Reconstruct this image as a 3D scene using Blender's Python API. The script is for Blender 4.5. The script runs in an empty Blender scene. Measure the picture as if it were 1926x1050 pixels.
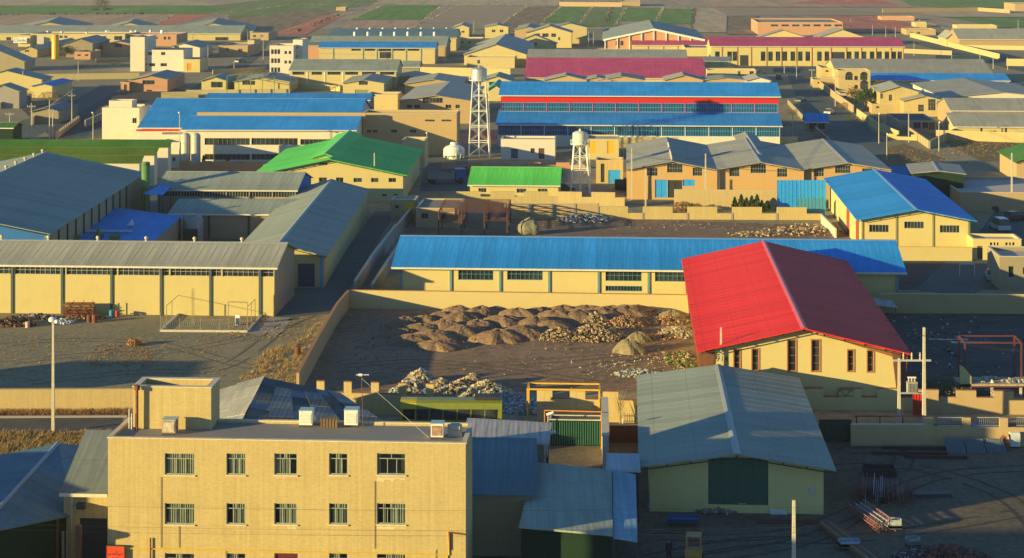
import bpy, bmesh, math, random
from mathutils import Vector, Matrix
random.seed(7)
R = math.radians
SC = bpy.context.scene
COL = SC.collection
# ------------------------------------------------------------------ camera
H, F, CX, YH, PW, PH = 40.6, 3500.0, 963.0, -98.0, 1926.0, 1050.0
cd = bpy.data.cameras.new('camera'); cam = bpy.data.objects.new('camera', cd); COL.objects.link(cam)
cam.location = (0, 0, H); cam.rotation_euler = (R(90), 0, 0)
cd.sensor_width = 36; cd.lens = 36 * F / PW
cd.shift_y = -(PH / 2 - YH) / PW
cd.clip_start = 1; cd.clip_end = 20000
SC.camera = cam
# ------------------------------------------------------------------ sky and sun
SUN_V = Vector((0.865, 0.475, -0.160)).normalized()
SUN_EL = math.asin(-SUN_V.z); SUN_AZ = math.atan2(-SUN_V.x, -SUN_V.y)
w = bpy.data.worlds.new('World'); SC.world = w; w.use_nodes = True
nt = w.node_tree; bg = nt.nodes['Background']
sk = nt.nodes.new('ShaderNodeTexSky'); sk.sky_type = 'NISHITA'; sk.sun_disc = False
sk.sun_elevation = SUN_EL; sk.sun_rotation = SUN_AZ % (2 * math.pi)
sk.altitude = 1500; sk.air_density = 1.0; sk.dust_density = 0.0; sk.ozone_density = 4.0
nt.links.new(sk.outputs[0], bg.inputs[0]); bg.inputs[1].default_value = 0.115
sd = bpy.data.lights.new('sun', 'SUN'); sun = bpy.data.objects.new('sun', sd); COL.objects.link(sun)
sd.energy = 5.0; sd.angle = R(0.5); sd.color = (1.0, 0.77, 0.30)
sun.rotation_euler = SUN_V.to_track_quat('-Z', 'Y').to_euler()
SC.view_settings.view_transform = 'Standard'; SC.view_settings.look = 'None'
SC.view_settings.exposure = 0.86; SC.view_settings.gamma = 1.0; SC.view_settings.use_curve_mapping = False
SC.render.engine = 'CYCLES'
SC.cycles.max_bounces = 5; SC.cycles.diffuse_bounces = 3; SC.cycles.glossy_bounces = 2
SC.cycles.transparent_max_bounces = 8; SC.cycles.volume_bounces = 0

# ------------------------------------------------------------------ materials
MATS = {}
def _mat(name):
    m = bpy.data.materials.new(name); m.use_nodes = True
    n = m.node_tree; return m, n, n.nodes['Principled BSDF']
def _coord(n, scale, obj=True):
    tc = n.nodes.new('ShaderNodeTexCoord'); mp = n.nodes.new('ShaderNodeMapping')
    mp.inputs['Scale'].default_value = scale
    if obj: n.links.new(tc.outputs['Object'], mp.inputs[0])
    else:
        g = n.nodes.new('ShaderNodeNewGeometry'); n.links.new(g.outputs['Position'], mp.inputs[0])
    return mp
def _noise(n, src, sc, det=4, rough=.6):
    t = n.nodes.new('ShaderNodeTexNoise'); t.inputs['Scale'].default_value = sc
    t.inputs['Detail'].default_value = det; t.inputs['Roughness'].default_value = rough
    n.links.new(src.outputs[0], t.inputs['Vector']); return t
def _map(n, src, a, b, c, d):
    m = n.nodes.new('ShaderNodeMapRange'); m.inputs[1].default_value = a; m.inputs[2].default_value = b
    m.inputs[3].default_value = c; m.inputs[4].default_value = d
    n.links.new(src, m.inputs[0]); return m.outputs[0]
def _mul(n, col, fac):
    h = n.nodes.new('ShaderNodeVectorMath'); h.operation = 'SCALE'
    n.links.new(col, h.inputs[0]); n.links.new(fac, h.inputs['Scale']); return h.outputs[0]
def _mix(n, fac, a, b):
    m = n.nodes.new('ShaderNodeMix'); m.data_type = 'RGBA'
    if isinstance(fac, float): m.inputs[0].default_value = fac
    else: n.links.new(fac, m.inputs[0])
    for i, v in ((6, a), (7, b)):
        if isinstance(v, tuple): m.inputs[i].default_value = (*v[:3], 1)
        else: n.links.new(v, m.inputs[i])
    return m.outputs[2]
def _bump(n, p, h, st, dist=.02):
    b = n.nodes.new('ShaderNodeBump'); b.inputs['Strength'].default_value = st; b.inputs['Distance'].default_value = dist
    n.links.new(h, b.inputs['Height']); n.links.new(b.outputs[0], p.inputs['Normal'])

def metal(name, col, axis='x', rough=.5, var=.16, rust=0.0):
    """painted or galvanised profiled sheet; ribs and streaks run down the slope"""
    k = ('metal', name, axis)
    if k in MATS: return MATS[k]
    m, n, p = _mat(name + '_sheet')
    big = {'x': (3.2, .12, .12), 'y': (.12, 3.2, .12)}[axis]
    s1 = _noise(n, _coord(n, big), 1.0, 4)
    s2 = _noise(n, _coord(n, (1, 1, 1)), .22, 4)
    s3 = _noise(n, _coord(n, (1, 1, 1)), 2.5, 3)
    oi = n.nodes.new('ShaderNodeObjectInfo')
    a = _map(n, s1.outputs[0], .3, .7, 1 - var, 1 + var)
    b = _map(n, s2.outputs[0], .3, .7, 1 - var * .8, 1 + var * .8)
    c = _map(n, oi.outputs['Random'], 0, 1, .90, 1.08)
    d = _map(n, s3.outputs[0], .3, .7, .94, 1.06)
    def mm(x, y):
        q = n.nodes.new('ShaderNodeMath'); q.operation = 'MULTIPLY'; n.links.new(x, q.inputs[0]); n.links.new(y, q.inputs[1]); return q.outputs[0]
    fac = mm(mm(a, b), mm(c, d))
    cc = n.nodes.new('ShaderNodeRGB'); cc.outputs[0].default_value = (*col, 1)
    dust = _map(n, s2.outputs[0], .45, .75, 0, .12)
    base = _mix(n, dust, cc.outputs[0], tuple(x * .6 + y * .4 for x, y in zip(col, (.34, .29, .20))))
    if rust:
        rn = _noise(n, _coord(n, big), .7, 6, .7)
        base = _mix(n, _map(n, rn.outputs[0], .58, .72, 0, rust), base, (.16, .07, .035))
    sx = n.nodes.new('ShaderNodeSeparateXYZ'); n.links.new(_coord(n, (1 / 2.9,) * 3).outputs[0], sx.inputs[0])
    fc = n.nodes.new('ShaderNodeMath'); fc.operation = 'FRACT'; n.links.new(sx.outputs[1 if axis == 'x' else 0], fc.inputs[0])
    lp = n.nodes.new('ShaderNodeMath'); lp.operation = 'LESS_THAN'; lp.inputs[1].default_value = .035; n.links.new(fc.outputs[0], lp.inputs[0])
    fac = mm(fac, _map(n, lp.outputs[0], 0, 1, 1, .86))
    st_ = _noise(n, _coord(n, tuple(v * 2 if v > 1 else v * 1.5 for v in big)), 1.3, 5, .7)
    base = _mix(n, _map(n, st_.outputs[0], .60, .80, 0, .28), base, tuple(x * .45 + .03 for x in col))
    n.links.new(_mul(n, base, fac), p.inputs['Base Color'])
    wv = n.nodes.new('ShaderNodeTexWave'); wv.wave_type = 'BANDS'; wv.bands_direction = axis.upper()
    wv.inputs['Scale'].default_value = .9
    tc = _coord(n, (1, 1, 1)); n.links.new(tc.outputs[0], wv.inputs['Vector'])
    _bump(n, p, wv.outputs['Fac'], .12, .03)
    p.inputs['Roughness'].default_value = .6; p.inputs['Specular IOR Level'].default_value = .08
    MATS[k] = m; return m

def wallm(name, col, brick=False, grime=.35, rough=.9):
    """render or brick wall: mottled, soiled towards no fixed direction, fine relief"""
    k = ('wall', name)
    if k in MATS: return MATS[k]
    m, n, p = _mat(name)
    co = _coord(n, (1, 1, 1))
    a = _noise(n, co, .45, 6, .65); b = _noise(n, _coord(n, (1.6, 1.6, .35)), 1.1, 5); f = _noise(n, co, 9, 3)
    oi = n.nodes.new('ShaderNodeObjectInfo')
    g = _map(n, a.outputs[0], .5, .78, 0, grime)
    base = _mix(n, g, tuple(col), tuple(c * .70 for c in col))
    base = _mix(n, _map(n, b.outputs[0], .55, .8, 0, grime * .8), base, (col[0] * .85, col[1] * .72, col[2] * .6))
    base = _mul(n, base, _map(n, f.outputs[0], .3, .7, .93, 1.07))
    base = _mul(n, base, _map(n, oi.outputs['Random'], 0, 1, .93, 1.05))
    hue = n.nodes.new('ShaderNodeMath'); hue.operation = 'FRACT'; h7 = n.nodes.new('ShaderNodeMath'); h7.operation = 'MULTIPLY'; h7.inputs[1].default_value = 7.13; n.links.new(oi.outputs['Random'], h7.inputs[0]); n.links.new(h7.outputs[0], hue.inputs[0])
    base = _mix(n, _map(n, hue.outputs[0], .3, 1, 0, .6), base, (col[0] * .90, col[1] * .86, col[2] * 1.05))
    if brick:
        vs = _noise(n, _coord(n, (5.5, 5.5, .12)), 1.0, 3); base = _mul(n, base, _map(n, vs.outputs[0], .3, .7, .90, 1.08))
        pk = _noise(n, _coord(n, (.55, .55, .9)), 1.0, 6, .75); base = _mix(n, _map(n, pk.outputs[0], .60, .85, 0, .45), base, (.52, .30, .12))
        br = n.nodes.new('ShaderNodeTexBrick'); mp = _coord(n, (1, 1, 1))
        mp.inputs['Rotation'].default_value = (R(90), 0, 0)
        br.inputs['Scale'].default_value = 1; br.inputs['Brick Width'].default_value = .22
        br.inputs['Row Height'].default_value = .075; br.inputs['Mortar Size'].default_value = .008
        br.inputs['Color1'].default_value = (1, 1, 1, 1); br.inputs['Color2'].default_value = (.88, .88, .88, 1); br.inputs['Mortar'].default_value = (.74, .74, .74, 1)
        n.links.new(mp.outputs[0], br.inputs['Vector'])
        v = n.nodes.new('ShaderNodeVectorMath'); v.operation = 'MULTIPLY'
        n.links.new(base, v.inputs[0]); n.links.new(br.outputs[0], v.inputs[1]); base = v.outputs[0]
    n.links.new(base, p.inputs['Base Color'])
    _bump(n, p, f.outputs[0], .3, .03)
    p.inputs['Roughness'].default_value = rough; p.inputs['Specular IOR Level'].default_value = .2
    MATS[k] = m; return m

def plain(name, col, rough=.6, metallic=0.0, var=.12, sc=3.0):
    k = ('plain', name)
    if k in MATS: return MATS[k]
    m, n, p = _mat(name)
    a = _noise(n, _coord(n, (1, 1, 1)), sc, 4)
    cc = n.nodes.new('ShaderNodeRGB'); cc.outputs[0].default_value = (*col, 1)
    n.links.new(_mul(n, cc.outputs[0], _map(n, a.outputs[0], .3, .7, 1 - var, 1 + var)), p.inputs['Base Color'])
    p.inputs['Roughness'].default_value = rough; p.inputs['Metallic'].default_value = metallic
    MATS[k] = m; return m

def earth(name, c1, c2, c3, sc=.12, stretch=(1, 1, 1), fine=1.6, bump=.6):
    """soil, gravel, field: three tones in two noise sizes, world space"""
    k = ('earth', name)
    if k in MATS: return MATS[k]
    m, n, p = _mat(name)
    co = _coord(n, stretch, obj=False)
    a = _noise(n, co, sc, 6, .65); b = _noise(n, co, fine, 6, .75); c = _noise(n, co, sc * 4.3, 5, .7)
    base = _mix(n, _map(n, a.outputs[0], .40, .60, 0, 1), c1, c2)
    base = _mix(n, _map(n, c.outputs[0], .50, .68, 0, .85), base, c3)
    base = _mul(n, base, _map(n, b.outputs[0], .25, .75, .55, 1.45))
    n.links.new(base, p.inputs['Base Color'])
    _bump(n, p, b.outputs[0], bump, .12)
    p.inputs['Roughness'].default_value = .95; p.inputs['Specular IOR Level'].default_value = .1
    MATS[k] = m; return m

def glassy(name, col=(.018, .024, .026), rough=.12):
    k = ('glass', name)
    if k in MATS: return MATS[k]
    m, n, p = _mat(name)
    a = _noise(n, _coord(n, (1, 1, 1), obj=False), .5, 2)
    n.links.new(_mix(n, _map(n, a.outputs[0], .4, .65, 0, 1), col, tuple(x * 2.2 + .01 for x in col)), p.inputs['Base Color'])
    p.inputs['Roughness'].default_value = rough; MATS[k] = m; return m
def clearglass():
    k = 'clear'
    if k in MATS: return MATS[k]
    m = bpy.data.materials.new('window_glass'); m.use_nodes = True; n = m.node_tree
    for q in list(n.nodes): n.nodes.remove(q)
    o = n.nodes.new('ShaderNodeOutputMaterial'); t = n.nodes.new('ShaderNodeBsdfTransparent'); g = n.nodes.new('ShaderNodeBsdfGlossy')
    x = n.nodes.new('ShaderNodeMixShader'); t.inputs[0].default_value = (.8, .84, .82, 1); g.inputs['Roughness'].default_value = .08
    x.inputs[0].default_value = .10
    n.links.new(t.outputs[0], x.inputs[1]); n.links.new(g.outputs[0], x.inputs[2]); n.links.new(x.outputs[0], o.inputs[0])
    MATS[k] = m; return m

ROOF = {'grey': (.37, .37, .29), 'greyb': (.31, .35, .27), 'dark': (.15, .17, .18), 'blue': (.03, .29, .70), 'blue2': (.03, .27, .62), 'green': (.12, .62, .10),
        'red': (.78, .036, .028), 'maroon': (.36, .06, .12), 'magenta': (.46, .07, .16), 'pale': (.46, .50, .50), 'olive': (.10, .17, .025), 'olive2': (.07, .19, .03), 'teal': (.05, .35, .33), 'tin': (.45, .42, .36), 'bluegrey': (.10, .19, .23), 'bluedk': (.14, .22, .24), 'blue3': (.22, .36, .42), 'slate': (.18, .21, .20)}
def roofm(k, axis): return metal(k, ROOF[k], axis, rust=.5 if k in ('grey', 'tin') else 0.0)
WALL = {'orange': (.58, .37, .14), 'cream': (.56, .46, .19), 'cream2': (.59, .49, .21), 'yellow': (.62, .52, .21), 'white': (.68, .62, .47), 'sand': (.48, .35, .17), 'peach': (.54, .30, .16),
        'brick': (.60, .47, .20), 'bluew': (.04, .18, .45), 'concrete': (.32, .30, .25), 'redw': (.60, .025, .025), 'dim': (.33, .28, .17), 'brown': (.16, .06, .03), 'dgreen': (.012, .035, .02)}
def wm(k): return wallm('wall_' + k, WALL[k], brick=(k in ('brick',)))
STEELB = plain('steel_blue_paint', (.12, .26, .30), .5); WHITE = plain('white_paint', (.80, .78, .70), .5)
DARK = plain('dark_metal', (.03, .035, .035), .6); RUST = plain('rusty_steel', (.20, .06, .03), .8, var=.4); CONC = plain('concrete_pole', (.52, .47, .36), .9)
FRM = plain('window_frame_grey', (.36, .38, .33), .5); FRMB = plain('frame_blue', (.10, .30, .42), .5); FRMR = plain('frame_brown', (.35, .14, .06), .6)
GLS = glassy('dark_glass'); YEL = plain('yellow_paint', (.75, .42, .02), .5); ORG = plain('orange_paint', (.72, .26, .03), .5)
BLU = plain('blue_paint', (.03, .33, .78), .5); RED = plain('red_paint', (.55, .03, .02), .5); GALV = plain('galvanised', (.55, .55, .50), .4, .3)
MAROON = plain('maroon_steel', (.28, .05, .03), .6); COPING = plain('pale_coping', (.60, .52, .36), .9); LIP = plain('pale_gutter', (.62, .60, .48), .5)

# ------------------------------------------------------------------ mesh collector
class MB:
    def __init__(s): s.v = []; s.f = []; s.mi = []
    def face(s, pts, mi=0):
        i = len(s.v); s.v += [tuple(p) for p in pts]; s.f.append(tuple(range(i, i + len(pts)))); s.mi.append(mi)
    def box(s, x0, x1, y0, y1, z0, z1, mi=0):
        c = [(x0, y0, z0), (x1, y0, z0), (x1, y1, z0), (x0, y1, z0), (x0, y0, z1), (x1, y0, z1), (x1, y1, z1), (x0, y1, z1)]
        i = len(s.v); s.v += c
        for q in ((0, 3, 2, 1), (4, 5, 6, 7), (0, 1, 5, 4), (1, 2, 6, 5), (2, 3, 7, 6), (3, 0, 4, 7)): s.f.append(tuple(i + k for k in q)); s.mi.append(mi)
    def hexa(s, c, mi=0):
        i = len(s.v); s.v += [tuple(p) for p in c]
        for q in ((0, 3, 2, 1), (4, 5, 6, 7), (0, 1, 5, 4), (1, 2, 6, 5), (2, 3, 7, 6), (3, 0, 4, 7)): s.f.append(tuple(i + k for k in q)); s.mi.append(mi)
    def slab(s, a, b, c, d, t, mi=0):   # four top corners, thickness downwards
        s.hexa([Vector(p) - Vector((0, 0, t)) for p in (a, b, c, d)] + [Vector(p) for p in (a, b, c, d)], mi)
    def tube(s, a, b, r, r2=None, n=6, mi=0, cap=True):
        a, b = Vector(a), Vector(b); r2 = r if r2 is None else r2
        d = (b - a); 
        if d.length < 1e-6: return
        q = d.to_track_quat('Z', 'Y'); i = len(s.v)
        for P, rr in ((a, r), (b, r2)):
            for k in range(n):
                t = 2 * math.pi * k / n + math.pi / n
                s.v.append(tuple(P + q @ Vector((rr * math.cos(t), rr * math.sin(t), 0))))
        for k in range(n):
            j = (k + 1) % n; s.f.append((i + k, i + j, i + n + j, i + n + k)); s.mi.append(mi)
        if cap:
            s.f.append(tuple(i + n + k for k in range(n))); s.mi.append(mi)
            s.f.append(tuple(i + k for k in reversed(range(n)))); s.mi.append(mi)
    def lathe(s, c, prof, n=16, mi=0):
        i = len(s.v)
        for r, z in prof:
            for k in range(n):
                t = 2 * math.pi * k / n; s.v.append((c[0] + r * math.cos(t), c[1] + r * math.sin(t), c[2] + z))
        for a in range(len(prof) - 1):
            for k in range(n):
                j = (k + 1) % n; s.f.append((i + a * n + k, i + a * n + j, i + (a + 1) * n + j, i + (a + 1) * n + k)); s.mi.append(mi)
        s.f.append(tuple(i + (len(prof) - 1) * n + k for k in range(n))); s.mi.append(mi)
    def chunk(s, c, r, mi=0, flat=1.0):
        ph = (1 + 5 ** .5) / 2
        M = Matrix.Rotation(random.random() * 6.3, 3, Vector((random.random() - .5, random.random() - .5, random.random() + .1)).normalized())
        pts = [M @ Vector(p).normalized() * r * random.uniform(.65, 1.2) for p in ((1, 1, 1), (-1, -1, 1), (-1, 1, -1), (1, -1, -1), (0, 0, 1.5), (1.4, 0, 0), (0, -1.5, 0))]
        sx, sy = random.uniform(.6, 1.3), random.uniform(.6, 1.3)
        i = len(s.v); s.v += [(c[0] + p.x * sx, c[1] + p.y * sy, c[2] + p.z * flat) for p in pts]
        for q in ((0, 4, 5), (4, 1, 6), (4, 6, 5), (0, 5, 2), (0, 2, 4), (4, 2, 1), (5, 6, 3), (5, 3, 2), (6, 1, 3), (1, 2, 3)): s.f.append(tuple(i + k for k in q)); s.mi.append(mi)
    def build(s, name, mat, parent=None, loc=None, smooth=False, kind=None):
        me = bpy.data.meshes.new(name); me.from_pydata(s.v, [], s.f)
        ms = mat if isinstance(mat, (list, tuple)) else [mat]
        for m in ms: me.materials.append(m)
        if len(ms) > 1: me.polygons.foreach_set('material_index', s.mi)
        if smooth: me.polygons.foreach_set('use_smooth', [True] * len(me.polygons))
        me.update()
        o = bpy.data.objects.new(name, me); COL.objects.link(o)
        if parent: o.parent = parent
        if loc is not None: o.location = loc
        if kind: o['kind'] = kind
        return o
def inst(me_obj, loc, parent, rot=None):
    o = me_obj.copy(); COL.objects.link(o); o.parent = parent; o.location = loc
    if rot is not None: o.rotation_euler = rot
    return o
def root(name, label, cat, loc, rz=0, group=None):
    o = bpy.data.objects.new(name, None); COL.objects.link(o); o.location = loc; o.rotation_euler = (0, 0, rz)
    o['label'] = label; o['category'] = cat
    if group: o['group'] = group
    return o
def tag(o, label, cat, group=None):
    o['label'] = label; o['category'] = cat
    if group: o['group'] = group
    return o
def kids(o): return [c for c in bpy.data.objects if c.parent == o]
def copy_tree(o, loc, rz=None, label=None, s=None, _ch=None):
    """a thing with copies of its parts and their sub-parts"""
    r = o.copy(); COL.objects.link(r); r.location = loc
    if rz is not None: r.rotation_euler = (0, 0, rz)
    if s: r.scale = s
    if label: r['label'] = label
    for c in o.children:
        k = c.copy(); COL.objects.link(k); k.parent = r
        for g in c.children:
            q = g.copy(); COL.objects.link(q); q.parent = k
    return r
def W(px, py, z=0.0):
    """point on the level z seen where the photo shows px, py (only used to take the site's plan off the photo)"""
    t = F * (H - z) / (py - YH); return Vector(((px - CX) / F * t, t, z))
def S(py): return (py - YH) / H      # pixels per metre at ground row py
def zat(py, Y): return H - (py - YH) * Y / F

class Frame:
    def __init__(s, px, base, vp=1180, z=0.0):
        s.A = W(px, base, z); a = (vp - CX) / F; L = math.hypot(1, a)
        s.v = Vector((a / L, 1 / L, 0)); s.u = Vector((1 / L, -a / L, 0)); s.rz = math.atan2(s.u.y, s.u.x); s.z = z
    def _t(s, px, c, n):
        kx = (px - CX) / F; return (c + s.A.x * n.x + s.A.y * n.y) / (kx * n.x + n.y)
    def fr(s, px, py, c=0.0):         # on the plane local y = c -> (x, z)
        t = s._t(px, c, s.v); P = Vector(((px - CX) / F * t, t, 0)) - s.A
        return P.x * s.u.x + P.y * s.u.y, H - (py - YH) / F * t - s.z
    def sd(s, px, py, c):             # on the plane local x = c -> (y, z)
        t = s._t(px, c, s.u); P = Vector(((px - CX) / F * t, t, 0)) - s.A
        return P.x * s.v.x + P.y * s.v.y, H - (py - YH) / F * t - s.z
    def gr(s, px, py, z=0.0):         # on the level z -> (x, y)
        P = W(px, py, z + s.z) - s.A; return P.x * s.u.x + P.y * s.u.y, P.x * s.v.x + P.y * s.v.y

def holed(mb, L, top, holes, P, brk=(), dep=.22, z0=0.0):
    """wall of length L under the line top(s), rectangular openings with reveals; P(s, depth, z) -> local point"""
    xs = sorted({0.0, L, *brk, *[h[0] for h in holes], *[h[2] for h in holes]})
    xs = [x for x in xs if 0 <= x <= L]
    for a, b in zip(xs, xs[1:]):
        if b - a < 1e-4: continue
        m = (a + b) / 2; hs = sorted([h for h in holes if h[0] < m < h[2]], key=lambda h: h[1]); z = z0
        for h in hs:
            if h[1] > z + 1e-4: mb.face([P(a, 0, z), P(b, 0, z), P(b, 0, h[1]), P(a, 0, h[1])])
            z = h[3]
        mb.face([P(a, 0, z), P(b, 0, z), P(b, 0, top(b)), P(a, 0, top(a))])
    for x0, z_0, x1, z_1 in holes:
        mb.face([P(x0, 0, z_0), P(x0, dep, z_0), P(x0, dep, z_1), P(x0, 0, z_1)]); mb.face([P(x1, 0, z_0), P(x1, 0, z_1), P(x1, dep, z_1), P(x1, dep, z_0)])
        mb.face([P(x0, 0, z_0), P(x1, 0, z_0), P(x1, dep, z_0), P(x0, dep, z_0)]); mb.face([P(x0, 0, z_1), P(x0, dep, z_1), P(x1, dep, z_1), P(x1, 0, z_1)])

def barbox(mb, P, x0, x1, d0, d1, z0, z1):
    mb.hexa([P(x0, d0, z0), P(x1, d0, z0), P(x1, d1, z0), P(x0, d1, z0), P(x0, d0, z1), P(x1, d0, z1), P(x1, d1, z1), P(x0, d1, z1)])

def window(rt, P, h, nx=2, ny=1, fm=None, pane=None, bar=.05, surround=None, sill=False, curtain=None, apart=False):
    x0, z0, x1, z1 = h; mb = MB(); fm = fm or FRM
    for a, b in ((x0, x0 + bar), (x1 - bar, x1)): barbox(mb, P, a, b, .08, .15, z0, z1)
    for a, b in ((z0, z0 + bar), (z1 - bar, z1)): barbox(mb, P, x0 + bar, x1 - bar, .08, .15, a, b)
    for i in range(1, nx):
        x = x0 + (x1 - x0) * i / nx; barbox(mb, P, x - bar * .4, x + bar * .4, .09, .14, z0 + bar, z1 - bar)
    for i in range(1, ny):
        z = z0 + (z1 - z0) * i / ny; barbox(mb, P, x0 + bar, x1 - bar, .095, .135, z - bar * .4, z + bar * .4)
    o = mb.build('window', fm, rt)
    g = MB(); g.face([P(x0, .17, z0), P(x1, .17, z0), P(x1, .17, z1), P(x0, .17, z1)]); g.build('pane', pane or GLS, o)
    if surround:
        g = MB(); t = .10
        barbox(g, P, x0 - t, x0, -.04, .02, z0 - t, z1 + t); barbox(g, P, x1, x1 + t, -.04, .02, z0 - t, z1 + t)
        barbox(g, P, x0, x1, -.04, .02, z0 - t, z0); barbox(g, P, x0, x1, -.04, .02, z1, z1 + t); g.build('surround', surround, o)
    if sill:
        g = MB(); barbox(g, P, x0 - .06, x1 + .06, -.08, .06, z0 - .07, z0); g.build('sill', COPING, o)
    if curtain:
        g = MB(); g.face([P(x0, .95, z0), P(x1, .95, z0), P(x1, .95, z1), P(x0, .95, z1)]); 
        for a, b in ((x0, x1),):
            g.face([P(a, .3, z0), P(a, .95, z0), P(a, .95, z1), P(a, .3, z1)]); g.face([P(b, .3, z0), P(b, .3, z1), P(b, .95, z1), P(b, .95, z0)])
        g.build('dark_interior', DARK, o)
        g = MB()
        for (c0, c1) in curtain:
            a = x0 + (x1 - x0) * c0; b = x0 + (x1 - x0) * c1; n = max(4, int((b - a) / .06))
            for k in range(n):
                s0, s1 = a + (b - a) * k / n, a + (b - a) * (k + 1) / n
                d0, d1 = (.24, .31) if k % 2 else (.31, .24)
                g.face([P(s0, d0, z0), P(s1, d1, z0), P(s1, d1, z1), P(s0, d0, z1)])
        g.build('curtain', plain('curtain_cloth', (.50, .47, .36), .9), o)
    return o

def slope(rt, P0, P1, Q0, Q1, mat, n=0, t=.10, name='roof', rib=.007):
    """roof plane between ridge P0-P1 and eave Q0-Q1; n > 0 lays it as n separate sheets"""
    P0, P1, Q0, Q1 = map(Vector, (P0, P1, Q0, Q1))
    if not n:
        mb = MB(); mb.slab(Q0, Q1, P1, P0, t); return mb.build(name, mat, rt)
    e = (P1 - P0) / n; d = Q0 - P0; up = Vector((0, 0, 1))
    mb = MB(); g = e * .012
    mb.slab(d, d + e, e, Vector((0, 0, 0)), t)
    q = e.normalized() * .035
    mb.hexa([d - q, d + q, q, -q, d - q + up * rib, d + q + up * rib, q + up * rib, -q + up * rib])
    first = None
    for i in range(n):
        loc = P0 + e * i + up * random.uniform(0, .002)
        if first is None: first = mb.build('roof_sheet', mat, rt, loc)
        else: inst(first, loc, rt)
    return first

def details(B, win, doors, pil, front_top, w, c=0.0):
    pass

def tohole(B, r, c=0.0, w=1e9, top=None):
    x0, zb = B.fr(r[0], r[3], c); x1, zt = B.fr(r[2], r[1], c); xm = (x0 + x1) / 2
    _, zb = B.fr((r[0] + r[2]) / 2, r[3], c); _, zt = B.fr((r[0] + r[2]) / 2, r[1], c)
    x0 = max(.05, x0); x1 = min(w - .05, x1); zb = max(.02, zb)
    if top: zt = min(zt, top(x0) - .05, top(x1) - .05)
    return (x0, zb, x1, zt)

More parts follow.
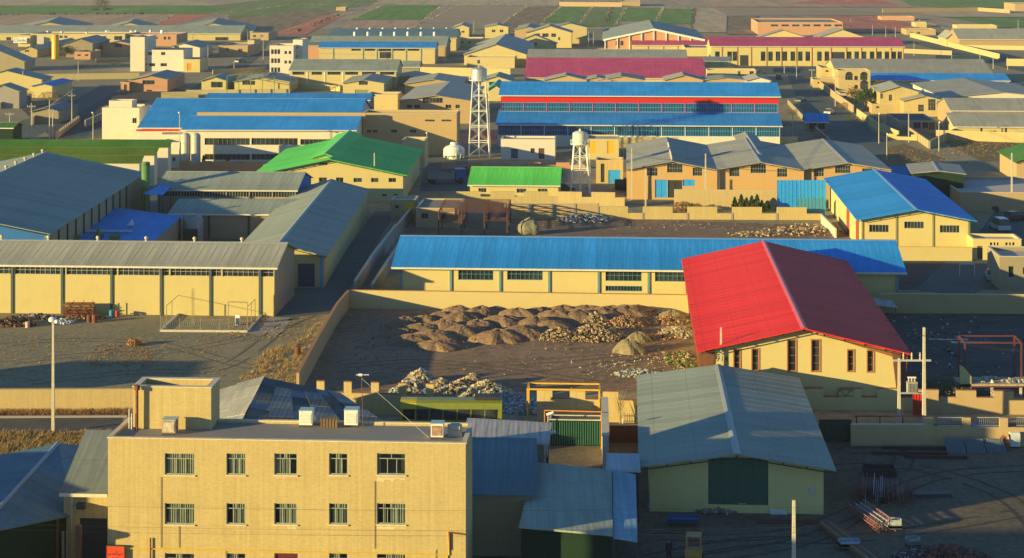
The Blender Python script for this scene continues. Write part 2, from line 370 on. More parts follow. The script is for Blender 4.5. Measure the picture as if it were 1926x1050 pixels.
def gabled(label, xl, ey, xr, base, ay, back, roof='grey', wall='cream', vp=1180, cat='warehouse', name='gabled_warehouse', win=(), doors=(), pil=(),
           sheets=False, ov=.45, og=.55, group=None, ridge=False, left=None, fm=None, pilm=None, surround=None, swin=(), lwin=(), frm_nx=None, roof2=None, vents=0, z=0.0, wall2=None, dz=0):
    """long hall whose gable faces the camera; plan and heights from corner pixels"""
    B = Frame(xl, base, vp, z); s = (base - YH) / (H - z)
    he = (base - ey) / s; k = (xr - CX) / F
    wd = (k * B.A.y - B.A.x) / (B.u.x - k * B.u.y)
    c = B.A + B.u * wd / 2; hr = H - (ay - YH) * c.y / F - z
    D = ((F * (H - z - hr)) / (back - YH) - c.y) / B.v.y
    B.w, B.he, B.hr, B.D = wd, he, hr, D
    rt = root(name, label, cat, B.A, B.rz, group); B.rt = rt
    top = lambda x: he + (hr - he) * (1 - abs(x - wd / 2) / (wd / 2))
    Pf = lambda a, d, zz: (a, d, zz)
    Pr = lambda a, d, zz: (wd - d, a, zz)
    Pl = lambda a, d, zz: (d, a, zz)
    hs = [tohole(B, r, 0, wd, top) for r in win]; ds = [tohole(B, r, 0, wd, top) for r in doors]
    ok = lambda h: h[2] - h[0] > .15 and h[3] - h[1] > .15
    mb = MB()
    holed(mb, wd, top, [h for h in hs + ds if ok(h)], Pf, brk=(wd / 2,))
    lh = []
    for r in lwin:
        y0, _ = B.sd(r[0], r[3], 0); y1, _ = B.sd(r[2], r[1], 0); ym = B.sd((r[0] + r[2]) / 2, r[3], 0)[1], B.sd((r[0] + r[2]) / 2, r[1], 0)[1]
        lh.append((max(.1, min(y0, y1)), max(.02, ym[0]), min(D - .1, max(y0, y1)), min(he - .1, ym[1])))
    lh = [h for h in lh if ok(h)]
    holed(mb, D, lambda x: he, lh, Pl)
    rh = []
    for a, b, z_0, z_1 in swin: rh.append((a, z_0, b, z_1))
    holed(mb, D, lambda x: he, rh, Pr)
    mb.face([(0, D, 0), (wd, D, 0), (wd, D, he), (wd / 2, D, hr), (0, D, he)])
    mb.build('wall', wm(wall), rt)
    if wall2:
        q = MB(); q.face([(wd + .02, 0, 0), (wd + .02, D, 0), (wd + .02, D, he), (wd + .02, 0, he)]); q.build('side_cladding', wm(wall2), rt)
    for r, h in zip(win, hs):
        if not ok(h): continue
        nx = r[4] if len(r) > 4 else 2; ny = r[5] if len(r) > 5 else 1
        window(rt, Pf, h, nx, ny, fm, bar=max(.04, .35 / s), surround=surround)
    for h in lh: window(rt, Pl, h, 1, 2, fm, surround=surround, bar=.05)
    for h in rh: window(rt, Pr, h, 2, 1, fm, bar=.05)
    for r, h in zip(doors, ds):
        if not ok(h): continue
        m = r[4] if len(r) > 4 else DARK
        d = MB(); barbox(d, Pf, h[0], h[2], .12, .2, h[1], h[3])
        n = max(1, int((h[2] - h[0]) / .9))
        for i in range(n + 1):
            x = h[0] + (h[2] - h[0]) * i / n; barbox(d, Pf, max(h[0], x - .04), min(h[2], x + .04), .08, .12, h[1], h[3])
        d.build('door', m, rt)
    for p in pil:
        x, _ = B.fr(p, base)
        x = min(max(x, .12), wd - .12)
        d = MB(); t = top(x) - .1; d.box(x - .12, x + .12, -.10, 0, 0, t); d.build('pillar', pilm or STEELB, rt)
    sl = (hr - he) / (wd / 2); ze = he - ov * sl + .12; zr = hr + .12
    rm = roofm(roof, 'y'); rm2 = roofm(roof2 or roof, 'y'); n = max(2, int((D + og) / 1.5)) if sheets else 0
    slope(rt, (wd / 2 - .01, -og, zr), (wd / 2 - .01, D + og, zr), (-ov, -og, ze), (-ov, D + og, ze), rm, n)
    slope(rt, (wd / 2 + .01, -og, zr), (wd / 2 + .01, D + og, zr), (wd + ov, -og, ze), (wd + ov, D + og, ze), rm2, n)
    if s > 9 or ridge:
        d = MB(); q = .28
        d.slab((wd / 2 - q, -og - .03, zr - q * sl + .05), (wd / 2 - q, D + og, zr - q * sl + .05), (wd / 2, D + og, zr + .07), (wd / 2, -og - .03, zr + .07), .03)
        d.slab((wd / 2, -og - .03, zr + .07), (wd / 2, D + og, zr + .07), (wd / 2 + q, D + og, zr - q * sl + .05), (wd / 2 + q, -og - .03, zr - q * sl + .05), .03)
        d.build('ridge_cap', plain('ridge_flashing_' + roof, tuple(min(.7, c * .8 + .10) for c in ROOF[roof]), .5), rt)
        d = MB()   # barge trusses under the overhang
        for sx in (-1, 1):
            a = Vector((wd / 2, -og + .05, zr - .28)); b = Vector((wd / 2 + sx * (wd / 2 + ov * .5), -og + .05, ze - .2)); d.tube(a, b, .05, n=4)
            m = max(3, int(wd / 3))
            for i in range(m + 1):
                p = a.lerp(b, i / m); d.box(p.x - .05, p.x + .05, -og + .05, .0, p.z - .04, p.z + .04)
        d.build('eave_bracket', DARK, rt)
    return B

def ridged(label, xl, ey, xr, base, ry, roof='grey', wall='cream', vp=1180, pitch=14, cat='warehouse', name='long_warehouse', win=(), doors=(), pil=(), strip=None,
           sheets=False, ov=.5, og=.35, group=None, mono=False, fm=None, pilm=None, gutter=True, endwall=None, z=0.0, surround=None, depth=None, backf=1.0, barf=1.0):
    """long hall whose eave faces the camera"""
    B = Frame(xl, base, vp, z); s = (base - YH) / (H - z); he = (base - ey) / s; k = (xr - CX) / F
    wd = (k * B.A.y - B.A.x) / (B.u.x - k * B.u.y); t = math.tan(R(pitch))
    d = (F * (H - z - he) / (ry - YH) - B.A.y) / (B.v.y + F * t / (ry - YH))
    if depth: d = depth
    d = max(d, 1.0); hr = he + d * t; D = d if mono else d * (1 + backf)
    B.w, B.he, B.hr, B.D, B.d = wd, he, hr, D, d
    rt = root(name, label, cat, B.A, B.rz, group); B.rt = rt
    Pf = lambda a, dd, zz: (a, dd, zz)
    top = lambda x: he
    ok = lambda h: h[2] - h[0] > .15 and h[3] - h[1] > .15
    hs = [tohole(B, r, 0, wd, top) for r in win]; ds = [tohole(B, r, 0, wd, top) for r in doors]
    if strip:      # (y0, y1, bays, nx, ny) : a band of windows between the pillars
        y0, y1, nb, snx, sny = strip[:5]
        for i in range(nb):
            x0 = wd * i / nb + .06; x1 = wd * (i + 1) / nb - .06
            xa, za = B.fr((xl + xr) / 2, y1); xb, zb = B.fr((xl + xr) / 2, y0)
            h = (x0, za, x1, min(zb, he - .06)); hs.append(h)
        win = list(win) + [(0, 0, 0, 0, snx, sny)] * nb
    mb = MB(); holed(mb, wd, top, [h for h in hs + ds if ok(h)], Pf)
    zb = hr if mono else he + d * (1 - backf) * t
    zb = hr if mono else hr - d * backf * t
    for x in (0, wd):
        mb.face([(x, 0, 0), (x, D, 0), (x, D, zb), (x, d, hr), (x, 0, he)])
    mb.face([(0, D, 0), (wd, D, 0), (wd, D, zb), (0, D, zb)])
    o = mb.build('wall', wm(wall), rt)
    if endwall:
        e = MB(); e.slab((0, 0, 0), (0, 0, 0), (0, 0, 0), (0, 0, 0), 0) if False else None
        e.face([(wd + .03, -.02, endwall[1]), (wd + .03, D, endwall[1]), (wd + .03, D, zb), (wd + .03, d, hr), (wd + .03, -.02, he)])
        e.build('end_cladding', wm(endwall[0]), rt)
    for r, h in zip(win, hs):
        if ok(h): window(rt, Pf, h, r[4] if len(r) > 4 else 2, r[5] if len(r) > 5 else 1, fm, bar=max(.045, .30 / s) * barf, surround=surround)
    for r, h in zip(doors, ds):
        if not ok(h): continue
        m = r[4] if len(r) > 4 else DARK
        q = MB(); barbox(q, Pf, h[0], h[2], .12, .2, h[1], h[3])
        n = max(1, int((h[2] - h[0]) / .9))
        for i in range(n + 1):
            x = h[0] + (h[2] - h[0]) * i / n; barbox(q, Pf, max(h[0], x - .04), min(h[2], x + .04), .08, .12, h[1], h[3])
        q.build('door', m, rt)
    for p in pil:
        x, _ = B.fr(p, base); x = min(max(x, .12), wd - .12)
        q = MB(); q.box(x - .13, x + .13, -.14, 0, 0, he - .12); q.build('pillar', pilm or STEELB, rt)
    ze = he - ov * t + .12; zr = hr + .12; rm = roofm(roof, 'x'); n = max(2, int(wd / 1.4)) if sheets else 0
    slope(rt, (-og, d, zr), (wd + og, d, zr), (-og, -ov, ze), (wd + og, -ov, ze), rm, n)
    if not mono:
        slope(rt, (-og, d + .01, zr), (wd + og, d + .01, zr), (-og, D + ov, zb - ov * t + .12), (wd + og, D + ov, zb - ov * t + .12), rm, 0)
        if s > 9:
            q = MB(); q.slab((-og, d - .25, zr - .25 * t + .05), (wd + og, d - .25, zr - .25 * t + .05), (wd + og, d, zr + .07), (-og, d, zr + .07), .03)
            q.slab((-og, d, zr + .07), (wd + og, d, zr + .07), (wd + og, d + .25, zr - .25 * t + .05), (-og, d + .25, zr - .25 * t + .05), .03)
            q.build('ridge_cap', plain('ridge_flashing_' + roof, tuple(min(.7, c * .6 + .15) for c in ROOF[roof]), .5), rt)
    if gutter:
        q = MB(); g = max(.12, .9 / s); q.box(-og - .02, wd + og + .02, -ov - .09, -ov - .005, ze - .12 - g * .6, ze + .02); q.build('gutter', LIP, rt)
    return B

def flat(label, xl, ty, xr, base, by, wall='cream', roofc='dim', vp=1180, cat='building', name='flat_roofed_building', win=(), doors=(), group=None, par=.45, pt=.25,
         fm=None, sill=False, z=0.0, surround=None, swin=(), coping=True, lwin=()):
    """box with a parapet: ty front top edge, by back top edge"""
    B = Frame(xl, base, vp, z); s = (base - YH) / (H - z); h = (base - ty) / s; k = (xr - CX) / F
    wd = (k * B.A.y - B.A.x) / (B.u.x - k * B.u.y)
    D = max(1.5, (F * (H - z - h) / (by - YH) - B.A.y) / B.v.y)
    B.w, B.he, B.D, B.zr = wd, h, D, h - par
    rt = root(name, label, cat, B.A, B.rz, group); B.rt = rt
    Pf = lambda a, d, zz: (a, d, zz); Pl = lambda a, d, zz: (d, a, zz)
    ok = lambda q: q[2] - q[0] > .12 and q[3] - q[1] > .12
    hs = [tohole(B, r, 0, wd, lambda x: h - .1) for r in win]; ds = [tohole(B, r, 0, wd, lambda x: h - .1) for r in doors]
    mb = MB(); holed(mb, wd, lambda x: h, [q for q in hs + ds if ok(q)], Pf)
    lh = []
    for r in lwin:
        y0, _ = B.sd(r[0], r[3], 0); y1, _ = B.sd(r[2], r[1], 0); za = B.sd((r[0] + r[2]) / 2, r[3], 0)[1]; zb = B.sd((r[0] + r[2]) / 2, r[1], 0)[1]
        lh.append((max(.1, min(y0, y1)), max(.02, za), min(D - .1, max(y0, y1)), min(h - .1, zb)))
    lh = [q for q in lh if ok(q)]
    holed(mb, D, lambda x: h, lh, Pl)
    mb.face([(wd, 0, 0), (wd, D, 0), (wd, D, h), (wd, 0, h)]); mb.face([(0, D, 0), (wd, D, 0), (wd, D, h), (0, D, h)])
    i0, i1, j0, j1 = pt, wd - pt, pt, D - pt; zr = h - par
    for a, b in (((i0, j0), (i1, j0)), ((i1, j0), (i1, j1)), ((i1, j1), (i0, j1)), ((i0, j1), (i0, j0))):
        mb.face([(a[0], a[1], zr), (b[0], b[1], zr), (b[0], b[1], h), (a[0], a[1], h)])
    mb.build('wall', wm(wall), rt)
    q = MB(); q.box(-.05, wd + .05, -.05, pt, h, h + .07); q.box(-.05, wd + .05, D - pt, D + .05, h, h + .07); q.box(-.05, pt, pt, D - pt, h, h + .07); q.box(wd - pt, wd + .05, pt, D - pt, h, h + .07)
    q.build('coping', COPING, rt)
    q = MB(); q.face([(i0, j0, zr), (i1, j0, zr), (i1, j1, zr), (i0, j1, zr)]); q.build('roof', wallm('roof_' + roofc, {'dim': (.26, .25, .21), 'light': (.52, .47, .38), 'dark': (.13, .14, .13)}.get(roofc, (.26, .25, .2))), rt)
    for r, hh in zip(win, hs):
        if ok(hh): window(rt, Pf, hh, r[4] if len(r) > 4 else 2, r[5] if len(r) > 5 else 1, fm, bar=max(.04, .30 / s), surround=surround, sill=sill)
    for hh in lh: window(rt, Pl, hh, 1, 1, fm, bar=.05)
    for r, hh in zip(doors, ds):
        if ok(hh):
            q = MB(); barbox(q, Pf, hh[0], hh[2], .1, .18, hh[1], hh[3]); barbox(q, Pf, hh[0], hh[0] + .08, .02, .1, hh[1], hh[3]); barbox(q, Pf, hh[2] - .08, hh[2], .02, .1, hh[1], hh[3]); barbox(q, Pf, hh[0] + .08, hh[2] - .08, .02, .1, hh[3] - .08, hh[3])
            q.build('door', r[4] if len(r) > 4 else DARK, rt)
    return B

def fence(label, pts, h, t=.25, wall='cream', cren=None, coping=True, name='perimeter_wall', world=None, piers=0, cat='wall', copm=None, group=None, z=0.0, panel=None):
    """free-standing wall along ground pixels; cren=(period m, gap m, drop m)"""
    P = world or [W(x, y, z) for x, y in pts]; o0 = P[0].copy()
    rt = root(name, label, cat, o0, 0, group); mb = MB(); cp = MB(); pr = MB()
    for a, b in zip(P, P[1:]):
        a = a - o0; b = b - o0; d = b - a; L = d.length; e = d.normalized(); nrm = Vector((-e.y, e.x, 0)) * (t / 2)
        segs = []
        if cren:
            per, gap, drop = cren; n = max(1, round(L / per)); per = L / n
            for i in range(n):
                segs += [(i * per, (i + 1) * per - gap, h), ((i + 1) * per - gap, (i + 1) * per, h - drop)]
        else: segs = [(0, L, h)]
        for s0, s1, hh in segs:
            p, q = a + e * s0, a + e * s1; up = Vector((0, 0, hh))
            mb.hexa([p - nrm, q - nrm, q + nrm, p + nrm, p - nrm + up, q - nrm + up, q + nrm + up, p + nrm + up])
            n2 = nrm * 1.22; u1 = Vector((0, 0, .06))
            if coping: cp.hexa([p - n2 + up, q - n2 + up, q + n2 + up, p + n2 + up, p - n2 + up + u1, q - n2 + up + u1, q + n2 + up + u1, p + n2 + up + u1])
        if piers:
            n = max(1, round(L / piers))
            for i in range(n + 1):
                c = a + e * (L * i / n); q = e * .16; n3 = nrm * 1.6; up = Vector((0, 0, h + .02 - (cren[2] if cren else 0)))
                pr.hexa([c - q - n3, c + q - n3, c + q + n3, c - q + n3, c - q - n3 + up, c + q - n3 + up, c + q + n3 + up, c - q + n3 + up])
    mb.build('wall_body', wm(wall), rt)
    if coping: cp.build('coping', copm or COPING, rt)
    if piers: pr.build('pier', copm or wm('concrete'), rt)
    return rt

def pole(label, px, base, top, kind='concrete', arm=None, armdir=1, r=None, group=None, wid=None):
    P = W(px, base); h = (base - top) / S(base)
    n = {'concrete': 'utility_pole', 'lamp': 'street_lamp', 'steel': 'steel_post', 'pipe': 'mast'}[kind]
    rt = root(n, label, {'concrete': 'utility pole', 'lamp': 'street lamp', 'steel': 'post', 'pipe': 'mast'}[kind], P, 0, group)
    mb = MB()
    if kind == 'concrete':
        r = r or .15; mb.tube((0, 0, 0), (0, 0, h), r * 1.25, r * .75, 4); mb.build('pole', CONC, rt)
    elif kind == 'lamp':
        r = r or .085; mb.tube((0, 0, 0), (0, 0, h - .15), r * 1.2, r * .7, 8); mb.build('pole', plain('lamp_post_paint', (.52, .44, .28), .6), rt)
        q = MB(); q.tube((0, 0, h - .15), (0, -.5, h + .12), r * .5, n=6); q.build('bracket', GALV, rt)
        q = MB(); q.lathe((0, -.6, h), [(.03, .22), (.16, .14), (.2, 0), (.12, -.1)], 10); q.build('lamp_head', WHITE, rt)
    else:
        r = r or .06; mb.tube((0, 0, 0), (0, 0, h), r, r * .9, 6); mb.build('pole', GALV if kind == 'steel' else RUST, rt)
    if arm:
        for az in arm:
            zz = h - az; q = MB(); q.box(-.9, .9, -.2, -.1, zz - .06, zz + .06)
            q.build('crossarm', plain('crossarm_steel', (.30, .28, .22), .7), rt)
            for x in (-.75, -.25, .3, .8):
                q = MB(); q.lathe((x, -.15, zz + .05), [(.03, 0), (.06, .08), (.04, .14), (.06, .2), (.02, .26)], 6); q.build('insulator', WHITE, rt)
    return rt

def sheet(name, pts, mat, z, kind='structure', sub=0):
    P = [W(x, y, 0) for x, y in pts]
    mb = MB(); mb.face([(p.x, p.y, z) for p in P]); return mb.build(name, mat, kind=kind)
# ================================================================== ground
SUBC = {}
g_base = earth('dusty_ground', (.29, .255, .155), (.35, .285, .165), (.21, .205, .14), .035, fine=.9)
mb = MB(); mb.face([(-6000, -400, 0), (6000, -400, 0), (6000, 9000, 0), (-6000, 9000, 0)]); mb.build('ground', g_base, kind='structure')
asph = earth('asphalt', (.105, .135, .125), (.13, .155, .14), (.09, .115, .11), .08, fine=3, bump=.2)
asph2 = earth('worn_asphalt', (.105, .105, .095), (.13, .12, .10), (.08, .08, .075), .1, fine=3, bump=.2)
soil = earth('dark_soil', (.26, .175, .105), (.32, .21, .125), (.19, .14, .09), .05, fine=1.2)
soil2 = earth('brown_soil', (.27, .18, .11), (.21, .145, .09), (.31, .24, .16), .06, fine=1.2)
lot = earth('gravel_lot', (.27, .245, .145), (.33, .27, .155), (.21, .21, .14), .09, (1, 2.2, 1), 1.4)
dry = earth('dry_verge', (.24, .17, .07), (.16, .13, .07), (.33, .24, .10), .3, fine=2.5, bump=1)
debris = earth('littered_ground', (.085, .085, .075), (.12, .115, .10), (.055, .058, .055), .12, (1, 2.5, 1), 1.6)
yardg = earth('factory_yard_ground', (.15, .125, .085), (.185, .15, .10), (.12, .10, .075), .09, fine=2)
conc = earth('concrete_pad_surface', (.36, .34, .28), (.30, .29, .25), (.42, .38, .30), .3, fine=2, bump=.1)
def fld(n, c1, c2, c3=None, st=(2.2, .16, 1), sc=.022, fine=.10):
    c1 = tuple(min(.7, x * 2.0) for x in c1); c2 = tuple(min(.7, x * 2.0) for x in c2); c3 = c3 and tuple(x * 1.9 for x in c3)
    return earth(n, c1, c2, c3 or tuple((a + b) / 2 for a, b in zip(c1, c2)), sc, st, fine, .3)
f_tan = fld('stubble', (.27, .21, .125), (.21, .165, .10)); f_green = fld('green_crop', (.055, .12, .02), (.085, .135, .03))
f_green2 = fld('dull_green_crop', (.075, .11, .03), (.10, .125, .04)); f_red = fld('red_ploughed_earth', (.30, .10, .06), (.24, .09, .055))
f_brown = fld('brown_ploughed_earth', (.26, .17, .10), (.21, .145, .09)); f_dark = fld('grey_ploughed_earth', (.21, .155, .095), (.165, .13, .085), st=(.3, 2.5, 1))
f_strip = earth('furrowed_dry_field', (.33, .25, .14), (.19, .14, .09), (.27, .21, .12), .10, (2.2, .25, 1), .4, .3)
f_far = fld('far_plain', (.22, .165, .11), (.175, .14, .095))
sheet('far_plain', [(-900, 54), (2800, 54), (2800, -55), (-900, -55)], f_far, .02)
FIELDS = [
 ('green_field', [(-400, 11), (430, 11), (400, 27), (-400, 28)], f_green), ('ploughed_field', [(-400, 28), (330, 27), (200, 60), (-400, 62)], f_brown),
 ('red_field', [(330, 27), (410, 27), (300, 52), (285, 52)], f_red), ('dry_field', [(-400, 0), (330, -2), (400, 10), (-400, 10)], f_tan),
 ('green_field', [(400, 11), (540, -4), (720, -5), (700, 9), (470, 22), (410, 27)], f_green2), ('green_field', [(430, 27), (560, 9), (700, 11), (600, 22), (500, 30), (430, 35)], f_green2),
 ('red_field', [(490, 66), (560, 31), (650, 28), (575, 66)], f_red), ('dry_field', [(430, 36), (560, 22), (640, 20), (500, 68), (430, 66)], f_strip),
 ('green_field', [(655, 38), (722, 10), (832, 11), (795, 38)], f_green), ('ploughed_field', [(640, 56), (655, 39), (800, 39), (770, 56)], f_brown),
 ('ploughed_field', [(775, 56), (850, 12), (990, 14), (930, 56)], f_dark), ('dry_field', [(700, 9), (722, -6), (1060, -6), (1050, 11), (850, 11)], f_tan),
 ('dry_field', [(925, 60), (988, 14), (1052, 12), (1012, 48), (1000, 60)], f_strip), ('green_field', [(1014, 43), (1056, 13), (1112, 14), (1088, 43)], f_green),
 ('green_field', [(1090, 52), (1116, 15), (1176, 15), (1158, 50)], f_green2), ('green_field', [(1160, 40), (1180, 15), (1246, 16), (1232, 40)], f_green),
 ('green_field', [(1235, 46), (1250, 17), (1306, 18), (1300, 46)], f_green), ('dry_field', [(1302, 62), (1310, 18), (1368, 14), (1366, 62)], f_tan),
 ('orchard_ground', [(1367, 66), (1370, 32), (1425, 31), (1426, 66)], f_strip), ('ploughed_field', [(1340, 15), (1560, 15), (1700, 30), (1426, 31), (1370, 31)], f_dark),
 ('red_field', [(1560, 32), (1660, 32), (1760, 62), (1600, 62)], f_red), ('green_field', [(1680, -2), (2300, -2), (2300, 13), (1780, 16), (1700, 8)], f_green),
 ('green_field', [(1780, 34), (2300, 33), (2300, 53), (1880, 52)], f_green), ('ploughed_field', [(1330, -5), (1680, -5), (1720, 14), (1340, 14)], f_brown),
 ('red_field', [(1480, 8), (1560, -3), (1640, -4), (1700, 12)], f_red), ('dry_field', [(1700, 18), (2300, 16), (2300, 33), (1770, 33)], f_tan),
 ('green_field', [(-400, -12), (500, -16), (480, -3), (-400, -2)], f_green2), ('green_field', [(900, -14), (1300, -16), (1280, -8), (920, -8)], f_green2)]
for i, (n, p, m) in enumerate(FIELDS): sheet(n, p, m, .04 + .012 * i)
# field boundaries: low stone and thorn rows
def row(pts, n, r, mat, name='field_boundary'):
    P = [W(*p) for p in pts]; mb = MB()
    for i in range(n):
        t = random.random() * (len(P) - 1); k = int(t); q = P[k].lerp(P[k + 1], t - k)
        mb.chunk((q.x + random.uniform(-1, 1), q.y + random.uniform(-1, 1), .3), random.uniform(.4, 1) * r)
    mb.build(name, mat, kind='stuff')
pale_st = plain('pale_field_stone', (.30, .25, .16), .9, var=.3); scrub = plain('dry_scrub', (.10, .085, .045), .95, var=.4)
for p in ([(655, 40), (722, 10)], [(795, 40), (832, 11)], [(500, 68), (650, 28), (722, 10)], [(1012, 50), (1056, 12)], [(1088, 45), (1114, 13)], [(1158, 48), (1178, 14)], [(1232, 42), (1248, 15)],
          [(860, 12), (770, 56)], [(990, 14), (930, 55)], [(400, 27), (560, 9), (700, 10)], [(330, 27), (288, 50)], [(1052, 11), (850, 11)], [(1700, 30), (1800, 60)]): row(p, 90, .55, pale_st)
for p in ([(170, 20), (210, 18)], [(1306, 18), (1300, 60)], [(1150, 16), (1140, 45)], [(-50, 29), (330, 27)], [(640, 28), (560, 60)]): row(p, 40, 1.3, scrub, 'hedge_scrub')

# near plots and roads (each a few millimetres above the one below)
sheet('lot_ground', [(-300, 585), (560, 585), (665, 545), (560, 735), (-300, 740)], lot, .004)
sheet('alley_road', [(520, 600), (520, 541), (600, 541), (705, 398), (745, 398), (655, 548), (620, 590)], asph, .008)
sheet('yard_ground', [(560, 735), (655, 578), (1300, 585), (1340, 740)], soil, .008)
sheet('yard_ground', [(750, 450), (800, 400), (1570, 425), (1640, 470), (1640, 500), (750, 500)], soil2, .004)
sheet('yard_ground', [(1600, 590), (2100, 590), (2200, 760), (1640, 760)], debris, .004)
sheet('road', [(-400, 786), (230, 784), (230, 812), (-400, 815)], asph2, .010)
sheet('verge_ground', [(-400, 765), (260, 765), (260, 786), (-400, 786)], dry, .006)
sheet('verge_ground', [(-400, 812), (240, 812), (240, 860), (-400, 870)], dry, .005)
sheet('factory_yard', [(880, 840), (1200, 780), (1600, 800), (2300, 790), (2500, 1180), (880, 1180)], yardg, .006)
sheet('street', [(1478, 135), (1525, 135), (1590, 205), (1668, 268), (1660, 315), (1575, 300), (1505, 200)], asph, .010)
sheet('street', [(1380, 118), (1700, 112), (2000, 170), (2000, 178), (1690, 122), (1540, 138), (1470, 142), (1380, 130)], asph, .006)
sheet('street', [(1700, 78), (1760, 78), (2100, 150), (2100, 172), (1900, 130)], asph, .008)
sheet('street', [(-60, 262), (60, 262), (210, 178), (240, 160), (190, 160), (120, 200)], asph, .010)
sheet('street', [(335, 182), (400, 182), (485, 110), (520, 60), (495, 60), (470, 100)], asph, .010)
sheet('yard_ground', [(790, 360), (880, 360), (880, 290), (800, 290)], asph, .006)
sheet('yard_ground', [(1690, 470), (2000, 470), (2000, 545), (1690, 545)], debris, .004)
sheet('yard_ground', [(1600, 300), (1700, 270), (1780, 300), (1720, 330), (1640, 330)], dry, .005)
sheet('yard_ground', [(1740, 250), (2000, 250), (2000, 300), (1850, 305)], dry, .005)
sheet('street', [(1820, 560), (1990, 470), (1990, 380), (1880, 385), (1840, 440), (1720, 545)], asph, .007)
sheet('concrete_pad', [(460, 628), (505, 597), (550, 598), (528, 630)], conc, .02)
sheet('yard_ground', [(1180, 375), (1560, 375), (1560, 330), (1180, 330)], soil2, .005)
sheet('yard_ground', [(0, 345), (560, 345), (560, 455), (0, 455)], asph, .005)
sheet('yard_ground', [(40, 205), (300, 160), (400, 180), (220, 235), (100, 262)], debris, .003)

# ================================================================== air
hz = bpy.data.materials.new('haze'); hz.use_nodes = True; hn = hz.node_tree
for q in list(hn.nodes): hn.nodes.remove(q)
ho = hn.nodes.new('ShaderNodeOutputMaterial'); hv = hn.nodes.new('ShaderNodeVolumePrincipled'); hv.inputs['Color'].default_value = (.85, .86, .80, 1); hv.inputs['Density'].default_value = .00013; hv.inputs['Anisotropy'].default_value = .3
hn.links.new(hv.outputs[0], ho.inputs['Volume'])
mb = MB(); mb.box(-6100, 6100, -500, 9100, -1, 44); mb.build('haze', hz, kind='stuff')

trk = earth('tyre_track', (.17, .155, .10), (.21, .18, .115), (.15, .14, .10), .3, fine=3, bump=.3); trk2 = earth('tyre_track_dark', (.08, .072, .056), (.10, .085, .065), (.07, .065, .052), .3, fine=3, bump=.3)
mound_t = earth('tyre_track_soil', (.15, .105, .07), (.19, .13, .085), (.13, .095, .07), .3, fine=3, bump=.3)
def tracks(pts, mat, z, gap=1.5, w_=.28):
    P = [W(*p) for p in pts]; Q = []
    for a, b, c, d in zip([P[0]] + P[:-2], P[:-1], P[1:], P[2:] + [P[-1]]):
        for k in range(8):
            t = k / 8; Q.append(.5 * ((2 * b) + (c - a) * t + (2 * a - 5 * b + 4 * c - d) * t * t + (3 * b - a - 3 * c + d) * t ** 3))
    Q.append(P[-1]); q = MB()
    for s_ in (-gap / 2, gap / 2):
        for i in range(len(Q) - 2):
            if random.random() < .06: continue
            n1 = (Q[i + 1] - Q[i]).normalized(); n2 = (Q[i + 2] - Q[i + 1]).normalized(); n1 = Vector((-n1.y, n1.x, 0)); n2 = Vector((-n2.y, n2.x, 0)); a, b = Q[i], Q[i + 1]; w2 = w_ / 2 * random.uniform(.7, 1.2)
            q.face([(*(a + n1 * (s_ - w2)).xy, z), (*(a + n1 * (s_ + w2)).xy, z), (*(b + n2 * (s_ + w2)).xy, z), (*(b + n2 * (s_ - w2)).xy, z)])
    q.build('tyre_tracks', mat, kind='structure')
for i, p in enumerate(([(-40, 690), (150, 668), (330, 660), (500, 625), (600, 585)], [(-40, 655), (120, 640), (300, 648), (470, 690), (560, 690)], [(40, 722), (250, 700), (420, 690), (540, 610), (610, 585)])): tracks(p, trk, .012 + .004 * i)
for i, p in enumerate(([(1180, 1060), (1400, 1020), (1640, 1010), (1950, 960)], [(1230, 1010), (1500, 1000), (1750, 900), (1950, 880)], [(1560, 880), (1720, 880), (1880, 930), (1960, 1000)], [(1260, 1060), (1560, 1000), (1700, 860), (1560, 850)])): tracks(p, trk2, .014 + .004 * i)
for i, p in enumerate(([(700, 700), (860, 690), (1020, 680), (1180, 665), (1280, 640)], [(640, 690), (800, 680), (980, 700), (1150, 725)])): tracks(p, mound_t, .014 + .004 * i)
FBL = plain('factory_frame_blue', (.05, .34, .68), .5)
# ================================================================== buildings, near to far
def at_roof(B, px, py): x, y = B.gr(px, py, B.zr); return B.A + B.u * x + B.v * y + Vector((0, 0, B.zr))
# ---- brick block in front
cw = [(310, 366), (426, 462), (516, 559), (619, 654), (709, 763)]; wins = []
for y0, y1 in ((853, 893), (947, 986), (1041, 1081)):
    for i, (a, b) in enumerate(cw):
        if y0 == 1041 and i == 2: continue
        wins.append((a, y0, b, y1))
apt = flat('three storey yellow brick block with rows of curtained windows in the foreground', 203, 824, 876, 1117, 787, wall='brick', roofc='dim', name='brick_block', par=.14,
           doors=[(516, 1041, 560, 1100, plain('dark_red_door', (.10, .02, .015), .5))])
# front windows are rebuilt with glass, curtains and sills
bpy.data.objects.remove([c for c in apt.rt.children if c.name.startswith('wall')][0])
Pf = lambda a, d, z: (a, d, z)
hs = [tohole(apt, r) for r in wins]; dh = tohole(apt, (516, 1041, 560, 1100)); mb = MB()
holed(mb, apt.w, lambda x: apt.he, hs + [dh], Pf)
for a, b in (((apt.w, 0), (apt.w, apt.D)), ((apt.w, apt.D), (0, apt.D)), ((0, apt.D), (0, 0))): mb.face([(*a, 0), (*b, 0), (*b, apt.he), (*a, apt.he)])
zr = apt.zr; I = .25
for a, b in (((I, I), (apt.w - I, I)), ((apt.w - I, I), (apt.w - I, apt.D - I)), ((apt.w - I, apt.D - I), (I, apt.D - I)), ((I, apt.D - I), (I, I))): mb.face([(*a, zr), (*b, zr), (*b, apt.he), (*a, apt.he)])
mb.build('wall', wm('brick'), apt.rt)
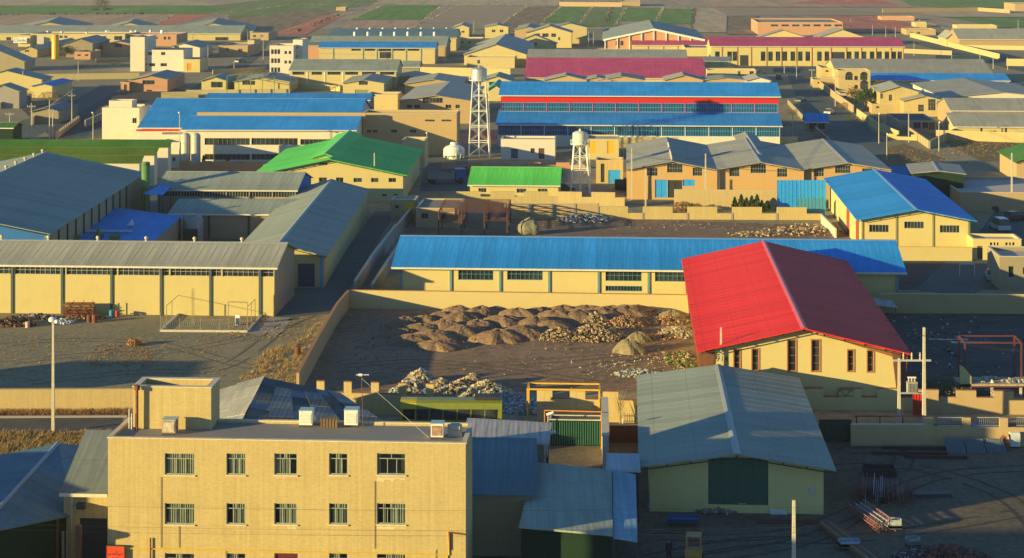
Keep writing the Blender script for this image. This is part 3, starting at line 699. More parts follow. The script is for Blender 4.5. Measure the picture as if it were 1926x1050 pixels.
CL = [[(0.05, .97)], [(.1, .95)], [(0, .3), (.4, .7)], [(.35, .65)], [(.0, .12)], [(.1, .95)], [(.3, .95)], [(.2, .95)], [(.15, .9)], [(.2, .3), (.45, .95)], [(.35, .6)], [(.1, .6)], [(0, .6)], [(.3, .9)]]
GF = plain('window_frame_green_grey', (.28, .34, .26), .5)
def aptwin(h, cur, top3):
    x0, z0, x1, z1 = h; rt = apt.rt; g = MB(); b = .055
    barbox(g, Pf, x0, x0 + b, .08, .14, z0, z1); barbox(g, Pf, x1 - b, x1, .08, .14, z0, z1); barbox(g, Pf, x0 + b, x1 - b, .08, .14, z0, z0 + b); barbox(g, Pf, x0 + b, x1 - b, .08, .14, z1 - b, z1)
    zt = z0 + (z1 - z0) * .74; barbox(g, Pf, x0 + b, x1 - b, .085, .135, zt - .025, zt + .025)
    xm = (x0 + x1) / 2; barbox(g, Pf, xm - .02, xm + .02, .09, .13, zt + .025, z1 - b)
    for f in (.36, .68): x = x0 + (x1 - x0) * f; barbox(g, Pf, x - .022, x + .022, .09, .13, z0 + b, zt - .025)
    o = g.build('window', GF, rt)
    g = MB(); g.face([(x0, .12, z0), (x1, .12, z0), (x1, .12, z1), (x0, .12, z1)]); g.build('pane', clearglass(), o)
    g = MB(); g.box(x0 - .05, x1 + .05, -.09, .05, z0 - .09, z0 - .002); g.build('sill', COPING, o)
    g = MB(); g.face([(x0, .9, z0), (x1, .9, z0), (x1, .9, z1), (x0, .9, z1)]); g.face([(x0, .22, z0), (x0, .9, z0), (x0, .9, z1), (x0, .22, z1)]); g.face([(x1, .22, z0), (x1, .9, z0), (x1, .9, z1), (x1, .22, z1)])
    g.face([(x0, .22, z0), (x1, .22, z0), (x1, .9, z0), (x0, .9, z0)]); g.face([(x0, .22, z1), (x1, .22, z1), (x1, .9, z1), (x0, .9, z1)]); g.build('room_interior', plain('dim_room', (.05, .05, .045), .9), o)
    g = MB()
    for c0, c1 in cur:
        a = x0 + (x1 - x0) * c0; e = x0 + (x1 - x0) * c1; n = max(4, int((e - a) / .07))
        for k in range(n):
            s0, s1 = a + (e - a) * k / n, a + (e - a) * (k + 1) / n; q0, q1 = (.17, .22) if k % 2 else (.22, .17); top = z1 - .05
            g.face([(s0, q0, z0 + random.uniform(0, .1)), (s1, q1, z0 + .03), (s1, q1, top), (s0, q0, top)])
    g.build('curtain', plain('pale_curtain', (.30, .30, .22), .9), o)
for h, c in zip(hs, CL): aptwin(h, c, True)
# plaster patches below sills, pipes, drain, string course
stain = wallm('wall_patched_mortar', (.66, .50, .30))
x0, z0 = apt.fr(235, 1031); x1, _ = apt.fr(845, 1031)
yp = plain('yellow_gas_pipe', (.62, .40, .04), .5)
q = MB(); q.tube((x0, -.06, z0), (x1, -.06, z0), .04, n=6); xa, za = apt.fr(843, 1000); q.tube((x1, -.06, z0), (xa, -.06, za), .035, n=6); q.tube((x1 - .1, -.06, z0), (x1 - .1, -.06, 0), .04, n=6); q.build('gas_pipe', yp, apt.rt)
for px, a, b in ((303, 897, 1030), (337, 990, 1030), (820, 1034, 1117), (425, 1034, 1117), (705, 905, 1032)):
    x, zz0 = apt.fr(px, b); _, zz1 = apt.fr(px, a); q = MB(); q.tube((x, -.04, max(0, zz0)), (x, -.04, zz1), .018, n=5); q.build('cable', plain('old_cable', (.16, .11, .07), .8), apt.rt)
x, z = apt.fr(846, 1001); x2, _ = apt.fr(874, 1001); q = MB(); q.tube((x, -.08, z), (x2, -.08, z - .1), .05, n=6); q.tube((x, -.08, z), (x, -.08, apt.fr(846, 1034)[1]), .05, n=6); q.build('drain_pipe', RUST, apt.rt)
rng = random.Random(11)
def patch(px0, py0, px1, py1, m, nm):
    a, zt = apt.fr(px0, py0); c, zb = apt.fr(px1, py1); n = 9; q = MB(); up = [(a + (c - a) * k / n, -.012, zt - rng.uniform(0, .04)) for k in range(n + 1)]; dn = [(a + (c - a) * k / n, -.012, zb + rng.uniform(0, 1) * (zt - zb) * .8) for k in range(n + 1)]
    for k in range(n): q.face([dn[k], dn[k + 1], up[k + 1], up[k]])
    q.build(nm, m, apt.rt)
pmor = wallm('pale_mortar', (.66, .55, .34)); pst = wallm('orange_stain', (.56, .38, .16))
for r_ in ((709, 898, 762, 908), (709, 991, 762, 998), (520, 898, 540, 902), (540, 991, 558, 998)): patch(*r_, pmor, 'mortar_patch')
for r_ in ((520, 899, 560, 906), (625, 899, 655, 905), (340, 899, 372, 906), (428, 899, 455, 903), (300, 828, 350, 834), (700, 830, 765, 835)): patch(*r_, pst, 'damp_stain')
# stair tower on its roof (open box with a rim)
tw = flat('open topped brick stair tower on the roof of the yellow block', 250, 728, 397, 806, 711, wall='brick', name='stair_tower', par=.9, pt=.35, z=apt.zr, roofc='dark', cat='tower')
q = MB(); x, z0 = tw.fr(260, 806); q.tube((.35, -.35, 0), (.35, -.35, tw.he - .1), .10, n=8); q.tube((.35, -.35, tw.he - .1), (.35, -.35, tw.he + .2), .2, n=8); q.build('chimney_pipe', RUST, tw.rt)
for i, dx in enumerate((.02, .18)):
    q = MB(); q.tube((dx - .1, -.55, 0), (dx - .1, -.55, 1.4 - i * .3), .05, n=6); q.build('vent_pipe', GALV, tw.rt)
def cooler(label, px, py, wd, ht, body, front):
    p = at_roof(apt, px, py); rt = root('evaporative_cooler', label, 'air cooler', p, apt.rz, 'air coolers on the flat roof'); q = MB()
    q.box(-wd / 2, wd / 2, -wd / 2, wd / 2, .15, ht); q.build('casing', body, rt)
    q = MB(); q.box(-wd / 2 - .03, wd / 2 + .03, -wd / 2 - .03, wd / 2 + .03, ht, ht + .05); q.build('lid', plain('cooler_lid', (.30, .45, .50), .5), rt)
    q = MB(); q.box(-wd / 2 + .07, wd / 2 - .07, -wd / 2 - .025, -wd / 2 + .01, .25, ht - .12)
    q.build('front_panel', front, rt)
    q = MB()
    for k in range(6): z = .32 + (ht - .5) * k / 6; q.box(-wd / 2 + .1, wd / 2 - .1, -wd / 2 - .045, -wd / 2 - .027, z, z + .02)
    q.build('louvre', plain('louvre_grey', (.42, .40, .33), .6), rt)
    for sx in (-1, 1):
        for sy in (-1, 1): q = MB(); q.box(sx * (wd / 2 - .05) - .025, sx * (wd / 2 - .05) + .025, sy * (wd / 2 - .05) - .025, sy * (wd / 2 - .05) + .025, 0, .15); q.build('leg', DARK, rt)
wh = plain('cooler_white', (.72, .70, .60), .5); rp = plain('rust_streaked_panel', (.32, .15, .07), .8, var=.5)
cooler('tall white cooler on the flat roof, left one of the pair near the back edge', 577, 801, .85, 1.05, wh, wh)
cooler('tall white cooler on the flat roof, right one of the pair near the back edge', 662, 801, .88, 1.1, wh, wh)
cooler('small rust streaked cooler just in front of the stair tower', 320, 816, .85, .95, plain('cooler_rusty', (.40, .26, .14), .8, var=.4), plain('stained_panel', (.52, .45, .33), .7, var=.4))
cooler('cooler with brown rusted grille near the right end of the flat roof', 823, 824, .78, .98, wh, rp)
p = at_roof(apt, 619, 803); rt = root('roof_junk_box', 'rusty brown crate between the two tall white coolers', 'crate', p, apt.rz); q = MB(); CB = plain('crate_brown', (.17, .11, .06), .9); q.box(-.5, .5, -.3, .3, 0, .55); q.build('box', CB, rt); q = MB(); [q.box(-.5 + k * .2, -.42 + k * .2, -.33, -.3, 0, .62) for k in range(6)]; q.build('slat', CB, rt)
p = at_roof(apt, 855, 822); rt = root('duct_panel', 'pale rounded duct leaning behind the rusted grille cooler', 'duct', p, apt.rz); q = MB(); q.box(-.45, .45, .0, .25, 0, .75); q.tube((-.25, .12, .6), (.35, .12, .6), .25, n=10); q.build('duct', plain('duct_grey', (.40, .40, .34), .6), rt)
# antenna mast
p = at_roof(apt, 683, 806); hgt = zat(706, p.y) - p.z
rt = root('antenna_mast', 'thin mast with flat white antenna at the back of the roof', 'antenna', p); q = MB(); q.tube((0, 0, 0), (-.1, 0, hgt), .022, n=6); q.build('mast', RUST, rt)
q = MB(); q.box(-.45, .35, -.04, .04, hgt, hgt + .05); q.box(-.3, -.05, -.08, .08, hgt - .04, hgt + .1); [q.box(-.45 + .2 * k, -.43 + .2 * k, -.2, .2, hgt + .02, hgt + .04) for k in range(5)]; q.build('antenna', WHITE, rt)
q = MB(); e = at_roof(apt, 806, 823) - p; q.tube((-.1, 0, hgt - .2), e, .008, n=4); q.build('guy_wire', GALV, rt)
# red shop sign low on the left corner
x, z0 = apt.fr(202, 1062); x2, z1 = apt.fr(236, 1025)
rt = root('shop_sign', 'orange red shop sign with dark Persian lettering at the block corner', 'sign', apt.A, apt.rz); q = MB(); q.box(x, x2, -.30, -.22, z0, z1); q.build('board', plain('sign_red', (.72, .07, .02), .4), rt)
q = MB(); q.box(x, x2, -.36, -.20, z1, z1 + .06); q.build('hood', DARK, rt)
tc = bpy.data.curves.new('lettering', 'FONT'); tc.body = '\uFEAD\uFEB3\uFEE8\uFE8E\uFEB0\uFEE3'; tc.size = .36; tc.extrude = .004; tc.align_x = 'CENTER'
to = bpy.data.objects.new('lettering', tc); COL.objects.link(to); to.parent = rt; to.location = ((x + x2) / 2, -.31, z0 + (z1 - z0) * .56); to.rotation_euler = (R(90), 0, 0); tc.materials.append(DARK)
tc2 = tc.copy(); tc2.body = '\uFEEB\uFE8E\uFEB7\uFEE2'; tc2.size = .42; to2 = bpy.data.objects.new('lettering', tc2); COL.objects.link(to2); to2.parent = rt; to2.location = ((x + x2) / 2, -.31, z0 + (z1 - z0) * .1); to2.rotation_euler = (R(90), 0, 0)

# ---- left foreground roofs
for t_ in (to, to2):
    bpy.context.view_layer.update(); me = bpy.data.meshes.new_from_object(t_.evaluated_get(bpy.context.evaluated_depsgraph_get())); o = bpy.data.objects.new('lettering', me); COL.objects.link(o); o.parent = rt; o.location = t_.location.copy(); o.rotation_euler = t_.rotation_euler.copy(); bpy.data.objects.remove(t_)
dk = wm('dgreen')
B = ridged('hipped grey roof wing with bracketed eave left of the yellow block', 120, 921, 203, 1075, 812, roof='slate', wall='brick', pitch=24, name='side_wing', cat='building', doors=[(150, 975, 203, 1075)], mono=True, sheets=True, og=.1)
q = MB(); x, z = B.fr(146, 925); q.tube((.6, -.25, 0), (.6, -.25, B.he), .05, n=6); q.build('downpipe', GALV, B.rt)
q = MB(); x, z = B.fr(155, 950); q.box(x - .25, x + .25, -.5, -.1, z - .15, z + .2); q.build('wall_lamp', DARK, B.rt)
E = [W(137, 968, 3.6), W(152, 838, 3.6), W(110, 834, 5.2), W(-45, 1005, 5.2), W(-150, 885, 3.6), W(-420, 1060, 3.6)]; o0 = Vector((E[0].x, E[0].y, 0)); E = [e - o0 for e in E]
rt = root('gabled_shed', 'low blue grey roofed shed at the lower left corner of the picture', 'shed', o0); slope(rt, E[3], E[2], E[0], E[1], roofm('bluegrey', 'y'), 0); slope(rt, E[3], E[2], E[5], E[4], roofm('bluegrey', 'y'), 0)
q = MB(); q.tube(E[3] + Vector((0, 0, .06)), E[2] + Vector((0, 0, .06)), .13, n=6); q.build('ridge_cap', plain('ridge_pale_blue', (.22, .30, .36), .5), rt)
q = MB(); u_ = Vector((0, .5, -.15))
for a, c in ((E[0], E[3]), (E[3], E[5]), (E[0], E[1])): a = a + u_; c = c + u_; q.face([(a.x, a.y, 0), (c.x, c.y, 0), c, a])
q.build('wall', wm('dgreen'), rt)
for px in (8, 108): P = W(px, 1085) - o0; q = MB(); q.tube((P.x, P.y, 0), (P.x, P.y, 3.7), .09, n=4); q.build('post', plain('brown_post', (.16, .07, .03), .7), rt)
for k in range(3): P = W(116 + 8 * k, 1085) - o0; q = MB(); q.box(P.x, P.x + .16, P.y, P.y + .1, .8, 2.9); q.build('board', plain('pale_board', (.30, .26, .16), .9), rt)
rt = root('rusty_post', 'brown square post at the corner of the dark shed', 'post', W(148, 1110)); q = MB(); q.box(-.17, .17, -.17, .17, 0, 4.1); q.build('post', plain('brown_post', (.16, .07, .03), .7), rt)

# ---- centre foreground roofs
def panelroof(label, quad, name='lean_to_roof', mat='bluegrey', n=1, wallz=0, cat='roof', thick=.12, posts=True, sheets=0, wmat=None):
    """sloping sheet roof on posts or walls; quad = four (px, py, z), front-left, front-right, back-right, back-left"""
    P = [W(*q) for q in quad]; o0 = Vector((P[0].x, P[0].y, 0)); P = [p - o0 for p in P]
    rt = root(name, label, cat, o0)
    m = roofm(mat, 'x')
    slope(rt, P[3], P[2], P[0], P[1], m, sheets, thick)
    if wmat:
        mb = MB(); c = (P[0] + P[1] + P[2] + P[3]) / 4
        I = [p + (c - p).normalized() * .35 for p in P]
        for i in range(4):
            a, b = I[i], I[(i + 1) % 4]; mb.face([(a.x, a.y, 0), (b.x, b.y, 0), (b.x, b.y, b.z - thick), (a.x, a.y, a.z - thick)])
        mb.build('wall', wmat, rt)
    else:
        for p in P:
            c = (P[0] + P[1] + P[2] + P[3]) / 4; q = p + (c - p).normalized() * .3
            if q.z > .3: mb = MB(); mb.tube((q.x, q.y, 0), (q.x, q.y, q.z - thick), .07, n=6); mb.build('post', DARK, rt)
    return rt
panelroof('dark blue sheet roof joined to the right side of the yellow block', [(860, 929, 4.2), (1004, 931, 4.2), (1010, 824, 5.6), (868, 822, 5.6)], mat='bluedk', sheets=6, wmat=wm('dim'))
panelroof('pale weathered sheet roof with raised seams behind the blue sheet roof', [(868, 826, 5.2), (1030, 832, 5.0), (1038, 795, 5.0), (880, 786, 5.2)], mat='tin', sheets=4, wmat=wm('dim'))
panelroof('wide grey lean to roof over the dark workshop by the yard', [(976, 990, 3.6), (1153, 1006, 3.4), (1150, 884, 3.9), (1006, 869, 4.1)], mat='greyb', sheets=0, wmat=wm('dgreen'))
panelroof('narrow bright blue sheet roof strip beside the grey lean to', [(1154, 1010, 3.3), (1199, 1017, 3.2), (1196, 893, 3.6), (1152, 883, 3.7)], mat='blue3', name='canopy_roof')
panelroof('small pale blue canopy between the lean to and the grey shed', [(1139, 884, 3.7), (1205, 886, 3.7), (1202, 853, 3.9), (1141, 852, 3.9)], mat='pale', name='canopy_roof')
panelroof('pale sheet strip under the seamed roof beside the green container', [(1008, 858, 3.9), (1030, 858, 3.9), (1032, 826, 4.0), (1012, 826, 4.0)], mat='tin', name='canopy_roof')
# canvas drop below the lean to
P0 = W(980, 1080); rt = root('painted_hoarding', 'green and brown hoarding with a yellow patch under the lean to', 'hoarding', P0); q = MB()
wdt = (1143 - 980) / S(1080); q.box(0, wdt, 0, .08, 0, 2.7, 0); q.face([(wdt * .5, -.01, 1.0), (wdt, -.01, 1.0), (wdt, -.01, 2.6), (wdt * .82, -.01, 2.6), (wdt * .75, -.01, 1.7)], 1); q.face([(wdt * .32, -.006, 1.6), (wdt * .62, -.006, 1.6), (wdt * .66, -.006, 2.6), (wdt * .32, -.006, 2.6)], 2)
q.build('board', [plain('hoarding_green', (.05, .09, .05), .8), plain('hoarding_yellow', (.36, .32, .03), .8), plain('hoarding_brown', (.16, .08, .05), .8)], rt)
# green container
B = flat('dark green ribbed shipping container open towards the lean to', 1034, 790, 1131, 838, 783, wall='dgreen', roofc='dark', name='shipping_container', cat='container', par=.05, pt=.1)
q = MB(); n = 22
for i in range(n): x = B.w * i / n; q.box(x, x + B.w / n * .5, -.06, 0, .1, B.he - .1)
q.build('rib', plain('container_green', (.03, .12, .09), .5), B.rt)
# gate frames
def portal(label, a, b, topy, m, r=.09, deep=0.0):
    A = W(*a); Bp = W(*b); h = (a[1] - topy) / S(a[1]); rt = root('gate_portal', label, 'gate frame', A); e = Bp - A
    for p in (Vector(), e): q = MB(); q.tube(p, p + Vector((0, 0, h)), r, n=4); q.build('post', m, rt)
    q = MB(); q.tube((0, 0, h), e + Vector((0, 0, h)), r, n=4); q.build('beam', m, rt)
    if deep:
        d = Vector((.06, 1, 0)) * deep
        for p in (d, d + e): q = MB(); q.tube(p, p + Vector((0, 0, h)), r, n=4); q.build('post', m, rt)
        q = MB(); q.tube(d + Vector((0, 0, h)), e + d + Vector((0, 0, h)), r, n=4); q.tube((0, 0, h), d + Vector((0, 0, h)), r, n=4); q.tube(e + Vector((0, 0, h)), e + d + Vector((0, 0, h)), r, n=4); q.build('beam', m, rt)
portal('yellow steel gate frame standing behind the bus', (992, 792), (1127, 794), 732, YEL, deep=2.2)
portal('orange steel frame around the dark green container', (1024, 842), (1131, 845), 772, ORG, r=.05)

# ---- grey shed lower right
shed = gabled('long grey roofed shed with tall dark green door in the shaded yard', 1222, 872, 1549, 962, 851, 693, roof='greyb', wall='yellow', sheets=True, ov=.8, og=.9, ridge=True,
              doors=[(1332, 858, 1445, 950, plain('dark_green_door', (.02, .085, .055), .6))])
B = shed; q = MB(); x, z = B.fr(1528, 924); q.box(x - .2, x + .2, -.15, 0, z - .2, z + .25); q.tube((x, -.05, z + .2), (x + .3, -.05, B.he), .02, n=4); q.build('meter_box', GALV, B.rt)
# ---- red hall
red = gabled('cream hall under a bright red and maroon metal roof', 1330, 655, 1693, 766, 616, 458, roof='red', wall='yellow', sheets=True, ridge=True, ov=.9, og=1.0, fm=FRMR, surround=FRMR,
             win=[(1381, 658, 1392, 695, 1, 3), (1415, 657, 1427, 697, 1, 3), (1482, 640, 1497, 698, 1, 4), (1527, 640, 1542, 698, 1, 4), (1595, 659, 1606, 698, 1, 3), (1632, 660, 1643, 699, 1, 3)])
q = MB(); t_ = lambda x: red.he + (red.hr - red.he) * (1 - abs(x - red.w / 2) / (red.w / 2)); n = 12; x0_ = red.w / 2
for k in range(n):
    a, c = x0_ + (red.w - x0_) * k / n, x0_ + (red.w - x0_) * (k + 1) / n
    q.hexa([(a, -.06, t_(a) - .12 - .62 * k / n), (c, -.06, t_(c) - .12 - .62 * (k + 1) / n), (c, -.005, t_(c) - .12 - .62 * (k + 1) / n), (a, -.005, t_(a) - .12 - .62 * k / n), (a, -.06, t_(a)), (c, -.06, t_(c)), (c, -.005, t_(c)), (a, -.005, t_(a))])
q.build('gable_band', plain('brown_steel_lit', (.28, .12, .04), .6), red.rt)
for X, s in ((0, 1), (red.w, -1)):
    q = MB(); q.hexa([(X - s * .05, -.12, 0), (X + s * .12, -.12, 0), (X + s * .12, -.07, 0), (X - s * .05, -.07, 0), (X - s * .05, -.12, red.he + .1), (X + s * .75, -.12, red.he + .1), (X + s * .75, -.07, red.he + .1), (X - s * .05, -.07, red.he + .1)]); q.build('corner_column', plain('brown_steel', (.16, .06, .03), .6), red.rt)
tc = bpy.data.curves.new('lettering', 'FONT'); tc.body = '914'; tc.size = .75; tc.extrude = .003; tt = bpy.data.objects.new('t', tc); COL.objects.link(tt); bpy.context.view_layer.update()
me = bpy.data.meshes.new_from_object(tt.evaluated_get(bpy.context.evaluated_depsgraph_get())); bpy.data.objects.remove(tt); me.materials.append(DARK); o = bpy.data.objects.new('lettering', me); COL.objects.link(o); o.parent = red.rt; xx, zz = red.fr(1346, 680); o.location = (xx, -.012, zz); o.rotation_euler = (R(90), 0, 0)
for sx in (0, 1):
    X = red.w if sx else 0; s = 1 if sx else -1
    for k in range(8):
        q = MB()
        y = .3 + k * (red.D - .6) / 7; q.hexa([(X, y - .1, 0), (X + s * .25, y - .1, 0), (X + s * .25, y + .1, 0), (X, y + .1, 0), (X, y - .1, red.he), (X + s * .75, y - .1, red.he + .05), (X + s * .75, y + .1, red.he + .05), (X, y + .1, red.he)])
        q.build('steel_column', plain('brown_steel', (.16, .06, .03), .6), red.rt)
# ---- long blue hall
bl = ridged('long cream hall with a blue sheet roof behind the mound yard', 752, 500, 1689, 566, 445, roof='blue', wall='yellow', pitch=15, sheets=True, ov=.7, og=.9, fm=FRMB,
            win=[(862, 505, 928, 527, 8, 2), (954, 505, 1021, 527, 8, 2), (1139, 508, 1207, 529, 8, 2), (1232, 509, 1300, 530, 8, 2), (1139, 538, 1208, 548, 12, 1)], pil=(754, 848, 941, 1033, 1126, 1220, 1689))
# ---- left yellow warehouse
lw = ridged('long yellow warehouse with a window band under its grey roof', -70, 497, 516, 588, 453, roof='grey', wall='cream2', pitch=15, sheets=True, ov=.35, og=.4, fm=GALV,
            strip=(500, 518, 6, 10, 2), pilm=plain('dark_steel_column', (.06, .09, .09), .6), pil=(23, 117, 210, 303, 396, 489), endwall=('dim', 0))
def roofvent(label, B, x, y, z, r=.22, h=.5, grp='turbine vents along the roof ridges'):
    o = root('roof_vent', label, 'roof vent', B.A + B.u * x + B.v * y + Vector((0, 0, z)), 0, grp); q = MB(); q.tube((0, 0, 0), (0, 0, h * .6), r * .6, n=8); q.build('duct', GALV, o)
    q = MB(); q.lathe((0, 0, h * .5), [(r * .6, 0), (r, .1), (r, .22), (r * .5, .34)], 10); q.build('cowl', plain('vent_cream', (.60, .50, .33), .6), o)
for px in (3, 91, 184, 275, 366, 455):
    x, _ = lw.fr(px, 455, lw.d); roofvent('short cream vent on the ridge of the yellow warehouse', lw, x, lw.d, lw.hr + .1)
# ---- dark rotated shed beside it
sr = gabled('shed with a sunlit left roof slope standing along the dark alley', 440, 480, 610, 541, 458, 340, roof='greyb', wall='cream', vp=985, sheets=True, ridge=True, ov=.4, og=.9,
            doors=[(560, 496, 592, 540, plain('dark_blue_door', (.02, .06, .10), .6)), (515, 496, 532, 538, plain('dark_blue_door2', (.02, .06, .10), .6))], pil=(549, 604), pilm=BLU)
# ---- big grey roof left
bg_ = gabled('huge grey gabled hall at the left edge with a light blue end wall', -380, 440, 88, 539, 392, 288, roof='greyb', wall='bluew', vp=940, sheets=True, ov=.5, og=.4, ridge=True, pil=(88,), wall2='dim')
for k in range(11): q = MB(); q.box(bg_.w + .02, bg_.w + .2, 1 + 4.6 * k, 1.2 + 4.6 * k, 0, bg_.he); q.build('steel_column', DARK, bg_.rt)
for k in range(9):
    roofvent('dark vent stub on the ridge of the huge grey hall', bg_, bg_.w / 2, bg_.D - 1.5 - 5.2 * k, bg_.hr + .1, .25, .6, 'vent stubs on the huge grey hall')
# ---- courtyard hall behind
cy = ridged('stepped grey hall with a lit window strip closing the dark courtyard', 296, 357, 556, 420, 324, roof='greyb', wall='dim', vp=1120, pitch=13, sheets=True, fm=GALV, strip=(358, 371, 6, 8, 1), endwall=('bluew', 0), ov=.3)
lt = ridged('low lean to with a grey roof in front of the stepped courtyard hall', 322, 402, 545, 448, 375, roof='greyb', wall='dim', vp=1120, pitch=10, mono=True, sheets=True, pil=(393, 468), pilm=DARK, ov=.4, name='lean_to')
panelroof('bright blue low roof between the huge hall and the courtyard', [(110, 452, 3.2), (290, 452, 3.2), (342, 406, 3.6), (196, 388, 3.9)], mat='blue2', wmat=wm('dim'))
panelroof('small blue gabled canopy over the courtyard entrance', [(270, 364, 5.5), (306, 366, 5.5), (322, 350, 5.5), (300, 348, 5.7)], mat='blue', name='canopy_roof')
# ---- green roof hall
gh = gabled('cream hall with a bright green roof and a raised ridge monitor', 482, 328, 758, 380, 300, 256, roof='green', wall='cream2', vp=1040, sheets=True, ridge=False, ov=.7, og=.8,
            win=[(574, 334, 585, 343), (600, 334, 615, 343), (632, 334, 646, 343), (665, 335, 681, 343), (698, 335, 712, 343), (731, 335, 745, 343), (600, 306, 616, 311, 3), (719, 365, 727, 370), (740, 365, 748, 370)])
gabled('raised green ridge monitor along the green roofed hall', 588, 297, 634, 306, 290, 247, roof='green', wall='cream2', vp=1030, name='ridge_monitor', cat='roof monitor', z=gh.hr - .9, ov=.35, og=.3)
for k, px in enumerate((765, 775)): pass
# ---- small green roof
ridged('low cream office with a plain green sheet roof by the water tower', 884, 347, 1050, 378, 315, roof='green', wall='cream2', pitch=16, sheets=True, win=[(972, 355, 990, 363, 3), (1012, 355, 1030, 363, 3), (900, 354, 915, 362, 3)], name='small_office', cat='building')
# ---- blue gable right
bgx = gabled('cream gabled hall with a blue roof and three dark windows', 1620, 412, 1826, 476, 394, 321, roof='blue', wall='yellow', vp=1205, sheets=True, ridge=True, ov=.7, og=.9, roof2='blue',
             win=[(1635, 423, 1672, 437, 6, 1), (1701, 417, 1738, 430, 6, 1), (1768, 424, 1805, 438, 6, 1)], pil=(1622, 1686, 1755, 1822), pilm=plain('olive_steel', (.25, .24, .10), .6))
for a in (2.5, 14.0):
    q = MB(); q.box(-.06, -.01, a, a + 3.0, .1, bgx.he - .3); [q.box(-.09, -.06, a + .5 * k, a + .5 * k + .08, .1, bgx.he - .3) for k in range(7)]; q.build('sliding_door', plain('red_brown_door', (.35, .08, .06), .6), bgx.rt)
fence('yellow boundary wall below the three dark windows of the blue roofed hall', [(1640, 490), (1828, 491)], 1.75, wall='yellow', copm=YEL)
# ---- triple gabled brick hall
lab = ['left gable of the joined brick halls, with the blue sliding doors', 'middle gable of the joined brick halls, with a raised monitor', 'right gable of the joined brick halls, partly behind the blue roof']
tg = [(1179, 1349, 1269, 304, 260), (1349, 1512, 1430, 306, 262), (1512, 1676, 1590, 307, 263)]
T = []
for i, (a, b, c, ay, bk) in enumerate(tg):
    wn = {0: [(1217, 316, 1237, 331, 4, 2), (1255, 308, 1284, 325, 6, 2), (1303, 315, 1321, 331, 4, 2)], 1: [(1372, 316, 1391, 332, 4, 2), (1412, 309, 1441, 326, 6, 2), (1462, 317, 1481, 333, 4, 2)], 2: [(1531, 316, 1550, 332, 4, 2), (1571, 309, 1600, 326, 6, 2), (1622, 317, 1641, 333, 4, 2)]}[i]
    dr = [(1232, 338, 1255, 372, BLU), (1256, 339, 1283, 372, DARK), (1284, 338, 1307, 350, BLU)] if i == 0 else []
    T.append(gabled(lab[i], a, 319, b, 375, ay, bk, roof='grey', wall='orange', vp=1172, win=wn, doors=dr, sheets=True, ov=.02, og=.6, fm=FRM, surround=None))
for k in range(10):
    roofvent('small dark vent along the left ridge of the joined brick halls', T[0], T[0].w / 2, .4 + k * 2.6, T[0].hr + .1, .16, .35, 'vents on the left brick hall ridge')
gabled('raised roof monitor on the middle gable of the brick halls', 1408, 296, 1448, 300, 290, 250, roof='grey', wall='orange', vp=1172, name='ridge_monitor', cat='roof monitor', z=T[1].hr - .9, win=[(1411, 293, 1445, 299, 6, 1)], ov=.4, og=.5)
# ---- blue and red factory
fu = ridged('upper tier of the blue factory with red band and glazed strip', 942, 179, 1464, 266, 154, roof='blue', wall='redw', pitch=13, sheets=False, ov=.6, og=.5, fm=FBL, barf=2.2, strip=(194, 211, 12, 14, 2), name='factory_hall', cat='factory')
fl = ridged('lower blue roofed tier of the long factory with glazed front', 936, 234, 1467, 275, 207, roof='blue', wall='white', pitch=10, mono=True, ov=.6, og=.5, fm=FBL, barf=2.2, strip=(236, 256, 12, 14, 2), name='factory_aisle', cat='factory')
# ---- blue complex left
ridged('wide blue roofed hall with a red fascia at its left end', 262, 240, 668, 290, 186, roof='blue', wall='white', pitch=14, vp=1060, name='blue_roofed_hall', ov=.5, fm=FRM, strip=None)
PLT = ridged('light blue front roof of the plant with ribbon windows', 344, 244, 668, 304, 219, roof='blue', wall='white', pitch=12, vp=1060, name='blue_roofed_plant', cat='factory', win=[(385, 260, 470, 273, 10), (473, 260, 560, 273, 10), (385, 290, 470, 301, 10), (473, 290, 560, 301, 10), (565, 262, 640, 273, 9)], backf=.7)
q = MB(); q.box(1.0, PLT.w + 1.0, PLT.d + .3, PLT.d + 1.2, PLT.hr - .6, PLT.hr + .75); q.build('roof_parapet', wm('sand'), PLT.rt)
ridged('greyish blue roof edge rising behind the wide blue hall', 385, 188, 694, 240, 176, roof='blue', wall='dim', pitch=10, vp=1060, name='blue_roofed_hall', ov=.3)
rt = root('red_fascia', 'red fascia board along the left eave of the wide blue hall', 'fascia', W(258, 292)); 
q = MB(); q.box(0, 8.8, -.9, -.75, 4.75, 5.15); q.build('board', RED, rt)
flat('pale sandstone office beside the wide blue roof', 192, 203, 262, 262, 196, wall='white', roofc='light', name='office_block', win=[(249, 222, 257, 232)], par=.5)
flat('small rooftop room on the pale sandstone office', 205, 190, 248, 206, 187, wall='white', roofc='light', z=6.2, name='rooftop_room', cat='building', par=.2)
for i, px in enumerate((349, 368)):
    p = W(px, 316); rt = root('silo', ['tall white silo beside the ribbon windows, left of the pair', 'tall white silo beside the ribbon windows, right of the pair'][i], 'silo', p, 0, 'white silos'); q = MB(); q.lathe((0, 0, 0), [(.85, 0), (.85, 6.1), (.5, 6.4), (.1, 6.5)], 20); q.build('tank', plain('silo_grey_white', (.48, .46, .38), .5), rt, smooth=True)
    q = MB(); q.tube((.9, -.3, 0), (.9, -.3, 6), .05, n=6); q.build('pipe', DARK, rt)
flat('cream office with small windows right of the blue roofed hall', 682, 213, 859, 292, 207, wall='sand', roofc='light', name='office_block', win=[(690, 244, 698, 250), (701, 244, 710, 250), (735, 244, 747, 250), (771, 244, 783, 250), (800, 225, 818, 229, 4), (831, 225, 849, 229, 4)], coping=True)
flat('narrow cream store between the green roofed hall and the cooling tower', 756, 264, 799, 316, 258, wall='cream2', roofc='light', name='store_building')
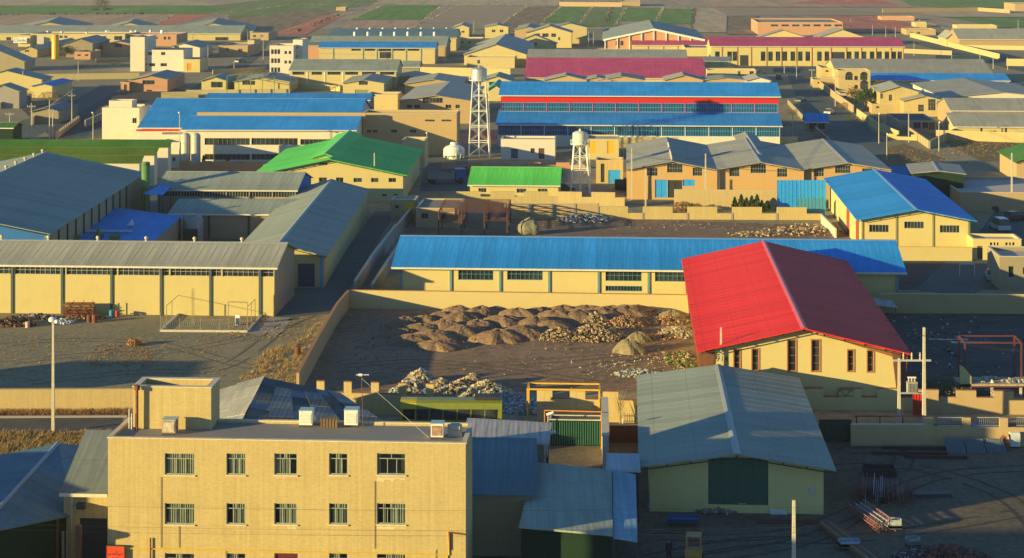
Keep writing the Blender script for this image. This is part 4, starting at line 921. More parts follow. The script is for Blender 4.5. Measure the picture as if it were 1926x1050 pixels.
# ---- saw-tooth green roofs left
for i, (ey, ry, xr, lb) in enumerate(((306, 293, 262, 'front bay of the saw tooth shed with olive green roof'), (291, 278, 290, 'middle bay of the saw tooth shed with olive green roof'), (276, 263, 316, 'rear bay of the saw tooth shed with brighter green roof'))):
    ridged(lb, -60, ey, xr, ey + 58, ry, roof='olive' if i < 2 else 'olive2', wall='white', vp=1050, pitch=20, mono=True, name='saw_tooth_shed', ov=.2, og=.3, gutter=False)
ridged('small green roofed shelter at the left edge', -40, 240, 24, 268, 231, roof='olive2', wall='dgreen', pitch=14, name='shelter', cat='shelter')
flat('pale white works building between the saw tooth shed and the silos', 300, 268, 338, 316, 262, wall='white', roofc='light', name='works_building', win=[(304, 284, 310, 292), (314, 284, 320, 292), (324, 296, 330, 304)])
# ================================================================== middle and far blocks
g, r, fl_ = gabled, ridged, flat
g('grey gabled hall with a wide dark window beside the first water tower', 752, 190, 886, 232, 180, 154, roof='grey', wall='sand', vp=1120, win=[(795, 184, 833, 194, 6), (765, 197, 775, 204), (779, 197, 790, 204), (838, 197, 849, 204), (857, 197, 865, 204)], ov=.5)
g('cream gabled workshop with an olive gate behind the blue hall', 645, 157, 722, 179, 151, 138, vp=1040, wall='cream2', win=[(675, 152, 692, 160, 3)], doors=[(668, 169, 693, 179, plain('olive_gate', (.25, .27, .15), .6))], ov=.4)
g('narrow grey gabled shed between the workshop and the wide window hall', 762, 158, 868, 176, 150, 138, vp=1040, wall='sand', ov=.4)
g('long low grey gable just behind the narrow shed', 740, 148, 800, 162, 143, 134, vp=1040, wall='sand', ov=.4)
r('grey roofed hall with dark bays between cream piers', 545, 133, 745, 165, 112, roof='greyb', wall='cream2', vp=1050, pitch=14, win=[(550, 134, 573, 141, 1), (586, 134, 606, 141, 1), (616, 134, 641, 141, 1), (649, 134, 674, 141, 1), (681, 134, 707, 141, 1), (715, 134, 742, 141, 1)], pil=(578, 611, 645), pilm=WHITE)
r('short grey canopy roof at the right end of the dark bay hall', 752, 126, 788, 140, 115, roof='greyb', wall='dim', vp=1050, name='canopy_building')
fl_('white three storey house with banks of dark windows', 507, 86, 552, 142, 82, wall='white', roofc='light', name='white_house', cat='house',
    win=[(a, b, a + 5, b + 9, 1) for b in (93, 110, 127) for a in (510, 516, 522)] + [(a, b, a + 5, b + 6, 1) for b in (96, 114) for a in (535, 543)])
fl_('white stair tower of the three storey house', 551, 75, 569, 140, 72, wall='white', roofc='light', name='stair_tower', cat='tower', win=[(555, 88, 560, 92), (555, 104, 560, 108)])
r('cream hall with a bright blue roof strip and dark openings', 600, 90, 818, 120, 79, roof='blue', wall='cream2', vp=1080, pitch=12, win=[(661, 91, 679, 96, 1), (686, 91, 706, 96, 1), (712, 91, 736, 97, 1), (740, 91, 762, 96, 1), (767, 91, 789, 96, 1)], doors=[(714, 98, 736, 110)], pil=(627, 683, 709, 738, 764, 792))
r('broad grey roofed hall behind the bright blue strip', 580, 86, 838, 110, 68, roof='greyb', wall='sand', vp=1080, pitch=12)
r('blue grey roofed hall at the foot of the fields', 618, 71, 858, 95, 54, roof='bluegrey', wall='cream2', vp=1080, pitch=12)
for i, (px, py) in enumerate([(x, 59) for x in range(672, 845, 24)] + [(x, 67) for x in range(667, 830, 25)]):
    P = W(px, py + 0, 7); o = root('roof_vent', 'tiny white vent on the blue grey roof by the fields', 'roof vent', P + Vector((0, 0, -.4)), 0, 'white vents on the far hall'); q = MB(); q.lathe((0, 0, 0), [(.5, 0), (.5, 1.5), (.2, 1.9)], 8); q.build('cowl', WHITE, o)
g('small grey roofed house on the field edge, left of two', 852, 52, 882, 72, 47, 42, vp=1040, wall='cream2', name='small_house', cat='house', roof='grey', win=[(868, 58, 874, 62)])
g('small cream house on the field edge, right of two', 912, 51, 956, 72, 47, 43, vp=1040, wall='cream2', name='small_house', cat='house', roof='grey', win=[(925, 56, 932, 61), (940, 56, 947, 61)])
g('grey roofed shed with a long sunlit slope above the pale store', 873, 103, 990, 122, 84, 64, vp=1120, wall='cream2', roof='grey')
fl_('pale low store with a flat roof below the long sunlit slope', 878, 108, 968, 128, 104, wall='cream2', roofc='light', name='store_building', win=[(898, 113, 903, 120)])
g('blue and grey gable left of the white framed hall, front one', 962, 82, 1046, 96, 66, 64, vp=1120, wall='cream2', roof='greyb', win=[(1000, 80, 1010, 86)])
g('house with sunny upper walls among the grey gables', 990, 62, 1075, 90, 49, 45, vp=1120, wall='cream2', roof='grey', name='gabled_house', cat='house', win=[(1008, 63, 1016, 70), (1020, 63, 1032, 70), (1037, 63, 1046, 70), (1050, 70, 1054, 76)])
g('rear blue and grey gable left of the white framed hall', 1036, 52, 1104, 82, 44, 41, vp=1120, wall='cream2', roof='greyb')
g('low grey gable at the far left of the gable cluster', 968, 56, 1015, 74, 51, 44, vp=1120, wall='sand', roof='greyb')
r('long magenta roofed hall with a grey rear roof', 988, 146, 1326, 168, 109, roof='magenta', wall='cream2', vp=1150, pitch=14)
r('grey roofed hall directly behind the long magenta roof', 992, 112, 1292, 128, 93, roof='grey', wall='sand', vp=1150, pitch=10)
wf = g('large hall with white gable framing and a grey blue roof', 1138, 73, 1322, 97, 54, 38, roof='greyb', wall='peach', vp=1150, ov=1.2, og=.8, win=[(1158, 77, 1164, 86), (1167, 77, 1173, 86)])
q = MB()
for sx in (-1, 1):
    q.hexa([(wf.w / 2, -.75, wf.hr - .7), (wf.w / 2 + sx * (wf.w / 2 + .8), -.75, wf.he - .9), (wf.w / 2 + sx * (wf.w / 2 + .8), -.45, wf.he - .9), (wf.w / 2, -.45, wf.hr - .7),
            (wf.w / 2, -.75, wf.hr + .1), (wf.w / 2 + sx * (wf.w / 2 + .8), -.75, wf.he - .1), (wf.w / 2 + sx * (wf.w / 2 + .8), -.45, wf.he - .1), (wf.w / 2, -.45, wf.hr + .1)])
for k in range(9): x = wf.w * k / 8; t = wf.he + (wf.hr - wf.he) * (1 - abs(x - wf.w / 2) / (wf.w / 2)); q.box(x - .2, x + .2, -.5, -.1, 0, t - .3)
q.build('white_frame', WHITE, wf.rt)
r('magenta roofed annexe in front of the white framed hall', 1190, 85, 1330, 99, 71, roof='magenta', wall='cream2', vp=1150, pitch=12, pil=(1219, 1248, 1275), pilm=FRMR)
fl_('small cream block with a grey roof between the magenta roofs', 1288, 90, 1334, 106, 80, wall='cream2', roofc='dim', name='small_block')
r('very long magenta roofed depot with a row of dark doorways', 1337, 87, 1700, 124, 70, roof='magenta', wall='yellow', vp=1150, pitch=12,
  win=[(a, 97, a + 9, 115, 1) for a in (1345, 1368, 1378, 1431, 1445, 1459, 1472, 1487, 1501, 1515, 1537, 1551, 1593, 1607, 1621, 1636, 1650, 1664, 1677, 1688)], doors=[(1392, 104, 1408, 124), (1564, 98, 1589, 120)], pil=(1358, 1387, 1413, 1442, 1470, 1498, 1527, 1563, 1592, 1620, 1648, 1676, 1699), pilm=FRMR)
panelroof('open grey canopy on posts beside the magenta roof', [(1325, 115, 4.5), (1373, 116, 4.5), (1375, 107, 4.8), (1322, 106, 4.8)], mat='grey', name='canopy_roof')
fl_('low orange brick wall building behind the blue factory', 1330, 132, 1422, 150, 129, wall='cream2', roofc='light', name='low_building', win=[(1388, 134, 1393, 142), (1410, 134, 1418, 141)])
for i, (a, b, ap, bk, vp, lb) in enumerate(((1024, 1103, 142, 137, 1160, 'first small grey gable peeping over the blue factory roof, leftmost'), (1094, 1150, 146, 141, 1160, 'second small grey gable peeping over the blue factory roof'), (1125, 1212, 144, 137, 1160, 'third small grey gable peeping over the blue factory, near the mast'),
        (1250, 1322, 142, 136, 1160, 'tall sunlit grey gable peeping over the right part of the blue factory'), (1322, 1404, 147, 141, 1160, 'last grey gable peeping over the blue factory before the small brown roof'))):
    g(lb, a, 151, b, 184, ap, bk, roof='grey', wall='sand', vp=vp, name='small_shed', cat='shed', ov=.3)
g('small brown roofed house at the right end of the blue factory', 1404, 152, 1449, 186, 146, 139, roof='tin', wall='white', name='small_house', cat='house', vp=1180)
# right side
r('long grey roofed hall behind the bright blue strip roof on the right', 1574, 137, 1866, 156, 111, roof='grey', wall='cream2', pitch=11)
r('cream hall with a narrow bright blue roof and arched openings', 1637, 151, 1898, 170, 138, roof='blue', wall='cream2', pitch=11, win=[(1668, 153, 1676, 160), (1742, 154, 1756, 164), (1762, 154, 1778, 164)])
arc = fl_('brick house with arched windows by the right hand street', 1577, 133, 1637, 176, 129, wall='brick', roofc='dark', name='arched_house', cat='house', win=[(1590, 142, 1604, 151, 3), (1607, 143, 1614, 151, 1), (1618, 142, 1632, 151, 3), (1607, 160, 1614, 168, 1), (1618, 158, 1633, 168, 3)])
for (px, py, w_) in ((1597, 142, 14), (1625, 142, 14), (1625.5, 158, 15)):
    x, z = arc.fr(px, py); q = MB(); rr = w_ / 2 / S(176); n = 12
    q.face([(x + rr * math.cos(math.pi * k / n), -.02, z + rr * math.sin(math.pi * k / n)) for k in range(n + 1)]); q.build('arch_light', GLS, arc.rt)
g('brick workshop with tall glazed front facing the right hand street', 1700, 190, 1778, 219, 181, 168, roof='grey', wall='brick', vp=1300, win=[(1727, 197, 1738, 210, 3, 2), (1746, 186, 1760, 208, 3, 3), (1763, 186, 1774, 200, 2, 2)], ov=.5)
g('sandy house with a pale roof left of the glazed workshop', 1655, 173, 1728, 214, 163, 153, roof='grey', wall='brick', vp=1250, win=[(1672, 178, 1678, 190), (1656, 176, 1661, 186)], name='gabled_house', cat='house')
g('large sunlit grey roof with a blue right slope behind the stepped halls', 1780, 184, 1990, 206, 174, 148, roof='grey', wall='white', vp=1120, ov=.6)
r('upper stepped grey roof at the right edge', 1790, 208, 2030, 238, 185, roof='grey', wall='sand', pitch=12)
r('lower stepped grey roof at the right edge with a cream front', 1796, 238, 2040, 256, 213, roof='grey', wall='cream2', pitch=12, mono=True, pil=(1845, 1891), pilm=DARK)
fl_('glass fronted guard office with a dark roof by the street', 1690, 228, 1762, 250, 214, wall='dim', roofc='dark', name='guard_office', win=[(1718, 230, 1732, 242), (1735, 230, 1746, 242), (1747, 230, 1758, 244)])
ki = r('small kiosk under a steep bright blue roof beside the street', 1516, 228, 1556, 247, 214, roof='blue2', wall='dim', pitch=30, name='kiosk', cat='kiosk', win=[(1522, 231, 1536, 244), (1539, 231, 1552, 244)])
# top right
r('grey roofed store at the upper right with a saw toothed left end', 1804, 74, 2030, 92, 54, roof='grey', wall='sand', pitch=14, vp=1180)
g('pale pointed store end beside the upper right grey roof', 1780, 72, 1808, 88, 60, 56, roof='grey', wall='cream2', vp=1180)
g('low grey gable behind the magenta depot, left one', 1427, 70, 1515, 84, 57, 55, roof='grey', wall='cream2', vp=1180)
g('broad grey gable behind the magenta depot, right one', 1525, 75, 1640, 86, 56, 52, roof='grey', wall='cream2', vp=1180)
fl_('brown brick kiln building with a row of openings above the depot', 1425, 42, 1585, 66, 35, wall='peach', roofc='dim', name='brick_works', cat='building', win=[(x, 46, x + 14, 50, 2) for x in range(1450, 1575, 20)])
# top left
for (a, ey, b, base, ap, bk, vp_, lb) in ((20, 56, 156, 62, 42, 32, 411, 'blue grey gable rising behind the long roof, leftmost'), (196, 54, 284, 60, 43, 36, 510, 'low blue grey gable rising behind the long roof, middle one'), (320, 60, 476, 64, 44, 34, 568, 'wide blue grey gable rising behind the long roof, rightmost')):
    g(lb, a, ey, b, base, ap, bk, roof='greyb', wall='cream2', vp=vp_, ov=.6)
r('very long grey roofed hall with cream walls at the foot of the fields', -80, 63, 452, 76, 48, roof='greyb', wall='cream2', vp=1000, pitch=12, win=[(x, 70, x + 9, 76) for x in (12, 40, 115, 128, 170)] + [(405, 70, 430, 78)])
fl_('yellow plastered office in front of the very long grey hall, with a sign', 34, 67, 57, 88, 64, wall='cream2', roofc='light', name='sign_office')
fl_('cream row of flat offices with rooftop tanks, middle section', 57, 64, 235, 87, 60, wall='cream2', roofc='light', name='office_row', win=[(112, 67, 118, 72), (121, 67, 127, 72), (182, 68, 200, 80, 4), (215, 68, 230, 76)])
fl_('cream row of flat offices with square windows, right section', 233, 65, 332, 87, 61, wall='peach', roofc='light', name='office_row', win=[(236, 69, 250, 73), (284, 69, 289, 74), (292, 69, 297, 74), (308, 69, 313, 75), (316, 69, 321, 75)])
p = W(45, 88); rt = root('sign_board', 'white board with dark lettering on the cream office', 'sign', Vector((p.x - 1.6, p.y - 1.5, 1.6))); 
q = MB(); q.box(-2.3, 3.2, 0, .1, 0, 2.2); q.build('board', WHITE, rt)
tc = bpy.data.curves.new('lettering', 'FONT'); tc.body = 'Chinko'; tc.size = 1.9; tc.extrude = .01; to = bpy.data.objects.new('lettering', tc); COL.objects.link(to); to.parent = rt; to.location = (-2.1, -.02, .5); to.rotation_euler = (R(90), 0, 0); tc.materials.append(DARK)
bpy.context.view_layer.update(); me = bpy.data.meshes.new_from_object(to.evaluated_get(bpy.context.evaluated_depsgraph_get())); o = bpy.data.objects.new('lettering', me); COL.objects.link(o); o.parent = rt; o.location = to.location.copy(); o.rotation_euler = to.rotation_euler.copy(); bpy.data.objects.remove(to)
p = W(104, 111); rt = root('silo', 'yellow cylindrical silo in the yard left of the white villa', 'silo', p); q = MB(); q.lathe((0, 0, 0), [(1.3, 0), (1.3, 8.6), (1.0, 8.9)], 20); q.build('tank', plain('silo_yellow', (.80, .42, .01), .4), rt, smooth=True)
vl = fl_('white villa with square windows and a taller left part', 245, 94, 345, 134, 90, wall='white', roofc='dark', name='white_villa', cat='house', win=[(278, 98, 286, 104), (303, 98, 311, 104), (280, 119, 292, 125), (302, 119, 314, 125), (274, 119, 277, 123, 1)])
fl_('tall plain white tower part of the villa', 245, 70, 272, 134.5, 66, wall='white', roofc='dark', name='villa_tower', cat='tower')
fl_('low garage with an orange door right of the white villa', 345, 112, 376, 136, 108, wall='cream2', roofc='light', name='garage', cat='garage', doors=[(352, 119, 360, 133, ORG)])
g('cream gable with a round window behind the white villa', 312, 90, 376, 110, 82, 75, roof='greyb', wall='white', vp=1000, name='gabled_house', cat='house', win=[(328, 87, 337, 93)])
g('grey roofed brick hall with a dark gate left of the white villa', 193, 84, 252, 105, 78, 70, roof='greyb', wall='peach', vp=980, win=[(215, 82, 229, 90, 3)])
g('blue grey roof shed just right of the yellow silo', 124, 82, 174, 108, 73, 66, roof='greyb', wall='dim', vp=960)
g('small house with a red roof beside the yellow silo', 108, 88, 139, 102, 82, 80, roof='maroon', wall='white', vp=980, name='small_house', cat='house')
g('cream gable with a small window left of the yellow silo', 38, 94, 70, 108, 88, 72, roof='greyb', wall='brick', vp=980, name='gabled_house', cat='house', win=[(47, 94, 55, 98)])
g('grey gable shed cut by the left edge of the picture, upper one', -90, 116, 46, 134, 88, 84, roof='greyb', wall='dim', vp=980)
g('grey blue roofed workshop at the left edge beside a wall', -60, 150, 78, 176, 133, 128, roof='greyb', wall='cream2', vp=960)
g('small yellow house with a bright blue roof near the left road', 60, 162, 98, 184, 158, 148, roof='blue2', wall='cream2', vp=1050, name='small_house', cat='house')
g('shaded grey gabled shed at the left edge above the road', -30, 172, 36, 204, 160, 156, roof='greyb', wall='concrete', vp=980, name='small_shed', cat='shed')
g('pink brick gabled hall with one wide dark window', 245, 150, 315, 172, 143, 132, roof='greyb', wall='peach', vp=1020, win=[(268, 151, 291, 159, 3)], doors=[(276, 169, 286, 172)], ov=.5)
fl_('tiny pink brick gate lodge beside the wide window hall', 226, 155, 243, 173, 152, wall='peach', roofc='light', name='gate_lodge', cat='hut', doors=[(233, 159, 239, 171)])
g('cream gabled workshop with one dark window by the green pergola', 379, 152, 425, 174, 145, 137, roof='greyb', wall='cream2', vp=1020, win=[(397, 154, 419, 165, 2)])
g('cream gabled workshop with glazed gable behind the green pergola', 441, 154, 545, 174, 146, 136, roof='greyb', wall='cream2', vp=1020, win=[(456, 150, 480, 160, 5)])

for k, (px, py, rr) in enumerate(((90, 60, .6), (116, 60, .5), (163, 61, .5), (201, 60, .7), (205, 59, .6), (247, 60, .7), (256, 60, .7), (283, 58, .6), (305, 60, .8))):
    P = W(px, py + 3, 4.4); rt = root('roof_tank', 'small white tank or cooler standing on the cream office row', 'tank', P, 0, 'tanks on the cream office row'); q = MB(); q.lathe((0, 0, 0), [(rr, 0), (rr, rr * 1.6), (rr * .4, rr * 1.9)], 10); q.build('tank', WHITE, rt)
fl_('ruined looking low brick house between the villa and the long hall', 411, 86, 466, 106, 80, wall='sand', roofc='light', name='low_house', cat='house', win=[(425, 90, 430, 96), (448, 92, 456, 98)])
fl_('narrow cream kiosk at the right of the ruined looking house', 466, 76, 478, 100, 73, wall='cream2', roofc='light', name='narrow_house', cat='house')
r('low grey store between the white house and the broad grey hall', 575, 86, 600, 112, 80, roof='slate', wall='peach', vp=1080)
fl_('low cream shed in front of the bright blue strip hall, left end', 602, 107, 625, 116, 104, wall='cream2', roofc='light', name='small_shed', cat='shed')
g('teal roofed little shed between the two water tower halls', 918, 168, 942, 190, 160, 150, roof='teal', wall='cream2', vp=1150, name='small_shed', cat='shed')
g('grey gable peeping behind the tall water tower', 905, 152, 960, 176, 144, 136, roof='greyb', wall='cream2', vp=1150, win=[(920, 154, 930, 161, 2)])
fl_('cream block behind the tall wide window hall', 690, 178, 748, 208, 173, wall='cream2', roofc='light', name='small_block')
g('low brown grey shed left of the saw tooth roofs road', 60, 210, 110, 232, 204, 192, roof='slate', wall='dim', vp=1000, name='small_shed', cat='shed')
for (a, b_, c, d_, e_, lb) in ((1530, 150, 1575, 165, 146, 'low brick garden wall house before the arched house'), (1580, 176, 1640, 192, 171, 'garden front wall of the arched house with a small opening'), (1640, 196, 1690, 214, 190, 'flat brick annexe below the sandy house'), (1545, 128, 1574, 150, 122, 'pale brick hut between the depot and the arched house')):
    fl_(lb, a, b_, c, d_, e_, wall='brick', roofc='light', name='brick_hut', cat='hut', win=[(a + 8, b_ + 4, a + 14, b_ + 8)])
# ================================================================== walls and yards
fence('cream wall with black dashes closing the rear of the mound yard', [(655, 580), (1300, 590)], 2.05, wall='cream2', copm=plain('orange_coping', (.42, .20, .08), .9))
wlx = fence('long side wall of the mound yard running away towards the corner', [(560, 745), (600, 668), (634, 607), (656, 580)], 2.05, wall='sand', copm=plain('orange_coping', (.42, .20, .08), .9), piers=0)
fence('grey stepped wall beside the dark alley behind the yard corner', [(668, 560), (700, 508), (745, 448)], 1.9, wall='concrete', t=.3)
fence('second grey wall running beside the left end of the blue hall', [(700, 560), (728, 515), (752, 478)], 1.5, wall='concrete', t=.3)
fence('grey wall section beside the rusty beams, farthest along the alley', [(745, 448), (782, 402)], 1.7, wall='concrete', t=.3)
fence('front yard wall with square merlons behind the patchwork roof', [(596, 776), (853, 783)], 2.75, wall='brick', cren=(2.65, 1.72, .95), copm=plain('red_brick_edge', (.30, .12, .07), .9))
fence('front yard wall piece with low openings behind the yellow gate frame', [(1010, 790), (1196, 795)], 2.6, wall='brick', cren=(2.6, 1.5, .7), copm=plain('red_brick_edge', (.30, .12, .07), .9))
def grille(px0, px1, base, z0, z1, label):
    A = W(px0, base); Bp = W(px1, base); e = Bp - A; n = max(3, int(e.length / .35)); rt = root('iron_grille', label, 'grille', A, 0, 'scrolled iron grilles in the wall openings'); q = MB()
    q.tube((0, 0, z0), e + Vector((0, 0, z0)), .03, n=4); q.tube((0, 0, z1), e + Vector((0, 0, z1)), .03, n=4)
    q.build('rail', DARK, rt); q = MB(); pv = None
    for k in range(n * 4 + 1):
        t = k / (n * 4); p = e * t + Vector((0, 0, (z0 + z1) / 2 + (z1 - z0) * .42 * math.sin(t * 9.5)))
        if pv is not None: q.tube(pv, p, .03, n=4)
        pv = p
    q.build('scroll', DARK, rt)
# wall in front of the red hall (upper) and its openings
yw = fence('tall cream wall with framed openings in front of the red roofed hall', [(1505, 771), (1722, 772)], 1.9, wall='yellow', cren=(2.9, 1.35, .75), copm=plain('red_brick_edge', (.30, .12, .07), .9))
yw2 = fence('shaded continuation of the wall with framed openings at the right edge', [(1728, 776), (2010, 781)], 2.0, wall='sand', cren=(3.3, 1.5, .6), copm=plain('red_brick_edge', (.30, .12, .07), .9))
for a, b, lb in ((1576, 1606, 'curly iron grille in the wall opening under the red hall'), (1852, 1898, 'curly iron grille in the shaded wall opening right of the steel posts')): grille(a, b, 773, 1.3, 1.85, lb)
fence('lower cream wall with barred openings along the shaded yard', [(1600, 838), (1740, 838)], 1.7, wall='sand')
fence('lower wall with long barred openings at the right of the shaded yard', [(1740, 838), (2020, 840)], 2.3, wall='sand', cren=(3.2, 2.35, .75), coping=False)
for k, a in enumerate((1764, 1838, 1912)):
    A = W(a, 837); rt = root('window_grille', ['barred opening just right of the maroon posts', 'barred opening above the blue trailer', 'barred opening cut by the right edge'][k], 'grille', A); q = MB()
    for j in range(14): q.box(j * .17, j * .17 + .03, -.02, .02, 1.58, 2.25)
    q.build('bar', plain('bar_grey', (.22, .22, .2), .6), rt); q = MB(); q.box(0, 2.25, -.03, .03, 2.22, 2.27); q.box(0, 2.25, -.03, .03, 1.56, 1.6); q.build('rail', GALV, rt)
# yard walls in the left foreground
fence('yellow rendered wall along the lot beside the road', [(-120, 776), (252, 774)], 2.0, wall='brick', t=.3, copm=plain('thin_coping', (.34, .26, .14), .9))
fence('low pale kerb of the road by the yellow rendered wall', [(-120, 787), (240, 785)], .18, wall='concrete', coping=False, name='kerb', cat='kerb')
fence('crenellated brick wall behind the second yard, long middle run', [(1125, 412), (1545, 414)], 1.9, wall='brick', cren=(7.2, 2.2, .95), coping=False, piers=7.2)
fence('shaded plain wall behind the rusty beams', [(950, 412), (1125, 412)], 2.3, wall='sand', coping=True, piers=3.4)
fence('cream wall with notched top behind the small water tower', [(858, 389), (1050, 389), (1175, 391)], 2.4, wall='brick', cren=(5.5, 1.5, .8), coping=False)
fence('brick enclosure wall with small conifers before it', [(1268, 392), (1495, 394)], 2.9, wall='brick', coping=True)
fence('pale skirting wall below the blue roofed hall doors', [(1545, 420), (1572, 448)], 1.3, wall='white', t=.2)
fence('stepped brick pillars carrying grilles under the triple gables', [(1668, 262), (1760, 266)], 1.2, wall='brick', cren=(5.6, 3, .5), coping=False)
fence('buttressed brick wall running from the guard office towards the hall', [(1798, 255), (1748, 280), (1700, 246)], 1.6, wall='brick', piers=2.2, coping=False)
fence('long sunny boundary wall below the stepped grey roofs', [(1760, 263), (2020, 272)], 2.0, wall='brick')
fence('sunny wall behind the triple gabled hall running to the blue factory', [(1100, 278), (1500, 276)], 2.0, wall='cream2')
fence('row of shaded brick panels between towers and cooling tower', [(830, 318), (1100, 318)], 1.2, wall='peach', cren=(5.2, 2.8, .45), coping=False)
fence('brick panel fence beside the white silos', [(340, 322), (500, 324)], 1.9, wall='peach', cren=(4.2, 2, .5), coping=False)
fence('sunlit long wall in the upper left in front of the pink hall', [(76, 151), (262, 148)], 1.8, wall='cream2')
fence('short sunlit wall beside the end of the wide blue roof', [(303, 185), (373, 184)], 1.6, wall='cream2')
fence('long wall under the green pergola of the upper left workshops', [(350, 178), (545, 176)], 1.2, wall='cream2')
fence('low cream yard wall under the grey roof by the magenta hall', [(790, 142), (960, 145)], 2.6, wall='cream2')
fence('shaded wall behind the red roofed hall towards the right edge', [(1655, 588), (2100, 592)], 2.1, wall='sand')
fence('distant mud wall of a walled orchard at the upper right', [(1660, 24), (1840, 22), (1900, 26)], 2.5, wall='sand', t=.6)
fence('far compound wall at the top middle of the picture', [(1052, 12), (1170, 13)], 3.0, wall='sand', t=.6)
fence('cream walls of the plots along the upper right road', [(1712, 70), (1800, 92), (1880, 112)], 2.0, wall='cream2')
fence('second plot wall under the upper right grey store', [(1795, 92), (2000, 96)], 1.6, wall='cream2')
fence('pale low wall at the right edge under the upper store', [(1893, 124), (2010, 126)], 2.4, wall='cream2')
fence('shaded wall of the long plot beside the left road', [(140, 180), (62, 235)], 1.8, wall='dim')
fence('low wall with small piers beside the left road', [(105, 262), (150, 228)], 1.4, wall='sand', cren=(3.2, 1.4, .5))
fence('grey wall opposite the small piers', [(160, 240), (200, 222)], 1.6, wall='dim')
for i, (lb, xl, ty, xr, b, by, wl, zz) in enumerate((
    ('far compound with a pale gatehouse at the top middle', 1168, 3, 1204, 12, 0, 'sand', 0), ('tiny lone hut among the distant fields', 632, 14, 650, 20.5, 13, 'sand', 0),
    ('small cream hut by the upper right road', 1722, 43, 1743, 52, 41, 'cream2', 0), ('distant low brick house at the upper right corner', 1909, 8, 1960, 22, 5, 'sand', 0),
    ('low long sheds behind the brick kiln building', 1658, 32, 1720, 39, 30, 'peach', 0), ('pale open frame building beyond the upper right store', 1800, 48, 1875, 55, 46, 'cream2', 0))):
    fl_(lb, xl, ty, xr, b, by, wall=wl, roofc='light', name='distant_hut', cat='hut', win=[])
# right middle blocks
flat('yellow guardhouse with a brown door and small square windows', 1830, 450, 1921, 489, 440, wall='yellow', roofc='light', name='guardhouse', cat='guardhouse', doors=[(1838, 463, 1848, 488, plain('brown_door', (.14, .09, .05), .6))], win=[(1862, 456, 1867, 462, 1), (1869, 456, 1873, 462, 1), (1875, 456, 1879, 462, 1), (1891, 456, 1896, 462, 1), (1898, 456, 1902, 462, 1), (1904, 456, 1909, 462, 1)], par=.3)
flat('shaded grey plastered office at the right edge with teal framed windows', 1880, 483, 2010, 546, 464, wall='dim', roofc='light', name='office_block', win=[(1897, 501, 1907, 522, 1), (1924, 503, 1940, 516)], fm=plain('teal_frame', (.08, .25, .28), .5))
flat('sandy flat roofed block behind the parked cars, lit at its left end', 1805, 362, 1990, 398, 332, wall='sand', roofc='light', name='flat_block', lwin=[])
gabled('dark open fronted shed with a grey roof sheltering a pale car', 1718, 326, 1812, 382, 322, 306, roof='grey', wall='dgreen', vp=1500, name='open_shed', cat='shed')
gabled('green roofed pale hall cut by the right edge', 1912, 304, 2060, 345, 280, 262, roof='olive2', wall='sand', vp=1250)
flat('white small building with brown doors under the blue factory', 942, 262, 1044, 300, 256, wall='white', roofc='light', name='small_building', doors=[(961, 280, 974, 298, plain('slate_door', (.10, .11, .12), .6)), (1013, 279, 1024, 299, plain('dark_brown_door', (.10, .06, .05), .6))], win=[(998, 279, 1006, 288)], par=.3)
flat('cream pavilion with bright orange panels behind the water tower', 1103, 262, 1164, 300, 254, wall='cream2', roofc='light', name='pavilion', doors=[(1107, 266, 1122, 288, YEL), (1142, 265, 1156, 289, YEL)], par=.2)
flat('brick gate block with a tall opening beside the blue gate', 1121, 302, 1172, 345, 296, wall='brick', roofc='dim', name='gate_block', doors=[(1130, 308, 1137, 343), (1144, 320, 1167, 345, BLU)])
flat('small cream gatehouse with a yellow door beside the alley', 736, 376, 781, 414, 369, wall='sand', roofc='light', name='gatehouse', cat='hut', doors=[(760, 380, 778, 408, YEL)], win=[(742, 386, 750, 393)], par=.2)
flat('low cream hut with two windows behind the rusty beams', 782, 392, 862, 428, 374, wall='sand', roofc='dim', name='low_hut', cat='hut', win=[(792, 401, 806, 412, 2), (826, 402, 838, 412, 2)], par=.15)
# blue sliding gates between brick wall and blue hall
def gate(label, a, b, base, top, m, cat='gate'):
    A = W(a, base); Bp = W(b, base); e = (Bp - A); L = e.length; rt = root('sheet_gate', label, cat, A, math.atan2(e.y, e.x)); h = (base - top) / S(base); q = MB(); n = max(3, int(L / .5))
    q.box(0, L, -.02, .02, .05, h); q.build('sheet', m, rt); q = MB()
    for k in range(n + 1): q.box(L * k / n - .03, L * k / n + .03, -.06, -.02, .05, h)
    q.build('rib', m, rt)
    return rt
gate('tall bright blue sheet gate left part beside the blue roofed hall', 1462, 1504, 396, 339, BLU); gate('tall bright blue sheet gate right part beside the blue roofed hall', 1505, 1553, 398, 339, BLU)
gate('low blue gate leaf in the crenellated brick wall', 1500, 1553, 411, 373, plain('teal_paint', (.06, .28, .42), .5)); gate('dark green gate at the left end of the lower yard wall', 1541, 1601, 833, 789, plain('gate_green', (.01, .035, .025), .6))
gate('red narrow metal door in the sunny wall', 1717, 1733, 785, 738, RED); gate('blue gate panel at the far left of the brick hall', 1190, 1200, 374, 322, plain('teal_paint', (.06, .28, .42), .5))
gate('blue sheet fence strip behind the blue gabled hall', 1668, 1712, 336, 313, BLU)

